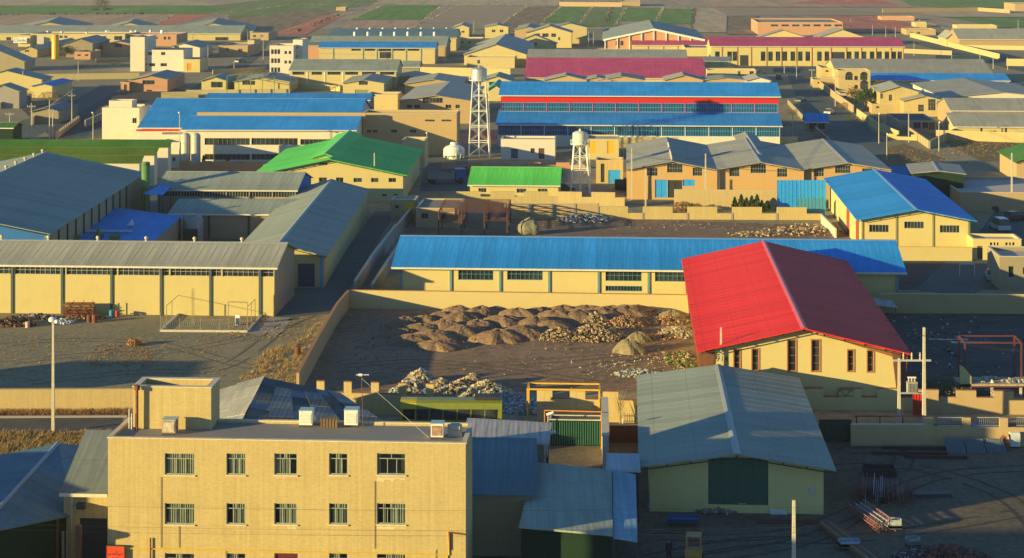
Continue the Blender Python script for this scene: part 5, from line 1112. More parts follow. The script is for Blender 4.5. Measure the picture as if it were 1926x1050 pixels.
# ================================================================== towers
def water_tower(label, px, base, top, wid, body, struct, tiers, tank_h):
    P = W(px, base); h = (base - top) / S(base); rt = root('water_tower', label, 'water tower', P); zt = h - tank_h; b = wid * .66; tw_ = wid * .40
    L = []
    for sx, sy in ((-1, -1), (1, -1), (1, 1), (-1, 1)):
        a = Vector((sx * b, sy * b, 0)); c = Vector((sx * tw_, sy * tw_, zt)); L.append((a, c)); q = MB(); q.tube(a, c, .10, n=6); q.build('leg', struct, rt)
    q = MB()
    for k in range(tiers + 1):
        t = k / tiers
        for i in range(4):
            a = L[i][0].lerp(L[i][1], t); c = L[(i + 1) % 4][0].lerp(L[(i + 1) % 4][1], t); 
            if k: q.tube(a, c, .075, n=4)
            if k < tiers:
                d = L[(i + 1) % 4][0].lerp(L[(i + 1) % 4][1], (k + 1) / tiers); q.tube(a, d, .03, n=4); d2 = L[i][0].lerp(L[i][1], (k + 1) / tiers); q.tube(c, d2, .03, n=4)
    q.build('bracing', struct, rt)
    q = MB(); q.tube((0, 0, 0), (0, 0, zt), .16, n=8); q.build('riser_pipe', struct, rt)
    q = MB(); x = -wid * .45
    for sx in (-.2, .2): q.tube((sx + b * 1.0, -b * .2, 0), (sx + tw_ + .3, -.1, zt), .03, n=4)
    for k in range(int(zt / .5)): t = k * .5 / zt; xx = b + (tw_ + .3 - b) * t; q.tube((xx - .2, -b * .2 * (1 - t), k * .5), (xx + .2, -b * .2 * (1 - t), k * .5), .02, n=4)
    q.build('ladder', struct, rt)
    q = MB(); rr = wid / 2; q.lathe((0, 0, zt), [(rr * .2, -.5), (rr * 1.12, -.02), (rr * 1.12, .1), (rr, .12), (rr, tank_h * .33), (rr * 1.012, tank_h * .335), (rr * 1.012, tank_h * .36), (rr, tank_h * .365), (rr, tank_h * .82), (rr * 1.02, tank_h * .84), (rr * .5, tank_h * .97), (rr * .12, tank_h)], 28); q.build('tank', body, rt, smooth=False)
    q = MB(); q.tube((0, 0, h), (0, 0, h + .3), .2, n=8); q.build('hatch', body, rt)
    q = MB(); n = 18
    for k in range(n):
        a = 2 * math.pi * k / n; a2 = 2 * math.pi * (k + 1) / n; p = Vector((rr * 1.28 * math.cos(a), rr * 1.28 * math.sin(a), zt)); p2 = Vector((rr * 1.28 * math.cos(a2), rr * 1.28 * math.sin(a2), zt))
        q.tube(p, p2, .04, n=4); q.tube(p + Vector((0, 0, .7)), p2 + Vector((0, 0, .7)), .025, n=4); q.tube(p, p + Vector((0, 0, .7)), .025, n=4)
    q.build('gallery', struct, rt)
water_tower('tall lattice water tower with a silver conical topped tank', 901, 295, 126, 3.1, plain('silver_tank', (.60, .60, .52), .35, .6), WHITE, 5, 2.6)
water_tower('shorter lattice water tower with a cream tank by the green office', 1091, 366, 246, 2.45, plain('cream_tank', (.66, .64, .50), .5), WHITE, 4, 2.2)
P = W(854, 299); rt = root('cooling_tower', 'round white cooling tower with a stepped cap at the first water tower', 'cooling tower', P); q = MB(); q.lathe((0, 0, 0), [(1.0, 0), (1.0, .4), (2.0, .8), (2.05, 1.9), (1.6, 2.4), (.75, 2.7), (.7, 3.2)], 24); q.build('shell', WHITE, rt)
for a in [k * .449 for k in range(14)]: q = MB(); q.box(2.0 * math.cos(a) - .06, 2.0 * math.cos(a) + .06, 2.0 * math.sin(a) - .06, 2.0 * math.sin(a) + .06, .3, 1.2); q.build('rib', WHITE, rt)
q = MB(); [q.tube((1.6 * x, 1.6 * y, 0), (1.6 * x, 1.6 * y, .8), .08, n=4) for x, y in ((.7, .7), (-.7, .7), (.7, -.7), (-.7, -.7))]; q.build('leg', GALV, rt)
P = W(274, 420); rt = root('exhaust_duct', 'thick olive green vertical duct at the corner of the huge hall', 'duct', P); q = MB(); q.lathe((0, 0, 0), [(.62, 0), (.62, 9.0)], 20); q.build('duct', plain('duct_green', (.12, .24, .06), .6), rt, smooth=True); q = MB(); q.lathe((0, 0, 8.6), [(.68, 0), (.68, .12)], 20); q.lathe((0, 0, 5), [(.68, 0), (.68, .1)], 20); q.build('flange', plain('duct_green_dark', (.06, .14, .05), .6), rt)
# plant in the dark courtyard
P = W(362, 455); rt = root('process_tank', 'round shouldered grey tank with pipework in the dark courtyard', 'tank', P); q = MB(); q.lathe((0, 0, 0), [(1.5, .0), (1.5, 3.0), (1.2, 3.6), (.4, 3.9)], 18); q.build('shell', plain('tank_grey', (.24, .28, .28), .5), rt, smooth=True)
q = MB(); q.tube((-1.2, -1.5, 0), (-1.2, -1.5, 4), .08, n=6); q.tube((-1.2, -1.5, 4), (-2.6, -1.5, 4), .08, n=6); q.tube((-1.2, -1.5, 4), (.6, -1, 4), .12, n=6); q.tube((.9, -1.5, 0), (.9, -1.5, 3), .05, n=6); q.build('pipe', GALV, rt)
q = MB(); q.box(-1.0, 1.0, -1.7, -1.5, .2, 2.0); q.build('louvre_panel', DARK, rt)
for i, (px, py, ln) in enumerate(((185, 447, 1.3), (215, 450, 1.4), (140, 452, 1.2))):
    P = W(px, py, 3.3); rt = root('roof_pipe', ['olive elbow pipe standing on the low blue roof', 'horizontal olive drum on the low blue roof edge', 'small olive pipe end on the low blue roof'][i], 'pipe', P); q = MB(); q.tube((-ln / 2, 0, .3), (ln / 2, .3, .3), .32, n=12); 
    if i == 0: q.tube((0, 0, .3), (0, 0, 1.2), .22, n=10)
    q.build('pipe', plain('duct_green', (.12, .24, .06), .6), rt)
P = W(249, 425, 3.5); rt = root('skylight', 'small white triangular dormer on the low blue roof', 'dormer', P); q = MB(); q.face([(-.8, 0, 0), (0, 0, 0), (0, 0, .9)]); q.face([(-.8, .1, 0), (0, 1.1, 0), (0, 0, .9)]); q.face([(0, 0, 0), (0, 1.1, 0), (0, 0, .9)]); q.build('face', WHITE, rt)
P = W(205, 436, 3.5); rt = root('pale_sheet', 'long pale blue sheet lying on the low blue roof', 'sheet', P); q = MB(); q.hexa([(-3, 0, 0), (3, -.3, 0), (3, .4, .1), (-3, .7, .1), (-3, 0, .06), (3, -.3, .06), (3, .4, .16), (-3, .7, .16)]); q.build('sheet', roofm('pale', 'x'), rt)

# ================================================================== rusty frame
P = W(825, 444); FRU = plain('frame_rust', (.11, .04, .028), .8, var=.3); rt = root('steel_skeleton', 'rusty unfinished steel frame of beams on the second yard', 'steel frame', P, R(-2)); Lx = 128 / S(440); 
q = MB()
for i in range(4):
    x = Lx * i / 3
    for y in (0, 6.5, 13):
        q2 = MB(); q2.tube((x, y, 0), (x, y, 3.3), .12, n=4); q2.build('post', FRU, rt)
    q2 = MB(); q2.tube((x, 0, 3.3), (x, 13, 3.3), .13, n=4); q2.tube((x, 0, 2.3), (x, 13, 2.3), .07, n=4); q2.build('beam', FRU, rt)
q2 = None
for k in range(14):
    y = k; q3 = MB(); q3.tube((0, y, 3.42), (Lx, y, 3.42), .045, n=4); q3.tube((0, y, 1.9), (Lx * .35, y, 1.9), .045, n=4); q3.tube((Lx * .66, y, 2.2), (Lx, y, 2.2), .045, n=4); q3.build('cross_beam', FRU, rt)
# red portal frame at the right
rm = plain('red_oxide', (.13, .03, .02), .6)
def frame3(label, px0, px1, base, top, deep):
    A = W(px0, base); Bp = W(px1, base); h = (base - top) / S(base); rt = root('steel_skeleton', label, 'steel frame', A); e = Bp - A; d = Vector((.06, 1, 0)) * deep
    for p in (Vector(), e, d, e + d): q = MB(); q.tube(p, p + Vector((0, 0, h)), .10, n=4); q.build('post', rm, rt)
    for a, b in ((Vector(), e), (d, d + e), (Vector(), d), (e, e + d)): q = MB(); q.tube(a + Vector((0, 0, h)), b + Vector((0, 0, h)), .09, n=4); q.build('beam', rm, rt)
    return rt
frame3('red oxide portal frame over the rubble platform at the right', 1815, 1921, 745, 645, 3)
P = W(1806, 752); rt = root('loading_platform', 'raised concrete platform strewn with rubble under the red frame', 'platform', P); q = MB(); q.box(0, 8, 0, 2.8, 1.15, 1.4); q.build('slab', plain('platform_concrete', (.42, .34, .22), .9, var=.3), rt); q = MB(); [q.box(x, x + .2, .1, .3, 0, 1.15) for x in (.3, 2.8, 5.4, 7.7)]; q.build('leg', CONC, rt)
q = MB(); q.box(0, 8, -.02, 0, 1.1, 1.22); q.build('edge_beam', rm, rt)
q = MB(); q.hexa([(0, 0, 0), (.35, 0, 0), (.35, .3, 0), (0, .3, 0), (0, 0, 3.1), (.35, 0, 2.9), (.35, .3, 2.9), (0, .3, 3.1)]); q.hexa([(.36, 0, 0), (1.0, 0, 0), (1.0, .25, 0), (.36, .25, 0), (.36, 0, 2.9), (1.0, 0, 2.1), (1.0, .25, 2.1), (.36, .25, 2.9)]); q.build('broken_wall', wm('yellow'), rt)
q = MB(); [q.chunk((random.uniform(.3, 7.8), random.uniform(.3, 2.5), 1.45), random.uniform(.06, .28)) for _ in range(60)]; q.build('rubble', plain('rubble_pale', (.45, .40, .30), .9, var=.3), rt, kind='stuff')

# ================================================================== poles, lamps
pole('left foreground concrete lamp post with a white lamp at its top', 100, 814, 606, 'concrete', r=.15); 
P = W(100, 814); rt = root('lamp_head', 'white rounded lamp on top of the left foreground post', 'lamp', P + Vector((0, -.1, (814 - 606) / S(814)))); q = MB(); q.lathe((-.05, 0, 0), [(.1, 0), (.3, .1), (.32, .3), (.15, .45)], 12); q.lathe((.35, -.1, -.1), [(.1, 0), (.22, .1), (.22, .25), (.1, .35)], 10); q.build('shade', WHITE, rt); q = MB(); q.tube((0, 0, .4), (0, 0, .6), .05, n=6); q.build('cap', DARK, rt)
pole('pale concrete pole standing in the bottom right foreground', 1493, 1130, 941, 'concrete', r=.16)
pole('utility pole before the red hall front with a cable coil', 1356, 768, 616, 'concrete', r=.13)
tp = pole('tall pole of the transformer pair carrying three insulators', 1738, 816, 616, 'concrete', r=.17)
pole('short pole of the transformer pair', 1691, 812, 674, 'concrete', r=.16)
P = W(1715, 812); rt = root('transformer', 'grey pole mounted transformer between the two concrete poles', 'transformer', P); zb = 3.3
q = MB(); q.box(-.42, .42, -.3, .3, zb, zb + .9); q.build('tank', plain('transformer_grey', (.34, .36, .32), .5), rt); q = MB(); [q.box(-.40 + .12 * k, -.36 + .12 * k, -.42, -.3, zb + .1, zb + .8) for k in range(7)]; q.build('fin', plain('transformer_grey', (.34, .36, .32), .5), rt)
for x in (-.25, 0, .25): q = MB(); q.lathe((x, 0, zb + .9), [(.05, 0), (.09, .08), (.05, .14), (.09, .2), (.04, .3)], 8); q.build('bushing', plain('bushing', (.55, .42, .25), .4), rt)
q = MB(); q.box(-.35, .35, -.1, .1, zb + 1.2, zb + 1.3); q.build('top_bar', WHITE, rt); q = MB(); q.box(-1.2, 1.3, -.1, .1, zb - .12, zb); q.build('crossbeam', GALV, rt)
q = MB(); q.box(-1.6, 1.6, -.08, .08, 5.9, 6.05); q.build('upper_crossarm', GALV, rt)
for x in (-.7, 0, .7): q = MB(); q.lathe((x, 0, 6.05), [(.06, 0), (.09, .1), (.05, .2), (.09, .3), (.03, .6)], 8); q.build('insulator', plain('bushing', (.55, .42, .25), .4), rt)
PL = [
 ('slim lamp post in front of the wide blue roof left end', 338, 322, 212, 'lamp'), ('slim lamp post above the saw tooth roof', 175, 270, 212, 'lamp'), ('lamp post between the pavilion and the blue factory base', 1302 + 21, 262, 212, 'lamp'),
 ('lamp post at the left of the blue factory lower roof', 994, 262, 212, 'lamp'), ('lamp post before the kiosk with the blue roof', 1491, 263, 213, 'lamp'), ('lamp post by the dark roofed guard office, tall', 1653, 270, 214, 'lamp'),
 ('lamp post beside the stepped grey halls', 1766, 285, 230, 'lamp'), ('thin lamp post between street and triple gables', 1668, 300, 252, 'lamp'), ('leaning lamp post beside the cooling tower', 803, 305, 250, 'lamp'),
 ('lamp post in front of the white tower and green hall roof', 573, 268, 242, 'lamp')]
for a in PL: pole(*a)
PC = [
 ('concrete pole with crossarm by the left road, front one', 59, 262, 194, 'concrete', [.8]), ('concrete pole beside the left road, second', 93, 262, 188, 'concrete', None), ('thin concrete pole beside the left road, third', 99, 262, 205, 'concrete', [.5]),
 ('concrete pole with crossarm farther up the left road', 135, 232, 174, 'concrete', [.8]), ('concrete pole before the shaded left shed', 18, 262, 212, 'concrete', [.4]),
 ('pale tall pole in front of the triple gabled halls, left', 1188, 378, 279, 'concrete', None), ('pale tall pole in front of the triple gabled halls, second', 1214, 388, 318, 'concrete', None), ('tallest pale pole in front of the triple gables, at the valley', 1327, 392, 289, 'concrete', None), ('pale pole beside the valley of the triple gables', 1352, 390, 318, 'concrete', None),
 ('white pole in front of the blue factory middle', 1133, 262, 204, 'concrete', None), ('pale pole left of the green hall gable front', 704, 378, 288, 'concrete', None), ('rusty chimney pipe before the green roof', 544, 324, 289, 'pipe', None),
 ('short pale pole by the right gable of the brick halls', 1618, 332, 293, 'concrete', None), ('pole at the right edge by the parked cars', 1903, 398, 288, 'concrete', None), ('tall pale pole beside the glazed workshop', 1709, 268, 205, 'concrete', None),
 ('pole rising before the long sunlit wall in the upper left', 147, 153, 115, 'concrete', None), ('pole beside the left edge houses', 43, 180, 133, 'concrete', None), ('pole by the upper left road beside the white villa', 391, 118, 85, 'concrete', None), ('tall pole with crossarm left of the white three storey house', 495, 128, 66, 'concrete', [.6]),
 ('pole at the road bend right of the villa', 440, 134, 115, 'concrete', None), ('pole beside the very long grey hall, left one', 363, 84, 58, 'concrete', None), ('pole beside the very long grey hall, right one', 466, 82, 58, 'concrete', None),
 ('pole right of the dark bay hall', 757, 140, 116, 'concrete', None), ('pole in front of the bright blue strip hall', 837, 118, 82, 'concrete', None), ('pole near the two field edge houses', 891, 62, 40, 'concrete', None), ('mast rising before the magenta roof, thin white', 1179, 140, 118, 'concrete', None), ('second mast rising over the blue factory roof', 1185, 158, 139, 'concrete', None),
 ('pole pair left of the white framed hall, first', 1107, 91, 60, 'concrete', None), ('pole pair left of the white framed hall, second', 1116, 91, 60, 'concrete', None), ('pale pole before the magenta depot, left', 1475, 145, 117, 'concrete', None), ('pale pole before the magenta depot, right', 1498, 150, 118, 'concrete', None),
 ('pole by the arched brick house, front', 1527, 176, 130, 'concrete', [.4]), ('pole standing in the street by the arched house', 1571, 200, 140, 'concrete', None), ('thick pole at the upper right road', 1719, 105, 80, 'concrete', None),
 ('pole at the upper right among plots, first', 1790, 122, 95, 'concrete', None), ('pole at the upper right among plots, second', 1843, 124, 95, 'concrete', None), ('pole at the upper right among plots, third', 1868, 130, 100, 'concrete', None), ('pole at the upper right among plots, fourth', 1895, 132, 108, 'concrete', None),
 ('distant pole beyond the magenta depot, first', 1600, 60, 35, 'concrete', None), ('distant pole beyond the magenta depot, second', 1641, 66, 48, 'concrete', None), ('distant pole beyond the depot end, third', 1666, 72, 50, 'concrete', None), ('distant pole beyond the depot end, fourth', 1684, 74, 50, 'concrete', None), ('distant pole near the upper right store', 1915, 54, 37, 'concrete', None),
 ('thin pole by the sign office at the upper left', 120, 92, 66, 'concrete', None), ('leaning brown pole at the bottom of the brick block', 283, 1120, 1012, 'pipe', None)]
for lb, x, b, t, k, arm in PC: pole(lb, x, b, t, k, arm=arm, r=.11 if k == 'concrete' and b < 300 else None)
# billboard in the far left yard
P = W(76, 104); rt = root('billboard', 'blank pale square board on a post left of the yellow silo', 'billboard', P); q = MB(); q.tube((0, 0, 0), (0, 0, 5), .12, n=6); q.build('post', CONC, rt); q = MB(); q.box(-1.3, 1.3, -.1, .1, 4.2, 7.4); q.build('board', plain('board_grey', (.50, .48, .38), .7), rt)
# goal post like white frame in the right yard
portal('thin white goal frame on the shaded right yard', (1805, 519), (1833, 519), 497, WHITE, r=.05)
# yellow-green pergola
P = W(427, 178); rt = root('pergola', 'green steel pergola with thin posts between the upper left workshops', 'pergola', P); pg = plain('pergola_green', (.16, .22, .06), .7); e = (516 - 427) / S(178)
for k in range(5): q = MB(); q.tube((e * k / 4, 0, 0), (e * k / 4, 0, 5.0), .12, n=4); q.build('post', pg, rt)
for k in range(10): q = MB(); q.tube((e * k / 9, -2, 5.1 + .9 * math.sin(k / 9 * 3.1)), (e * k / 9, 6, 5.1 + .9 * math.sin(k / 9 * 3.1)), .10, n=4); q.build('rafter', pg, rt)
for y in (-1.5, 2, 5.5):
    q = MB()
    for k in range(9): q.tube((e * k / 9, y, 5.1 + .9 * math.sin(k / 9 * 3.1)), (e * (k + 1) / 9, y, 5.1 + .9 * math.sin((k + 1) / 9 * 3.1)), .08, n=4)
    q.build('purlin', pg, rt)

# ================================================================== patchwork roof in the centre left foreground
def tiledroof(label, quad, cols, rows, mats, name='patchwork_roof', h=3.2):
    P = [W(*q) for q in quad]; o0 = Vector((P[0].x, P[0].y, 0)); P = [p - o0 for p in P]; rt = root(name, label, 'roof', o0)
    for j in range(rows):
        for i in range(cols):
            def L(a, b): return P[0].lerp(P[1], a).lerp(P[3].lerp(P[2], a), b)
            a0, a1, b0, b1 = i / cols, (i + 1) / cols, j / rows, (j + 1.06) / rows; up = Vector((0, 0, random.uniform(0, .09) + .07 * (i % 2)))
            mb = MB(); sk = random.uniform(-.02, .02); mb.slab(L(a0, b0) + up, L(a1 + .01, b0 + sk) + up, L(a1 + .01, b1 + sk) + up, L(a0, b1) + up, .05)
            mb.build('roof_sheet', random.choice(mats), rt)
    mb = MB()
    for a, b in ((0, 1), (1, 2), (2, 3), (3, 0)):
        A, Bq = P[a], P[b]; mb.face([(A.x, A.y, 0), (Bq.x, Bq.y, 0), (Bq.x, Bq.y, Bq.z - .05), (A.x, A.y, A.z - .05)])
    mb.build('wall', wm('dim'), rt); return rt
pm = [metal('patch_a', (.16, .19, .20), 'x'), metal('patch_b', (.07, .08, .085), 'x'), metal('patch_c', (.27, .27, .22), 'x'), metal('patch_d', (.10, .10, .09), 'x'), metal('patch_e', (.17, .15, .11), 'x')]
tiledroof('patchwork roof of overlapping dark sheets behind the roof coolers', [(452, 800, 4.4), (745, 812, 3.2), (640, 742, 3.5), (497, 712, 4.8)], 6, 6, pm)
pt_ = metal('tin_lit', (.34, .33, .28), 'x')
tiledroof('sunlit plain sheet slope left of the patchwork roof', [(390, 812, 3.2), (451, 800, 4.4), (496, 711, 4.8), (397, 738, 3.4)], 2, 5, [pt_], name='sheet_roof')

# ================================================================== mound yard
mound_m = earth('mound_soil', (.27, .175, .105), (.21, .14, .085), (.32, .21, .125), .6, fine=5)
sand_m = earth('olive_sand', (.27, .23, .13), (.23, .19, .11), (.30, .26, .16), .6, fine=4)
def mound(label, px, py, rad, h, m=None, grp='earth mounds in the walled yard', stretch=1.25):
    P = W(px, py); bm = bmesh.new(); n, k = 38, 14; rng = random.Random(int(px * 7 + py)); ph = [rng.uniform(0, 6.28) for _ in range(5)]; vs = []
    for j in range(k):
        t = j / (k - 1); row_ = []
        for i in range(n):
            a = 2 * math.pi * i / n; rr = rad * 1.06 * (1 - t) ** .85 * (1 + .12 * math.sin(2 * a + ph[0]) + .08 * math.sin(5 * a + ph[1]) + .05 * math.sin(9 * a + ph[4] + 5 * t)); z = h * (1 - (1 - t) ** 1.9) * (1 + .06 * math.sin(3 * a + ph[2])) + rng.uniform(-.035, .035)
            row_.append(bm.verts.new((rr * stretch * math.cos(a) + t * rng.uniform(-.03, .03), rr * math.sin(a), (z if j else -.12))))
        vs.append(row_)
    for j in range(k - 1):
        for i in range(n): bm.faces.new((vs[j][i], vs[j][(i + 1) % n], vs[j + 1][(i + 1) % n], vs[j + 1][i]))
    bm.faces.new(vs[-1]); me = bpy.data.meshes.new('earth_mound'); bm.to_mesh(me); bm.free(); me.materials.append(m or mound_m)
    o = bpy.data.objects.new('earth_mound', me); COL.objects.link(o); o.location = P; tag(o, label, 'mound', grp); return o
MD = [(752, 632, 1.7, .9), (775, 645, 1.9, 1.0), (762, 612, 1.5, 1.1), (793, 626, 1.9, 1.1), (800, 608, 1.6, 1.0), (815, 640, 2.1, 1.2), (838, 622, 2.0, 1.3), (835, 603, 1.7, 1.1), (872, 632, 2.2, 1.3), (868, 608, 2.0, 1.4), (862, 594, 1.8, 1.3), (905, 600, 2.1, 1.6), (900, 620, 2.1, 1.2),
      (938, 640, 2.2, 1.3), (948, 615, 2.3, 1.4), (932, 596, 2.0, 1.3), (975, 602, 2.2, 1.5), (985, 634, 2.3, 1.4), (1010, 618, 2.3, 1.5), (1015, 598, 2.1, 1.3), (1045, 606, 2.2, 1.5), (1060, 595, 2.1, 1.4), (1090, 606, 2.3, 1.6), (1105, 595, 2.2, 1.4), (1135, 601, 2.4, 1.5), (1150, 593, 2.0, 1.2), (1180, 598, 2.4, 1.6), (1195, 590, 1.9, 1.1), (825, 655, 1.9, .9), (1042, 625, 2.2, 1.4)]
for x, y, rr, h in MD:
    zone = 'rear row, against the cream wall' if y < 604 else 'middle rows' if y < 625 else 'front row, nearest the open soil'; side = 'left' if x < 860 else 'centre' if x < 1020 else 'right'
    mound('brown dumped earth mound in the ' + zone + ', ' + side + ' part', x, y, rr, h * .84)
for px, py, rr, hh, lb in ((1182, 662, 1.35, 1.25, 'pale olive sand heap in the middle of the yard'), (1200, 642, 1.0, .95, 'smaller sand heap behind the pale olive one'), (1262, 600, 1.2, .9, 'dark small heap near the rear corner beside the red hall')): mound(lb, px, py, rr, hh, sand_m, None or 'sand heaps')
def rubble(name, px, py, rx, ry, n, s0, s1, mats, hgt=0.0, pw=.5):
    c = W(px, py); q = MB()
    for _ in range(n):
        a = random.random() * 6.283; t = random.random() ** pw; x = rx * t * math.cos(a); y = ry * t * math.sin(a); z = hgt * max(0, 1 - t) ** .8
        q.chunk((x, y, z + random.uniform(0, .12)), random.uniform(s0, s1), random.randrange(len(mats)), .75)
    return q.build(name, mats, None, c, kind='stuff')
st1 = plain('stone_cream', (.46, .37, .20), .9, var=.25); st2 = plain('stone_white', (.50, .48, .40), .9, var=.2); st3 = plain('stone_tan', (.38, .28, .16), .9, var=.3); st4 = plain('stone_grey', (.26, .27, .26), .9, var=.3); st5 = plain('brick_red', (.42, .14, .07), .9, var=.3); bag1 = plain('sack_blue_white', (.32, .37, .40), .7); leafg = plain('weed_green', (.10, .16, .03), .9)
for k in range(8): rubble('soil_clods', 770 + 62 * k, 618 + (k % 3) * 13, 5, 4.5, 90, .04, .16, [mound_m, mound_m, st3], .25, .8)
rubble('broken_stone_heap', 775, 742, 2.2, 2.0, 420, .08, .32, [st1, st3, st4, st4, bag1, DARK], 1.1); rubble('broken_stone_heap', 790, 720, 1.6, 1.5, 260, .1, .33, [st1, st3, st2], 1.2)  # darkest chunks colour in the shaded gaps between stones, next line too
rubble('broken_stone_heap', 830, 738, 2.0, 1.8, 380, .08, .32, [st1, st3, st4], 1.2); rubble('broken_stone_heap', 868, 742, 2.2, 2.0, 420, .08, .3, [st1, st3, st3, st4, DARK], 1.3); rubble('broken_stone_heap', 888, 728, 1.6, 1.5, 260, .1, .3, [st1, st3], 1.2)
rubble('broken_stone_heap', 915, 748, 2.8, 2.4, 800, .07, .26, [st1, st1, st2], 1.5); rubble('broken_stone_heap', 955, 755, 2.6, 2.0, 520, .06, .24, [st2, bag1, st4], .7); rubble('broken_stone_heap', 985, 768, 2.4, 2.6, 420, .06, .28, [bag1, st4, st2], .4)
rubble('pale_stone_heap', 1052, 636, 2.6, 2.2, 520, .05, .22, [st3, st1, st3, mound_m], 1.1); rubble('pale_stone_heap', 1120, 634, 3.4, 3.0, 900, .05, .26, [st1, st3, st3, mound_m], 1.3); rubble('pale_stone_heap', 1118, 610, 2.0, 2.0, 320, .08, .26, [st1, st3], 1.2)
rubble('pale_stone_heap', 1178, 612, 2.6, 2.2, 480, .06, .22, [st3, st3, st5, mound_m], 1.0); rubble('brick_rubble', 1228, 592, 3.2, 1.6, 300, .06, .22, [st5, st2, st3], .5); rubble('brick_rubble', 1250, 606, 2.8, 2.0, 300, .06, .2, [st5, st3, st1], .5)
rubble('pale_stone_heap', 1275, 628, 2.0, 3.0, 360, .06, .22, [st1, st2, st3], .5); rubble('brick_rubble', 1240, 636, 2.6, 1.2, 260, .05, .18, [st5, st1], .25)
rubble('scattered_stones', 1180, 690, 6.0, 6.0, 160, .04, .14, [st2, st1, st3], .05, .8); rubble('scattered_stones', 1200, 705, 2.2, 1.4, 200, .06, .3, [st2, st4], .3); rubble('scattered_stones', 1250, 665, 4.5, 5.0, 120, .04, .15, [st3, st1, st5], .05, .8)
rubble('scattered_stones', 1280, 680, 1.6, 5.0, 180, .08, .25, [leafg, st3], .2); rubble('scattered_stones', 1000, 690, 14, 16, 60, .03, .09, [st2, st3], 0, .9)
rubble('broken_stone_heap', 1100, 415, 4.2, 2.5, 300, .08, .36, [st2, st4, bag1], .9); rubble('scattered_stones', 1520, 436, 7, 4.5, 220, .08, .36, [st1, st3, st3, soil2], .35, .8); rubble('scattered_stones', 1420, 442, 4, 2.0, 160, .06, .3, [st1, st3], .3); rubble('scattered_stones', 1560, 425, 6, 3.0, 70, .06, .3, [st1, st3], .2)
rubble('scattered_stones', 1300, 425, 30, 6, 160, .05, .14, [st3, st4, st2], 0, .9)
P = W(995, 440); o = root('boulder', 'large rounded pale boulder on the second yard', 'boulder', P); bm = bmesh.new(); bmesh.ops.create_icosphere(bm, subdivisions=3, radius=1.55)
for v in bm.verts: v.co *= 1 + .10 * math.sin(v.co.x * 3 + 1) * math.cos(v.co.y * 2.5) + random.uniform(-.03, .03); v.co.z = max(v.co.z, -.8) * .95 + .8
me = bpy.data.meshes.new('rock'); bm.to_mesh(me); bm.free(); me.materials.append(earth('boulder_stone', (.27, .26, .16), (.22, .21, .14), (.31, .29, .2), .8, fine=3)); b = bpy.data.objects.new('rock', me); COL.objects.link(b); b.parent = o
rubble('littered_scrap', 1760, 640, 10, 22, 160, .04, .3, [st4, bag1, plain('scrap_dark', (.05, .05, .05), .9)], .05, .9)
rubble('littered_scrap', 1820, 470, 5, 3, 40, .04, .2, [st4, st3], 0, .9)

# ================================================================== bus
P = W(752, 822); rt = root('bus', 'yellow green bus with a dark roof box parked behind the merlon wall', 'bus', P, R(-1)); L = 190 / S(812); by = plain('bus_green_yellow', (.20, .23, .03), .4); by2 = plain('bus_yellow', (.48, .38, .02), .4)
def busbody(q, x0, x1):
    prof = [(0, .5), (-.02, 1.4), (.05, 2.35), (.3, 2.75), (.75, 2.9), (1.25, 2.92), (1.75, 2.9), (2.2, 2.75), (2.45, 2.35), (2.5, 1.4), (2.5, .5)]; i = len(q.v)
    for x in (x0, x1): q.v += [(x, y, z) for y, z in prof]
    m = len(prof)
    for k in range(m - 1): q.f.append((i + k, i + k + 1, i + m + k + 1, i + m + k)); q.mi.append(0)
    q.f.append(tuple(i + k for k in range(m))); q.f.append(tuple(i + m + k for k in reversed(range(m)))); q.mi += [0, 0]
q = MB(); busbody(q, 1.35, L); q.build('body', by, rt, smooth=False); q = MB(); busbody(q, 0, 1.36); q.build('rear_body', by2, rt)
for k in range(7): q = MB(); x = .25 + k * (L - .5) / 7; q.hexa([(x, -.03, 1.45), (x + (L - .5) / 7 - .15, -.03, 1.45), (x + (L - .5) / 7 - .15, .08, 1.45), (x, .08, 1.45), (x, .0, 2.3), (x + (L - .5) / 7 - .15, .0, 2.3), (x + (L - .5) / 7 - .15, .1, 2.3), (x, .1, 2.3)]); q.build('window', GLS, rt)
q = MB(); q.box(L - 2.3, L - .3, .6, 1.9, 2.93, 3.2); q.build('roof_box', DARK, rt)
for x in (1.6, L - 1.8):
    for y in (-.02, 2.3): q = MB(); q.tube((x, y, .48), (x, y + .24, .48), .48, n=16); q.build('wheel', plain('tyre', (.02, .02, .02), .9), rt)
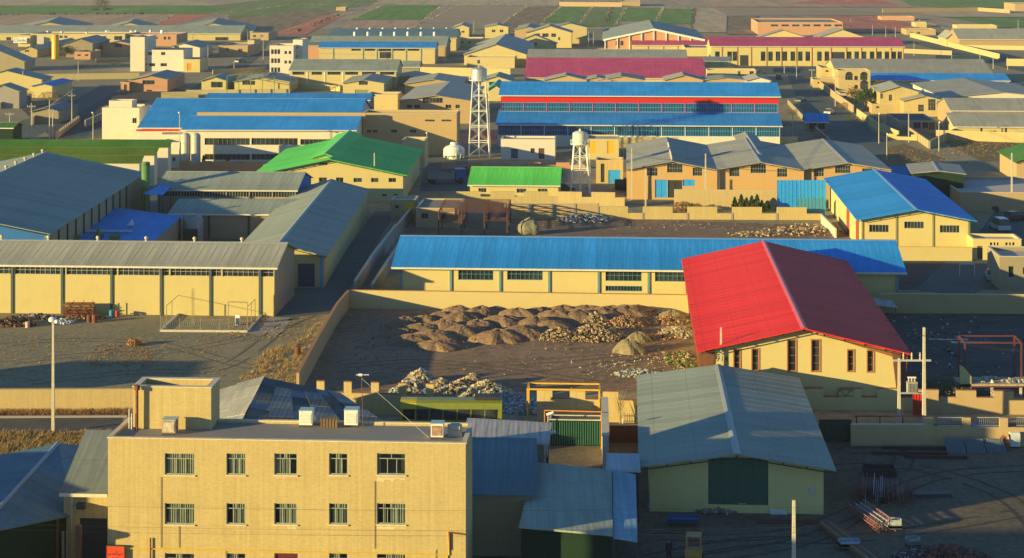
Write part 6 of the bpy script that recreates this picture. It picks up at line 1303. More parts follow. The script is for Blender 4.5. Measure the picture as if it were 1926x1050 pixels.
# ================================================================== cars
def car(label, px, py, rz, col, cname, van=False, grp=None):
    P = W(px, py); rt = root('parked_car' if not van else 'parked_van', label, 'van' if van else 'car', P, R(rz), grp); m = plain(cname, col, .3); L, wd, h0, h1 = (4.4, 1.8, .95, 1.9) if van else (4.3, 1.7, .85, 1.42)
    q = MB(); pr = [(-L / 2, .3), (-L / 2 + .02, .7), (-L / 2 + .15, h0), (L / 2 - .9, h0), (L / 2 - .05, h0 - .18), (L / 2, .3)]
    for y in (-1, 1): q.face([(x, y * wd / 2, z) for x, z in (pr if y > 0 else pr[::-1])])
    for (x, z), (x2, z2) in zip(pr, pr[1:] + pr[:1]): q.face([(x, -wd / 2, z), (x2, -wd / 2, z2), (x2, wd / 2, z2), (x, wd / 2, z)])
    q.build('body', m, rt)
    q = MB(); c0, c1 = (-L / 2 + .1, L / 2 - 1.2) if van else (-L / 2 + .55, L / 2 - 1.2); a, b = (.1, .6) if van else (.45, .65)
    lo = [(c0, -wd / 2 + .05), (c1, -wd / 2 + .05), (c1, wd / 2 - .05), (c0, wd / 2 - .05)]; hi = [(c0 + a, -wd / 2 + .2), (c1 - b, -wd / 2 + .2), (c1 - b, wd / 2 - .2), (c0 + a, wd / 2 - .2)]
    q.hexa([(x, y, h0) for x, y in lo] + [(x, y, h1 - .06) for x, y in hi]); q.build('window', GLS, rt)
    q = MB(); q.hexa([(x, y, h1 - .08) for x, y in hi] + [(x * .96, y * .94, h1) for x, y in hi]); q.build('roof', m, rt)
    for x in (-L / 2 + .8, L / 2 - .8):
        for y in (-wd / 2 - .02, wd / 2 - .16): q = MB(); q.tube((x, y, .32), (x, y + .18, .32), .32, n=12); q.build('wheel', plain('tyre', (.02, .02, .02), .9), rt)
    for y in (-.6, .6): q = MB(); q.box(L / 2 - .04, L / 2 + .02, y - .15, y + .15, .5, .66); q.build('headlight', WHITE, rt)
car('white car in the dark mouth of the open fronted shed', 1778, 360, 10, (.60, .62, .60), 'car_white'); car('pale van with a blue grey roof on the right hand forecourt', 1880, 433, 95, (.48, .52, .52), 'van_pale', True)
car('dark red car parked behind the pale van', 1908, 415, 30, (.10, .03, .03), 'car_dark_red'); car('dark car parked by the wall of the flat roofed block', 1888, 397, 5, (.05, .06, .07), 'car_dark')
car('white pickup beside the shaded grey office', 1868, 526, 80, (.30, .36, .36), 'car_grey'); car('small dark car driving on the right hand street', 1506, 192, 60, (.03, .04, .06), 'car_navy'); car('dark red vehicle near the top of the right hand street', 1465, 150, 80, (.08, .03, .03), 'car_dark_red', True)
car('blue grey pickup in the yard behind the small water tower', 1058, 360, 5, (.06, .09, .16), 'car_blue'); car('dark car beside the villa entrance in the upper left', 260, 132, 0, (.05, .05, .05), 'car_dark'); car('pale car behind the low wall of the green roofed office', 986, 366, 0, (.52, .52, .46), 'car_cream')
P = W(1170, 358); rt = root('tank_trailer', 'dark round tank on the ground left of the blue doors', 'tank', P); q = MB(); q.tube((-1.2, 0, 1), (1.4, 0, 1), .85, n=16); q.build('tank', plain('tank_black', (.02, .025, .025), .6), rt); q = MB(); q.box(-1, 1.2, -.5, .5, 0, .25); q.build('cradle', DARK, rt)

# ================================================================== left lot things
def drum(label, px, py, m, rr=.32, h=.9, grp='drums by the yellow warehouse wall'):
    P = W(px, py); rt = root('drum', label, 'drum', P, 0, grp); q = MB(); q.lathe((0, 0, 0), [(rr, 0), (rr, h * .33), (rr * 1.05, h * .35), (rr, h * .37), (rr, h * .65), (rr * 1.05, h * .67), (rr, h * .69), (rr, h)], 16); q.build('shell', m, rt); return rt
drum('wide grey metal tub against the yellow warehouse wall, leftmost', 37, 586, plain('tub_grey', (.20, .26, .27), .6), .62, 1.0); drum('orange red drum standing on the pallets', 181, 586, plain('drum_red', (.55, .07, .02), .5), .3, 1.1); drum('tall blue drum beside the orange red one', 193, 585, plain('drum_blue', (.05, .25, .42), .5), .36, 1.3)
drum('white drum right of the blue ones', 216, 583, WHITE, .27, .9); drum('small blue drum in front of the white one', 210, 597, plain('drum_blue2', (.04, .22, .36), .5), .28, .8); drum('small red drum next to the small blue one', 220, 597, plain('drum_red2', (.45, .03, .03), .5), .2, .75)
drum('rusty drum in front of the pallets, right one', 178, 607, RUST, .3, .85); drum('rusty drum in front of the pallets, left one', 168, 606, plain('rust_dark', (.12, .05, .03), .8), .3, .8); drum('small white bucket on the scrap heap', 52, 616, plain('bucket_pink', (.55, .40, .32), .7), .25, .6)
P = W(120, 598); rt = root('pallet_rack', 'rusty rack of pipes and boards by the warehouse wall', 'rack', P)
for k in range(9): q = MB(); z = .15 + k * .16; q.box(random.uniform(-.2, .1), 3.2, random.uniform(0, .5), random.uniform(.8, 1.4), z, z + .07); q.build('board', random.choice([RUST, plain('board_tan', (.34, .20, .09), .9), plain('board_olive', (.20, .16, .06), .9)]), rt)
for x in (0, 1.1, 2.2, 3.2): q = MB(); q.tube((x, 0, 0), (x, 0, 1.9), .05, n=4); q.build('post', RUST, rt)
rubble('scrap_heap', 22, 612, 2.6, 1.2, 500, .06, .32, [RUST, plain('rust_dark', (.12, .05, .03), .8), plain('board_tan', (.34, .20, .09), .9), DARK], .8); rubble('scrap_heap', 65, 600, 3.0, .8, 300, .06, .25, [DARK, RUST, st4], .5)
rubble('scrap_heap', 118, 608, 1.2, .8, 160, .08, .3, [bag1, WHITE, st4], .35); rubble('scrap_heap', 265, 588, 3.6, 1.2, 420, .06, .3, [st4, plain('slate_scrap', (.10, .13, .15), .8), GALV], .5); rubble('scrap_heap', 160, 600, 2.4, 1.0, 260, .06, .25, [RUST, DARK, plain('board_tan', (.34, .20, .09), .9)], .4)
P = W(250, 583); rt = root('sheet_stack', 'low stack of grey sheets against the yellow warehouse wall', 'stack', P)
for k in range(6): q = MB(); q.box(k * .1, 2.2 + k * .05, .1 * k, 1.0, k * .12, k * .12 + .09); q.build('sheet', plain('sheet_grey', (.22, .24, .22), .8), rt)
P = W(330, 590); rt = root('timber_stack', 'rounded stack of yellowish timber inside the wire cage', 'stack', P)
for k in range(26): q = MB(); j = k % 7; z = .12 + .2 * (k // 7); q.tube((j * .32 + (k // 7) * .16 - .2, -.4, z), (j * .32 + (k // 7) * .16 - .2 + random.uniform(-.1, .1), 1.4, z), .11, n=6); q.build('log', random.choice([plain('timber', (.42, .26, .10), .9), plain('timber_dark', (.26, .14, .06), .9)]), rt)
# wire cage
P = W(302, 624); rt = root('wire_enclosure', 'square enclosure of thin steel posts on a concrete kerb', 'enclosure', P, R(-2)); e = 164 / S(622); dd = 9.3
q = MB(); q.box(0, e, -.12, .12, 0, .22); q.box(0, e, dd - .1, dd + .1, 0, .22); q.box(-.1, .1, .12, dd - .1, 0, .2); q.box(e - .1, e + .1, .12, dd - .1, 0, .2); q.build('kerb', CONC, rt)
pgr = plain('post_grey_green', (.24, .22, .13), .8)
for x, y, hh in ((0, 0, 2.0), (.5, .6, 2.2), (e, 0, 3.1), (e, dd * .25, 2.7), (e, dd * .5, 2.6), (e * .78, 0, 3.2), (e, dd, 2.4), (0, dd * .3, 2.2), (0, dd * .6, 2.2), (0, dd, 2.2), (e * .22, 0, 1.5), (e * .46, 0, 1.5), (e * .68, 0, 1.5), (e * .3, dd, 2.2), (e * .6, dd, 2.2), (e * .28, dd * .4, 3.9), (e * .3, dd * .4, 3.9)):
    q = MB(); q.tube((x, y, 0), (x, y, hh), .045, n=4); q.build('post', pgr, rt)
q = MB(); q.tube((e * .78, 0, 3.2), (e, 0, 3.15), .06, n=4); q.tube((0, dd * .3, 2.2), (0, dd, 2.2), .03, n=4); q.tube((0, dd, 2.2), (e * .4, dd, 2.2), .04, n=4); q.tube((e, dd * .5, 2.6), (e, 0, 2.7), .03, n=4); q.tube((0, 0, 2.0), (.5, .6, .1), .04, n=4); q.build('rail', pgr, rt)
q = MB(); n = 40
for k in range(n): q.tube((e * k / n, 0, .2), (e * (k + 1) / n, 0, 1.4), .006, n=3); q.tube((e * (k + 1) / n, 0, .2), (e * k / n, 0, 1.4), .006, n=3)
q.build('wire_mesh', GALV, rt)
P = W(447, 612); rt = root('steel_cupboard', 'small white slatted cupboard inside the wire enclosure', 'cupboard', P); q = MB(); q.box(-.25, .25, -.2, .2, 0, 1.2); q.build('case', WHITE, rt); q = MB(); [q.box(-.2 + .15 * k, -.12 + .15 * k, -.24, -.2, .1, .8) for k in range(3)]; q.build('slot', DARK, rt)
P = W(560, 668); rt = root('rusty_barrel', 'leaning rusty barrel beside the side wall of the mound yard', 'barrel', P); q = MB(); q.lathe((0, 0, 0), [(.3, 0), (.33, .4), (.3, .9)], 14); q.build('shell', plain('rust_dark', (.12, .05, .03), .8), rt)

# ================================================================== dry plants
def tufts(name, poly, n, h0, h1, mat, seed=1, z=0.0):
    rng = random.Random(seed); q = MB(); P = [W(*p) for p in poly]
    for _ in range(n):
        a, b = rng.random(), rng.random(); c = P[0].lerp(P[1], a).lerp(P[3].lerp(P[2], a), b)
        for k in range(9):
            t = rng.uniform(0, 6.28); r_ = rng.uniform(.05, .3); h = rng.uniform(h0, h1); d = Vector((math.cos(t), math.sin(t), 0)); s_ = Vector((-d.y, d.x, 0)) * .025
            bp = c + d * r_ * .4; tp_ = c + d * (r_ + h * .5) + Vector((0, 0, h)); q.face([bp - s_, bp + s_, tp_])
    return q.build(name, mat, kind='stuff')
straw = plain('dry_straw', (.42, .28, .10), .95, var=.3); straw2 = plain('orange_dry_grass', (.36, .19, .07), .95, var=.3); olive = plain('olive_weed', (.12, .12, .05), .95, var=.3)
tufts('dry_grass', [(0, 722), (420, 722), (420, 628), (0, 628)], 700, .03, .14, straw, 2); tufts('dry_grass', [(170, 690), (290, 690), (290, 650), (170, 650)], 200, .06, .22, straw2, 12); tufts('dry_grass', [(380, 640), (560, 640), (600, 600), (460, 600)], 300, .05, .2, straw, 13); tufts('dry_grass', [(450, 715), (560, 722), (572, 640), (500, 660)], 380, .12, .4, straw, 3); tufts('dry_grass', [(530, 660), (590, 660), (640, 595), (590, 610)], 70, .15, .45, straw, 4)
tufts('dry_grass', [(-60, 785), (250, 783), (250, 770), (-60, 771)], 700, .2, .55, straw2, 5); tufts('dry_grass', [(-60, 868), (200, 845), (225, 814), (-60, 815)], 1200, .15, .45, straw, 6); tufts('green_weeds', [(-60, 868), (200, 845), (225, 814), (-60, 815)], 500, .1, .4, olive, 7)
tufts('dry_grass', [(640, 700), (1300, 730), (1300, 600), (700, 600)], 200, .1, .3, olive, 8); tufts('dry_grass', [(1770, 290), (1926, 300), (1926, 260), (1790, 262)], 260, .1, .35, straw, 9); tufts('dry_grass', [(1660, 325), (1790, 325), (1770, 280), (1660, 280)], 200, .1, .35, straw, 10)
def bush(label, px, py, rr, h, m, name='dry_bush', n=420, grp=None, cat='bush'):
    P = W(px, py); rt = root(name, label, cat, P, 0, grp); rng = random.Random(int(px)); q = MB()
    for _ in range(14):
        a = rng.uniform(0, 6.28); b = rng.uniform(.3, 1); q.tube((0, 0, 0), (rr * b * .8 * math.cos(a), rr * b * .8 * math.sin(a), h * rng.uniform(.5, .95)), .03, .01, n=3)
    q.build('stem', plain('twig', (.14, .09, .05), .95), rt); q = MB()
    for _ in range(n):
        a = rng.uniform(0, 6.28); t = rng.random() ** .5; z = rng.uniform(.08, 1); k = math.sqrt(max(0, 1 - (z - .4) ** 2 / .5)); c = Vector((rr * t * k * math.cos(a), rr * t * k * math.sin(a), h * z)); u = Vector((rng.uniform(-1, 1), rng.uniform(-1, 1), rng.uniform(-1, 1))) * .14; v = Vector((rng.uniform(-1, 1), rng.uniform(-1, 1), rng.uniform(-1, 1))) * .14
        q.face([c - u, c + v, c + u])
    q.build('foliage', m, rt); return rt
bm1 = plain('bush_brown', (.20, .11, .04), .95, var=.4); bm2 = plain('bush_olive', (.09, .10, .035), .95, var=.4); bg3 = plain('conifer_green', (.035, .075, .02), .95, var=.4)
bush('brown round bush before the brick enclosure wall, left', 1285, 399, 1.9, 1.5, bm1, n=900); bush('second brown bush before the brick enclosure wall, right', 1306, 400, 1.6, 1.3, bm1, n=700)
bush('dry orange bush alone on the gravel lot', 252, 650, .75, .6, plain('bush_orange', (.42, .22, .08), .95, var=.3), n=400); bush('large brown thicket beside the left yard houses', 45, 192, 3.2, 3.0, bm1, n=900); bush('reddish bare bush near the small yellow house', 92, 192, 3.0, 2.6, bm1, n=900)
bush('dark scrub beyond the maroon steel column', 1770, 752, 2.2, 1.6, bm2, n=700); bush('brown bush right of the pink brick hall', 322, 166, 2.4, 2.6, bm1, n=600); bush('grey green scrub patch in the yard left of the villa, left', 180, 125, 5, 2.2, bm2, n=900); bush('grey green scrub patch beside the villa wall, right', 215, 122, 4, 1.8, bm2, n=700)
def conifer(label, px, py, h, rr):
    P = W(px, py); rt = root('conifer', label, 'tree', P, 0, 'small conifers before the brick enclosure'); q = MB(); q.tube((0, 0, 0), (0, 0, h * .8), .07, .03, n=5); q.build('trunk', plain('twig', (.14, .09, .05), .95), rt); rng = random.Random(int(px)); q = MB()
    for _ in range(520):
        z = rng.uniform(.08, 1) ** 1.0; a = rng.uniform(0, 6.28); r_ = rr * (1 - z) ** .75 * rng.uniform(.5, 1.1) * (1 + .15 * math.sin(z * 30)); c = Vector((r_ * math.cos(a), r_ * math.sin(a), h * z)); u = Vector((rng.uniform(-1, 1), rng.uniform(-1, 1), rng.uniform(-1, 1))) * .15; q.face([c - u, c + Vector((math.cos(a) * .1, math.sin(a) * .1, .2)), c + u])
    q.build('crown', bg3, rt)
for i, (x, h, rr) in enumerate(((1382, 2.2, .6), (1394, 2.6, .8), (1404, 2.1, .6), (1414, 2.4, .7), (1424, 2.6, .8), (1433, 1.7, .5), (1443, 1.6, .6))):
    conifer(['leftmost small conifer before the brick enclosure', 'tallest conifer, second from left before the enclosure', 'third conifer, short one in the row', 'middle conifer of the row', 'wide conifer right of the middle', 'low conifer near the row end', 'last rounded conifer at the row end'][i], x, 399, h, rr)
def tree(label, px, py, h, rr, m, n=1500):
    P = W(px, py); rt = root('tree', label, 'tree', P); rng = random.Random(int(px * 3)); q = MB(); q.tube((0, 0, 0), (0, 0, h * .5), .2, .12, n=6); cs = []
    for _ in range(9):
        a = rng.uniform(0, 6.28); e = Vector((rr * .6 * math.cos(a), rr * .6 * math.sin(a), h * rng.uniform(.55, .9))); q.tube((0, 0, h * .35), e, .08, .03, n=4); cs.append(e)
    q.build('trunk', plain('bark', (.12, .08, .05), .95), rt); q = MB()
    for _ in range(n):
        c = rng.choice(cs) + Vector([rng.gauss(0, 1) for _ in range(3)]) * rr * .28; u = Vector((rng.uniform(-1, 1), rng.uniform(-1, 1), rng.uniform(-1, 1))) * .3; v = Vector((rng.uniform(-1, 1), rng.uniform(-1, 1), rng.uniform(-1, 1))) * .3; q.face([c - u, c + v, c + u])
    q.build('crown', m, rt)
tree('green round tree beside the brick garden wall on the right street', 1627, 208, 5.0, 2.6, bg3); tree('small olive tree against the sandy house on the right', 1652, 190, 5.5, 1.6, bm2, 700); tree('bare brownish tree by the arched house garden', 1610, 196, 4, 2, bm1, 350); tree('dark tree beside the yellow silo', 120, 108, 4.5, 2.2, bm2, 900)
for i, (px, py) in enumerate(((383, 318), (428, 318))): conifer(['dark little cypress by the brick panel fence, left', 'dark little cypress by the brick panel fence, right'][i], px, py, 2.4, .5)
for i, px in enumerate((186, 194)): tree(['distant bare tree on the green field edge, left', 'distant bare tree on the green field edge, right'][i], px, 27, 9, 4, bm2, 500)
P = W(1166, 800); rt = root('bare_sapling', 'thin bare sapling beside the orange frame', 'sapling', P); q = MB(); rng = random.Random(4)
for k in range(26): a = rng.uniform(0, 6.28); b = rng.uniform(.2, .9); q.tube((0, 0, .2 + .06 * k), (b * math.cos(a), b * .5 * math.sin(a), 1.4 + .07 * k), .02, .008, n=3)
q.tube((0, 0, 0), (0, 0, 2.6), .05, .02, n=5); q.build('branch', plain('twig_pale', (.34, .27, .15), .95), rt)

fence('pale narrow wall between the green container and the dark pit', [(1137, 806), (1139, 884)], 2.6, wall='white', t=.5)
A = W(1166, 800); rt = root('picket_fence', 'short white picket fence left of the grey shed', 'fence', A)
for k in range(8): q = MB(); q.box(.2 * k, .2 * k + .06, 0, .04, 0, 1.0); q.build('picket', WHITE, rt)
q = MB(); q.box(0, 1.5, .04, .08, .3, .36); q.box(0, 1.5, .04, .08, .75, .81); q.build('rail', WHITE, rt)
pole('slim pole with two white lamps beside the green container', 1031, 905, 778, 'steel', r=.05)
P = W(1031, 905); hh = 127 / S(905)
for k, (dx, dz) in enumerate(((.15, 0.1), (.3, -1.35))):
    o = root('lamp_head', ['upper white lamp by the green container', 'lower white lamp by the green container'][k], 'lamp', P + Vector((dx, 0, hh + dz - .1))); q = MB(); q.tube((-.25, 0, -.1), (.25, -.1, .12), .12, .09, n=8); q.build('shade', WHITE, o)
fence('dark pit wall between the container wall and the grey shed', [(1143, 832), (1200, 832)], 1.4, wall='brown')

for i, (px, py, rr, h, m, lb) in enumerate(((1560, 170, 1.6, 2.2, bm1, 'brown scrub by the arched house gate'), (1588, 205, 2.0, 1.6, bm1, 'brown hedge along the right street, lower part'), (1600, 228, 2.2, 1.4, bm2, 'olive scrub patch on the right street bank'), (1490, 215, 2.6, 1.2, bm2, 'dark scrub left of the blue roofed kiosk'),
   (1470, 238, 3.0, 1.0, bm1, 'brown scrub between factory and kiosk'), (1640, 235, 2.4, 1.8, bm1, 'brown bush below the guard office'), (1745, 170, 1.8, 2.0, bm2, 'olive bush behind the glazed workshop'), (640, 185, 2.0, 1.6, bm2, 'olive bush between workshop and blue hall'),
   (300, 118, 2.4, 1.6, bm2, 'dark bush right of the villa garage'), (152, 128, 3.0, 1.4, bm2, 'low scrub in the dark yard left of the villa'), (20, 110, 3.0, 2.0, bm2, 'scrub between the upper left sheds'), (470, 155, 2.0, 1.4, bm1, 'brown scrub beside the pergola road'),
   (880, 330, 1.6, 1.6, bm2, 'dark shrub beside the small green office'), (858, 335, 1.2, 1.8, bm2, 'thin dark shrub in the paved yard'), (745, 395, .9, 1.8, bm2, 'dark shrub beside the cream gatehouse'), (1570, 330, 2.0, 1.0, bm2, 'scrub behind the right brick hall'))):
    bush(lb, px, py, rr, h, m, n=380)
for k, (px, py, rz) in enumerate(((452, 118, 60), (1430, 140, 5), (1560, 215, 65), (300, 205, 40))):
    car(['grey car on the road right of the villa', 'dark car parked before the magenta depot', 'silver car on the right street bank', 'pale car on the left road'][k], px, py, rz, [(.20, .22, .22), (.05, .05, .06), (.45, .46, .44), (.50, .48, .42)][k], 'car_%s' % ['grey2', 'dark', 'silver', 'pale'][k])
def truck(label, px, py, rz, cab, bed):
    P = W(px, py); rt = root('parked_truck', label, 'truck', P, R(rz)); q = MB(); q.box(1.6, 3.4, -1.1, 1.1, .6, 2.5); q.build('cab', cab, rt); q = MB(); q.box(3.38, 3.44, -.95, .95, 1.5, 2.3); q.build('windscreen', GLS, rt)
    q = MB(); q.box(-3.4, 1.4, -1.15, 1.15, .9, 1.05); q.box(-3.4, 1.4, -1.15, -1.08, 1.05, 1.9); q.box(-3.4, 1.4, 1.08, 1.15, 1.05, 1.9); q.box(-3.4, -3.33, -1.08, 1.08, 1.05, 1.9); q.box(1.33, 1.4, -1.08, 1.08, 1.05, 2.2); q.build('bed', bed, rt)
    for x in (-2.4, 2.4):
        for y in (-1.1, .85): q = MB(); q.tube((x, y, .5), (x, y + .25, .5), .5, n=12); q.build('wheel', plain('tyre', (.02, .02, .02), .9), rt)
truck('small blue truck parked in the yard behind the cream gatehouse', 838, 345, 15, plain('truck_blue', (.04, .12, .28), .4), plain('truck_bed_grey', (.25, .25, .22), .6))

for pts, h, wl, lb in (([(1533, 158), (1572, 188), (1605, 212)], 1.8, 'sand', 'sandy plot wall along the upper part of the right street'), ([(1612, 218), (1650, 245), (1690, 262)], 1.7, 'cream', 'cream plot wall along the lower part of the right street'),
    ([(1482, 196), (1512, 228), (1560, 272)], 1.1, 'dim', 'low wall on the left side of the right street'), ([(1575, 190), (1640, 190)], 1.6, 'brick', 'garden wall below the arched windows'),
    ([(1700, 100), (1790, 104)], 1.6, 'sand', 'plot wall right of the magenta depot'), ([(1760, 112), (1860, 116)], 1.6, 'cream', 'second plot wall right of the magenta depot'), ([(180, 118), (244, 116)], 1.4, 'sand', 'pale wall with gaps in the yard left of the villa'),
    ([(400, 140), (500, 134)], 1.4, 'sand', 'plot wall on the road right of the villa'), ([(0, 205), (58, 190)], 1.6, 'dim', 'shaded wall before the left edge houses'), ([(560, 168), (640, 172)], 1.6, 'cream', 'cream yard wall between dark bay hall and workshop'), ([(1060, 168), (1220, 168)], 1.5, 'sand', 'wall glimpsed between the small grey gables')):
    fence(lb, pts, h, wall=wl)
for (a, b_, c, d_, e_, wl, lb) in ((1650, 122, 1700, 136, 118, 'sand', 'low flat store behind the arched house roof'), (1705, 140, 1740, 156, 136, 'cream2', 'cream block beside the narrow blue roof'),
    (1440, 108, 1500, 122, 104, 'cream2', 'flat annexe before the magenta depot'), (470, 62, 505, 76, 58, 'sand', 'flat low house before the red field'), (860, 74, 905, 88, 70, 'cream2', 'cream flat house below the field edge houses'), (140, 98, 170, 112, 94, 'peach', 'pinkish low hut behind the dark yard'),
    (1705, 56, 1760, 66, 53, 'sand', 'sandy low huts at the upper right'), (1120, 96, 1180, 108, 92, 'cream2', 'low cream annexe below the white framed hall')):
    fl_(lb, a, b_, c, d_, e_, wall=wl, roofc='light', name='low_building', cat='building', win=[(a + 6, b_ + 4, a + 12, b_ + 8), (a + 20, b_ + 4, a + 26, b_ + 8)])
def span(label, a, b, n=3, sag=.9):
    A = W(a[0], a[1]) + Vector((0, -.15, (a[1] - a[2]) / S(a[1]) - .5)); B_ = W(b[0], b[1]) + Vector((0, -.15, (b[1] - b[2]) / S(b[1]) - .5)); q = MB()
    for k in range(n):
        o_ = Vector((-.7 + .7 * k, 0, 0)); pv = A + o_
        for j in range(1, 15): t = j / 14; p_ = (A + o_).lerp(B_ + o_, t) - Vector((0, 0, sag * 4 * t * (1 - t))); q.tube(pv - A, p_ - A, .016, n=3, cap=False); pv = p_
    tag(q.build('power_line', plain('wire', (.03, .03, .025), .8), None, A), label, 'cable', 'overhead lines between poles')
for lb, a, b_ in (('overhead line between the two front poles of the left road', (59, 262, 194), (135, 232, 174)), ('overhead line from the left road poles towards the yellow silo', (135, 232, 174), (147, 153, 115)), ('overhead line before the triple gabled halls', (1188, 378, 279), (1327, 392, 289)), ('overhead line from the valley pole to the right edge pole', (1327, 392, 289), (1709, 268, 205)),
    ('overhead line along the right hand street', (1527, 176, 130), (1571, 200, 140)), ('overhead line across the magenta depot front', (1475, 145, 117), (1498, 150, 118)), ('overhead line from the transformer pair to the right', (1738, 816, 616), (2100, 830, 640)), ('overhead line from the villa road to the white house pole', (391, 118, 85), (495, 128, 66))): span(lb, a, b_)
# ================================================================== shaded yard, lower right
for i, px in enumerate((1611, 1655, 1698, 1742)):
    P = W(px, 832); h = 2.1; rt = root('maroon_post', ['first maroon post before the lower yard wall', 'second maroon post before the lower yard wall', 'third maroon post, taller, before the lower yard wall', 'fourth maroon post before the lower yard wall'][i], 'post', P, 0, 'posts of the dark frame'); q = MB(); q.tube((0, 0, 0), (0, 0, h + (.8 if i == 2 else 0)), .06, n=4); q.build('post', plain('dark_maroon', (.05, .02, .02), .7), rt)
A = W(1608, 832); rt = root('top_rail', 'dark rail joining the maroon posts before the yard wall', 'rail', A); q = MB(); q.box(0, 6.0, -.04, .04, 2.1, 2.18); q.build('rail', plain('dark_maroon', (.05, .02, .02), .7), rt)
def trailer(label, px, py):
    P = W(px, py); rt = root('small_trailer', label, 'trailer', P); q = MB(); q.box(-.95, .95, -.6, .6, 1.05, 1.5); q.build('canopy', plain('dull_blue', (.04, .11, .24), .5), rt)
    q = MB(); q.box(-.9, .9, -.55, .55, .3, .8); q.build('bed', DARK, rt)
    for x in (-.9, .9):
        for y in (-.55, .55): q = MB(); q.tube((x, y, 0), (x, y, 1.05), .04, n=4); q.build('leg', MAROON, rt)
trailer('blue topped cart standing by the lower yard wall', 1850, 835)
P = W(1908, 842); rt = root('white_tank', 'small white box tank at the right edge of the yard', 'tank', P); q = MB(); q.box(-.4, .4, -.3, .3, .15, 1.1); q.tube((-.4, 0, 1.0), (.4, 0, 1.0), .3, n=10); q.build('tank', plain('tank_white', (.55, .58, .56), .6), rt)
P = W(1888, 845); rt = root('machine_block', 'brown engine block beside the white box tank', 'machine', P); q = MB(); q.box(-.6, .3, -.4, .4, 0, .7); q.tube((-.2, 0, .7), (.1, .1, 1.0), .2, n=8); q.build('block', RUST, rt)
for i in range(3):
    P = W(1800 + 38 * i, 852); rt = root('leaning_panel', ['left grey ribbed panel leaning in the shaded yard', 'middle grey ribbed panel leaning in the shaded yard', 'right grey ribbed panel leaning in the shaded yard'][i], 'panel', P, R(-8), 'ribbed panels leaning in the yard'); q = MB()
    q.hexa([(-.75, 0, 0), (.75, 0, 0), (.75, .06, 0), (-.75, .06, 0), (-1.0, .9, .9), (.5, .9, .9), (.5, .96, .9), (-1.0, .96, .9)]); q.build('panel', plain('panel_slate', (.10, .13, .14), .6), rt)
    q = MB()
    for k in range(7): x = -.7 + .23 * k; q.hexa([(x, -.03, .02), (x + .06, -.03, .02), (x + .06, .0, .02), (x, .0, .02), (x - .25, .87, .92), (x - .19, .87, .92), (x - .19, .9, .92), (x - .25, .9, .92)])
    q.build('rib', plain('panel_slate_rib', (.16, .19, .20), .6), rt)
for k, (x, y, L, rz, lb) in enumerate(((1660, 846, 5.2, -3, 'rusty long beam lying nearest the maroon posts'), (1640, 856, 6.0, -2, 'second rusty beam lying on the yard floor'), (1700, 862, 5.0, -4, 'third rusty beam on the yard floor, frontmost'))):
    P = W(x, y); rt = root('steel_beam', lb, 'beam', P, R(rz), 'rusty beams on the yard floor'); q = MB(); q.box(0, L, 0, .2, .03, .06); q.box(0, L, .08, .12, .06, .22); q.box(0, L, 0, .2, .22, .25); q.build('beam', plain('rust_dull', (.09, .04, .03), .85), rt)
P = W(1627, 898); rt = root('dark_crate', 'dark open crate with ribbed sides in the shaded yard', 'crate', P, R(-3)); q = MB(); Lw = 2.4
for a in ((0, Lw, 0, .06), (0, Lw, 1.5, 1.56), (0, .06, .06, 1.5), (Lw - .06, Lw, .06, 1.5)): q.box(a[0], a[1], a[2], a[3], 0, .6)
q.box(.06, Lw - .06, .06, 1.5, .05, .3); q.build('crate', plain('crate_dark', (.035, .03, .03), .8), rt); q = MB(); [q.box(.1 + .3 * k, .16 + .3 * k, -.05, 0, 0, .62) for k in range(8)]; q.build('rib', plain('crate_rib', (.06, .05, .045), .8), rt)
def trusspile(label, px, py, n, L, rz, mats, w_=3.0, seed=1):
    rng = random.Random(seed); P = W(px, py); rt = root('truss_stack', label, 'truss stack', P, R(rz))
    for k in range(n):
        x = w_ * k / n + rng.uniform(-.05, .05); q = MB(); z = rng.uniform(.05, .7); y0 = rng.uniform(-.2, .3)
        q.box(x, x + .05, y0, y0 + L, z, z + .05); q.box(x, x + .05, y0, y0 + L, z + .38, z + .43); m = 9
        for j in range(m): a = y0 + L * j / m; b = y0 + L * (j + 1) / m; q.tube((x + .025, a, z + .03), (x + .025, (a + b) / 2, z + .4), .02, n=3); q.tube((x + .025, (a + b) / 2, z + .4), (x + .025, b, z + .03), .02, n=3)
        q.build('truss', rng.choice(mats), rt)
tm = [plain('truss_pink', (.26, .11, .10), .7), plain('truss_rust', (.15, .05, .04), .8), plain('truss_pale', (.36, .34, .36), .7)]
trusspile('pinkish stack of lattice trusses behind, in the shaded yard', 1606, 945, 16, 4.2, -12, tm, 2.4, 1); trusspile('dark rusty stack of lattice trusses beside the pinkish one', 1662, 952, 14, 3.4, -10, tm[:2], 2.4, 2); trusspile('narrow pale truss stack trailing down towards the timber', 1648, 1005, 10, 4.6, 14, tm[2:] + tm[:1], 1.5, 3)
P = W(1710, 938); rt = root('plate_stack', 'flat dark stack of steel plates beside the truss stacks', 'stack', P, R(4))
for k in range(4): q = MB(); q.box(.1 * k, 3.3 - .05 * k, 0, .8, k * .08, k * .08 + .06); q.build('plate', plain('plate_dark', (.05, .065, .065), .6), rt)
P = W(1645, 1075); rt = root('beam_stack', 'long brown beams stacked diagonally towards the lower right corner', 'stack', P, R(13))
for k in range(9): q = MB(); x = (k % 5) * .27; z = .05 + .24 * (k // 5); q.box(x, x + .2, 0, 9.5 + random.uniform(-.5, .5), z, z + .2); q.build('beam', random.choice([plain('beam_brown', (.16, .09, .045), .85), plain('beam_tan', (.26, .17, .09), .85)]), rt)
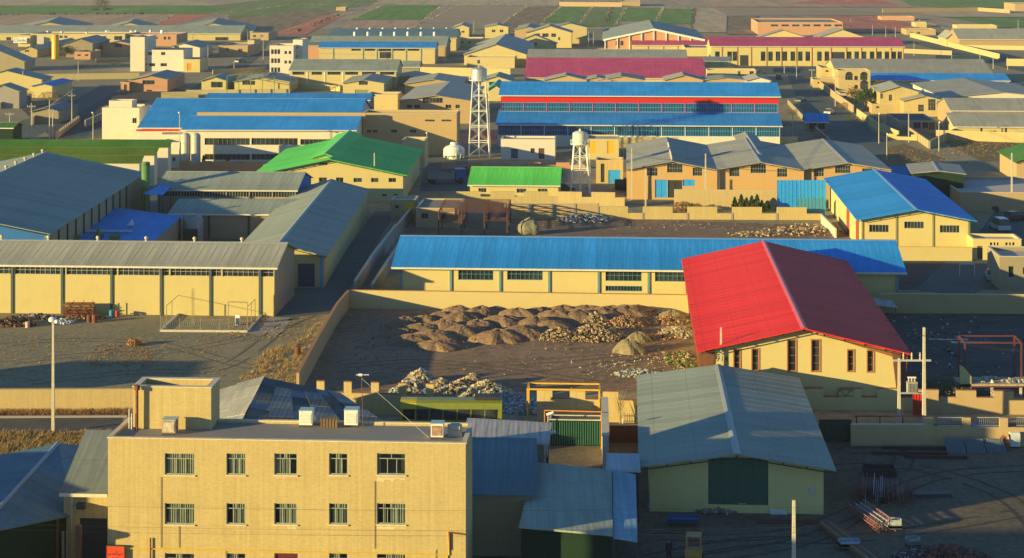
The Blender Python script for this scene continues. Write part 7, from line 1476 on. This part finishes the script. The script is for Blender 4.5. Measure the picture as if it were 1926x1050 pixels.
def tubcart(label, px, py, m, w_=1.5, d=.9, h=.5, rz=0):
    P = W(px, py); rt = root('metal_tub', label, 'tub', P, R(rz)); q = MB(); q.box(-w_ / 2, w_ / 2, -d / 2, -d / 2 + .05, .3, .3 + h); q.box(-w_ / 2, w_ / 2, d / 2 - .05, d / 2, .3, .3 + h); q.box(-w_ / 2, -w_ / 2 + .05, -d / 2, d / 2, .3, .3 + h); q.box(w_ / 2 - .05, w_ / 2, -d / 2, d / 2, .3, .3 + h); q.box(-w_ / 2, w_ / 2, -d / 2, d / 2, .28, .5); q.build('body', m, rt)
    for sx in (-1, 1):
        for sy in (-1, 1): q = MB(); q.box(sx * w_ * .42 - .04, sx * w_ * .42 + .04, sy * d * .4 - .04, sy * d * .4 + .04, 0, .3); q.build('leg', DARK, rt)
tubcart('pale blue flat cart at the bottom of the yard', 1597, 1034, plain('cart_pale_blue', (.26, .36, .40), .5), 1.4, .9, .35); tubcart('small grey white bin beside the beam stack', 1683, 1000, plain('bin_grey', (.40, .42, .40), .6), .9, .7, .6); tubcart('grey green bin near the lower right corner', 1717, 1030, plain('bin_green', (.26, .32, .28), .6), .9, .7, .4, 10)
tubcart('blue metal cart in front of the grey shed wall', 1284, 988, plain('cart_blue', (.03, .10, .30), .5), 2.2, .8, .35, -4)
P = W(1262, 998); rt = root('plank', 'short plank lying in front of the blue cart', 'plank', P); q = MB(); q.box(0, 2.0, 0, .18, .02, .08); q.build('plank', plain('beam_brown', (.16, .09, .045), .85), rt)
P = W(1425, 985); rt = root('pipe_bundle', 'bundle of dull red pipes at the foot of the shed door', 'bundle', P, R(-3))
for k in range(7): q = MB(); q.tube((0, k * .09, .08 + .05 * (k % 2)), (4.2, k * .09 + .1, .08 + .05 * (k % 2)), .045, n=6); q.build('pipe', plain('pipe_red_dull', (.14, .05, .04), .8), rt)
P = W(1388, 965); rt = root('step_ladder', 'pale metal ladder leaning at the dark shed door', 'ladder', P); q = MB()
for x in (0, .75): q.tube((x, 0, 0), (x + .03, .5, 2.1), .03, n=4)
q.build('rail', GALV, rt)
for k in range(6): q = MB(); z = .3 + .33 * k; q.box(0, .8, .07 * k, .07 * k + .05, z, z + .03); q.build('rung', GALV, rt)
rubble('scrap_pile', 1790, 1060, 2.8, 2.6, 700, .06, .35, [plain('scrap_brown', (.10, .06, .04), .9), DARK, RUST], 1.0); rubble('scrap_pile', 1725, 1055, 1.6, 1.8, 300, .06, .3, [st4, DARK, tm[1]], .5); rubble('scrap_pile', 1235, 955, .8, .8, 90, .06, .22, [bag1, st4], .3); rubble('scrap_pile', 1345, 965, 1.6, .5, 120, .05, .2, [plain('scrap_tan', (.20, .15, .09), .9), st4], .25)
P = W(1465, 968); rt = root('bent_panel', 'pale bent panel lying beside the shed corner', 'panel', P); q = MB(); q.hexa([(-.6, 0, 0), (.6, 0, 0), (.7, .3, 0), (-.5, .3, 0), (-.6, .4, .9), (.2, .4, .6), (.3, .45, .6), (-.5, .45, .9)]); q.build('panel', GALV, rt)
# forklift
P = W(1305, 1062); rt = root('forklift', 'yellow forklift with a raised mast at the bottom of the yard', 'forklift', P, R(80)); fy = plain('forklift_yellow', (.42, .24, .05), .5)
q = MB(); q.box(-.9, .9, -.5, .5, .3, .9); q.box(-1.1, -.6, -.5, .5, .9, 1.2); q.build('body', fy, rt); q = MB(); [q.tube((x, y, .9), (x * .8, y, 1.95), .035, n=4) for x in (-.6, .6) for y in (-.45, .45)]; q.box(-.55, .55, -.5, .5, 1.95, 2.0); q.build('cab_frame', fy, rt)
q = MB(); [q.box(1.0, 1.1, y - .06, y + .06, .1, 2.1) for y in (-.35, .35)]; q.box(1.0, 1.1, -.35, .35, 1.2, 1.3); q.build('mast', RUST, rt); [(lambda q: (q.box(1.1, 2.0, y - .06, y + .06, .1, .15), q.build('fork', DARK, rt)))(MB()) for y in (-.3, .3)]
for x in (-.6, .6):
    for y in (-.6, .45): q = MB(); q.tube((x, y, .28), (x, y + .15, .28), .28, n=12); q.build('wheel', plain('tyre', (.02, .02, .02), .9), rt)
# person
def person(label, px, py, facing, cloth, trousers):
    P = W(px, py); V_ = [(0, 0, .92), (0, 0, 1.12), (0, 0, 1.38), (0, 0, 1.48), (0, .01, 1.58), (0, .01, 1.70), (-.09, 0, .86), (-.10, .06, .47), (-.10, -.04, .08), (-.10, .10, .03), (.09, 0, .86), (.10, -.10, .47), (.10, -.2, .08), (.10, -.06, .03),
         (-.19, 0, 1.40), (-.24, -.03, 1.12), (-.22, .10, .90), (.19, 0, 1.40), (.24, -.02, 1.12), (.22, .12, .92), (-.22, .12, .82), (.22, .16, .84)]
    E = [(0, 1), (1, 2), (2, 3), (3, 4), (4, 5), (0, 6), (6, 7), (7, 8), (8, 9), (0, 10), (10, 11), (11, 12), (12, 13), (2, 14), (14, 15), (15, 16), (2, 17), (17, 18), (18, 19), (16, 20), (19, 21)]
    RR = [.15, .14, .16, .06, .09, .07, .10, .07, .045, .04, .10, .07, .045, .04, .07, .05, .038, .07, .05, .038, .035, .035]
    me = bpy.data.meshes.new('body'); me.from_pydata(V_, E, []); o = bpy.data.objects.new('body', me); COL.objects.link(o); md = o.modifiers.new('s', 'SKIN'); sv = me.skin_vertices[0].data
    for i, r_ in enumerate(RR): sv[i].radius = (r_, r_ * .8)
    sv[0].use_root = True; sb = o.modifiers.new('d', 'SUBSURF'); sb.levels = sb.render_levels = 2
    bpy.context.view_layer.update(); dg = bpy.context.evaluated_depsgraph_get(); m2 = bpy.data.meshes.new_from_object(o.evaluated_get(dg)); bpy.data.objects.remove(o)
    m2.materials.clear()
    for m in (cloth, trousers, plain('skin', (.35, .20, .12), .6), plain('hair_dark', (.015, .012, .01), .7)): m2.materials.append(m)
    for p in m2.polygons: z = p.center.z; x = abs(p.center.x); p.material_index = 3 if z > 1.66 or (z > 1.56 and p.center.y < -.02) else 2 if z > 1.47 or (z < .90 and x > .18) else 0 if z > .88 else 1; p.use_smooth = True
    b = bpy.data.objects.new('person', m2); COL.objects.link(b); b.location = P; b.rotation_euler = (0, 0, R(facing)); tag(b, label, 'person')
    return b
person('person in dark clothes walking across the shaded yard', 1258, 1062, 30, plain('jacket_dark', (.015, .02, .025), .9), plain('trousers_dark', (.012, .015, .02), .9))
# sheets on the right of the red hall
P = W(1665, 592); rt = root('leaning_panel', 'pale white sheet roof panel beside the rear of the red hall', 'panel', P); q = MB(); q.hexa([(-1.0, 0, 1.0), (1.3, -.4, .8), (.9, 1.2, 1.4), (-1.3, 1.4, 1.6), (-1.0, 0, 1.06), (1.3, -.4, .86), (.9, 1.2, 1.46), (-1.3, 1.4, 1.66)]); q.build('panel', roofm('pale', 'x'), rt); q = MB(); [q.tube((x, y, 0), (x, y, z), .05, n=4) for x, y, z in ((-.9, .1, 1), (1.1, -.2, .85), (.8, 1.1, 1.4), (-1.1, 1.2, 1.5))]; q.build('leg', DARK, rt)
for a, b, c, d, lb in ((1748, 640, 4, .25, 'long thin pale pipe lying in the littered yard'), (1790, 646, 4.5, .5, 'grey board lying beside the red frame')):
    P = W(a, b); rt = root('board', lb, 'board', P, R(-3)); q = MB(); q.box(0, c, 0, d, .02, .1); q.build('board', GALV, rt)
# ladder wires
def wire(label, pts, r=.02):
    P = [Vector(p) for p in pts]; o0 = P[0].copy(); q = MB(); a = P[0]; b = P[-1]; n = 24; pv = a; sag = pts_sag
    for k in range(1, n + 1):
        t = k / n; p = a.lerp(b, t) - Vector((0, 0, sag * 4 * t * (1 - t))); q.tube(pv - o0, p - o0, r, n=3, cap=False); pv = p
    o = q.build('power_line', plain('wire', (.03, .03, .025), .8), None, o0); tag(o, label, 'cable', 'cables in front of the yellow block')
pts_sag = .8
for i, (y0, y1, lb) in enumerate(((952, 952, 'uppermost thin cable crossing in front of the yellow block'), (990, 990, 'middle thin cable crossing in front of the yellow block'), (1001, 999, 'lowest thin cable crossing in front of the yellow block'))):
    Y = 108 + i * .8; wire(lb, [((-300 - CX) / F * Y, Y, zat(y0 - 15, Y)), ((2200 - CX) / F * Y, Y, zat(y1 - 20, Y))], .006)
# ---- unseen blocks added outside the frame, placed so their shadows reach yard, shed and lot

def shade_block(label, x0, x1, y0, y1, h):
    rt = root('unseen_shade_block', label, 'building', Vector((x0, y0, 0))); w_, d_ = x1 - x0, y1 - y0; q = MB(); q.box(0, w_, 0, d_, 0, h); q.build('wall', wm('brick'), rt)
    q = MB(); q.box(-.15, w_ + .15, -.15, d_ + .15, h + .003, h + .15); q.build('roof', wallm('roof_dim', (.26, .25, .21)), rt)
    for fl in range(int(h / 3.1)):
        for k in range(int(w_ / 3)): q = MB(); q.box(.9 + 3 * k, 2.3 + 3 * k, -.06, -.01, 1 + 3.1 * fl, 2.3 + 3.1 * fl); q.build('window', GLS, rt)
        for k in range(int(d_ / 3)): q = MB(); q.box(w_ + .01, w_ + .06, .7 + 3 * k, 2.1 + 3 * k, 1 + 3.1 * fl, 2.3 + 3.1 * fl); q.build('window', GLS, rt)
shade_block('unseen brick block added beyond the lower left corner to shade the yard', -46, -33, 83, 90.6, 13)
shade_block('unseen brick block added beyond the left edge to shade the blue grey shed', -62, -48, 109.8, 119, 9)
shade_block('unseen brick block added beyond the left edge to shade the gravel lot', -88, -75, 151.8, 158, 8.2)
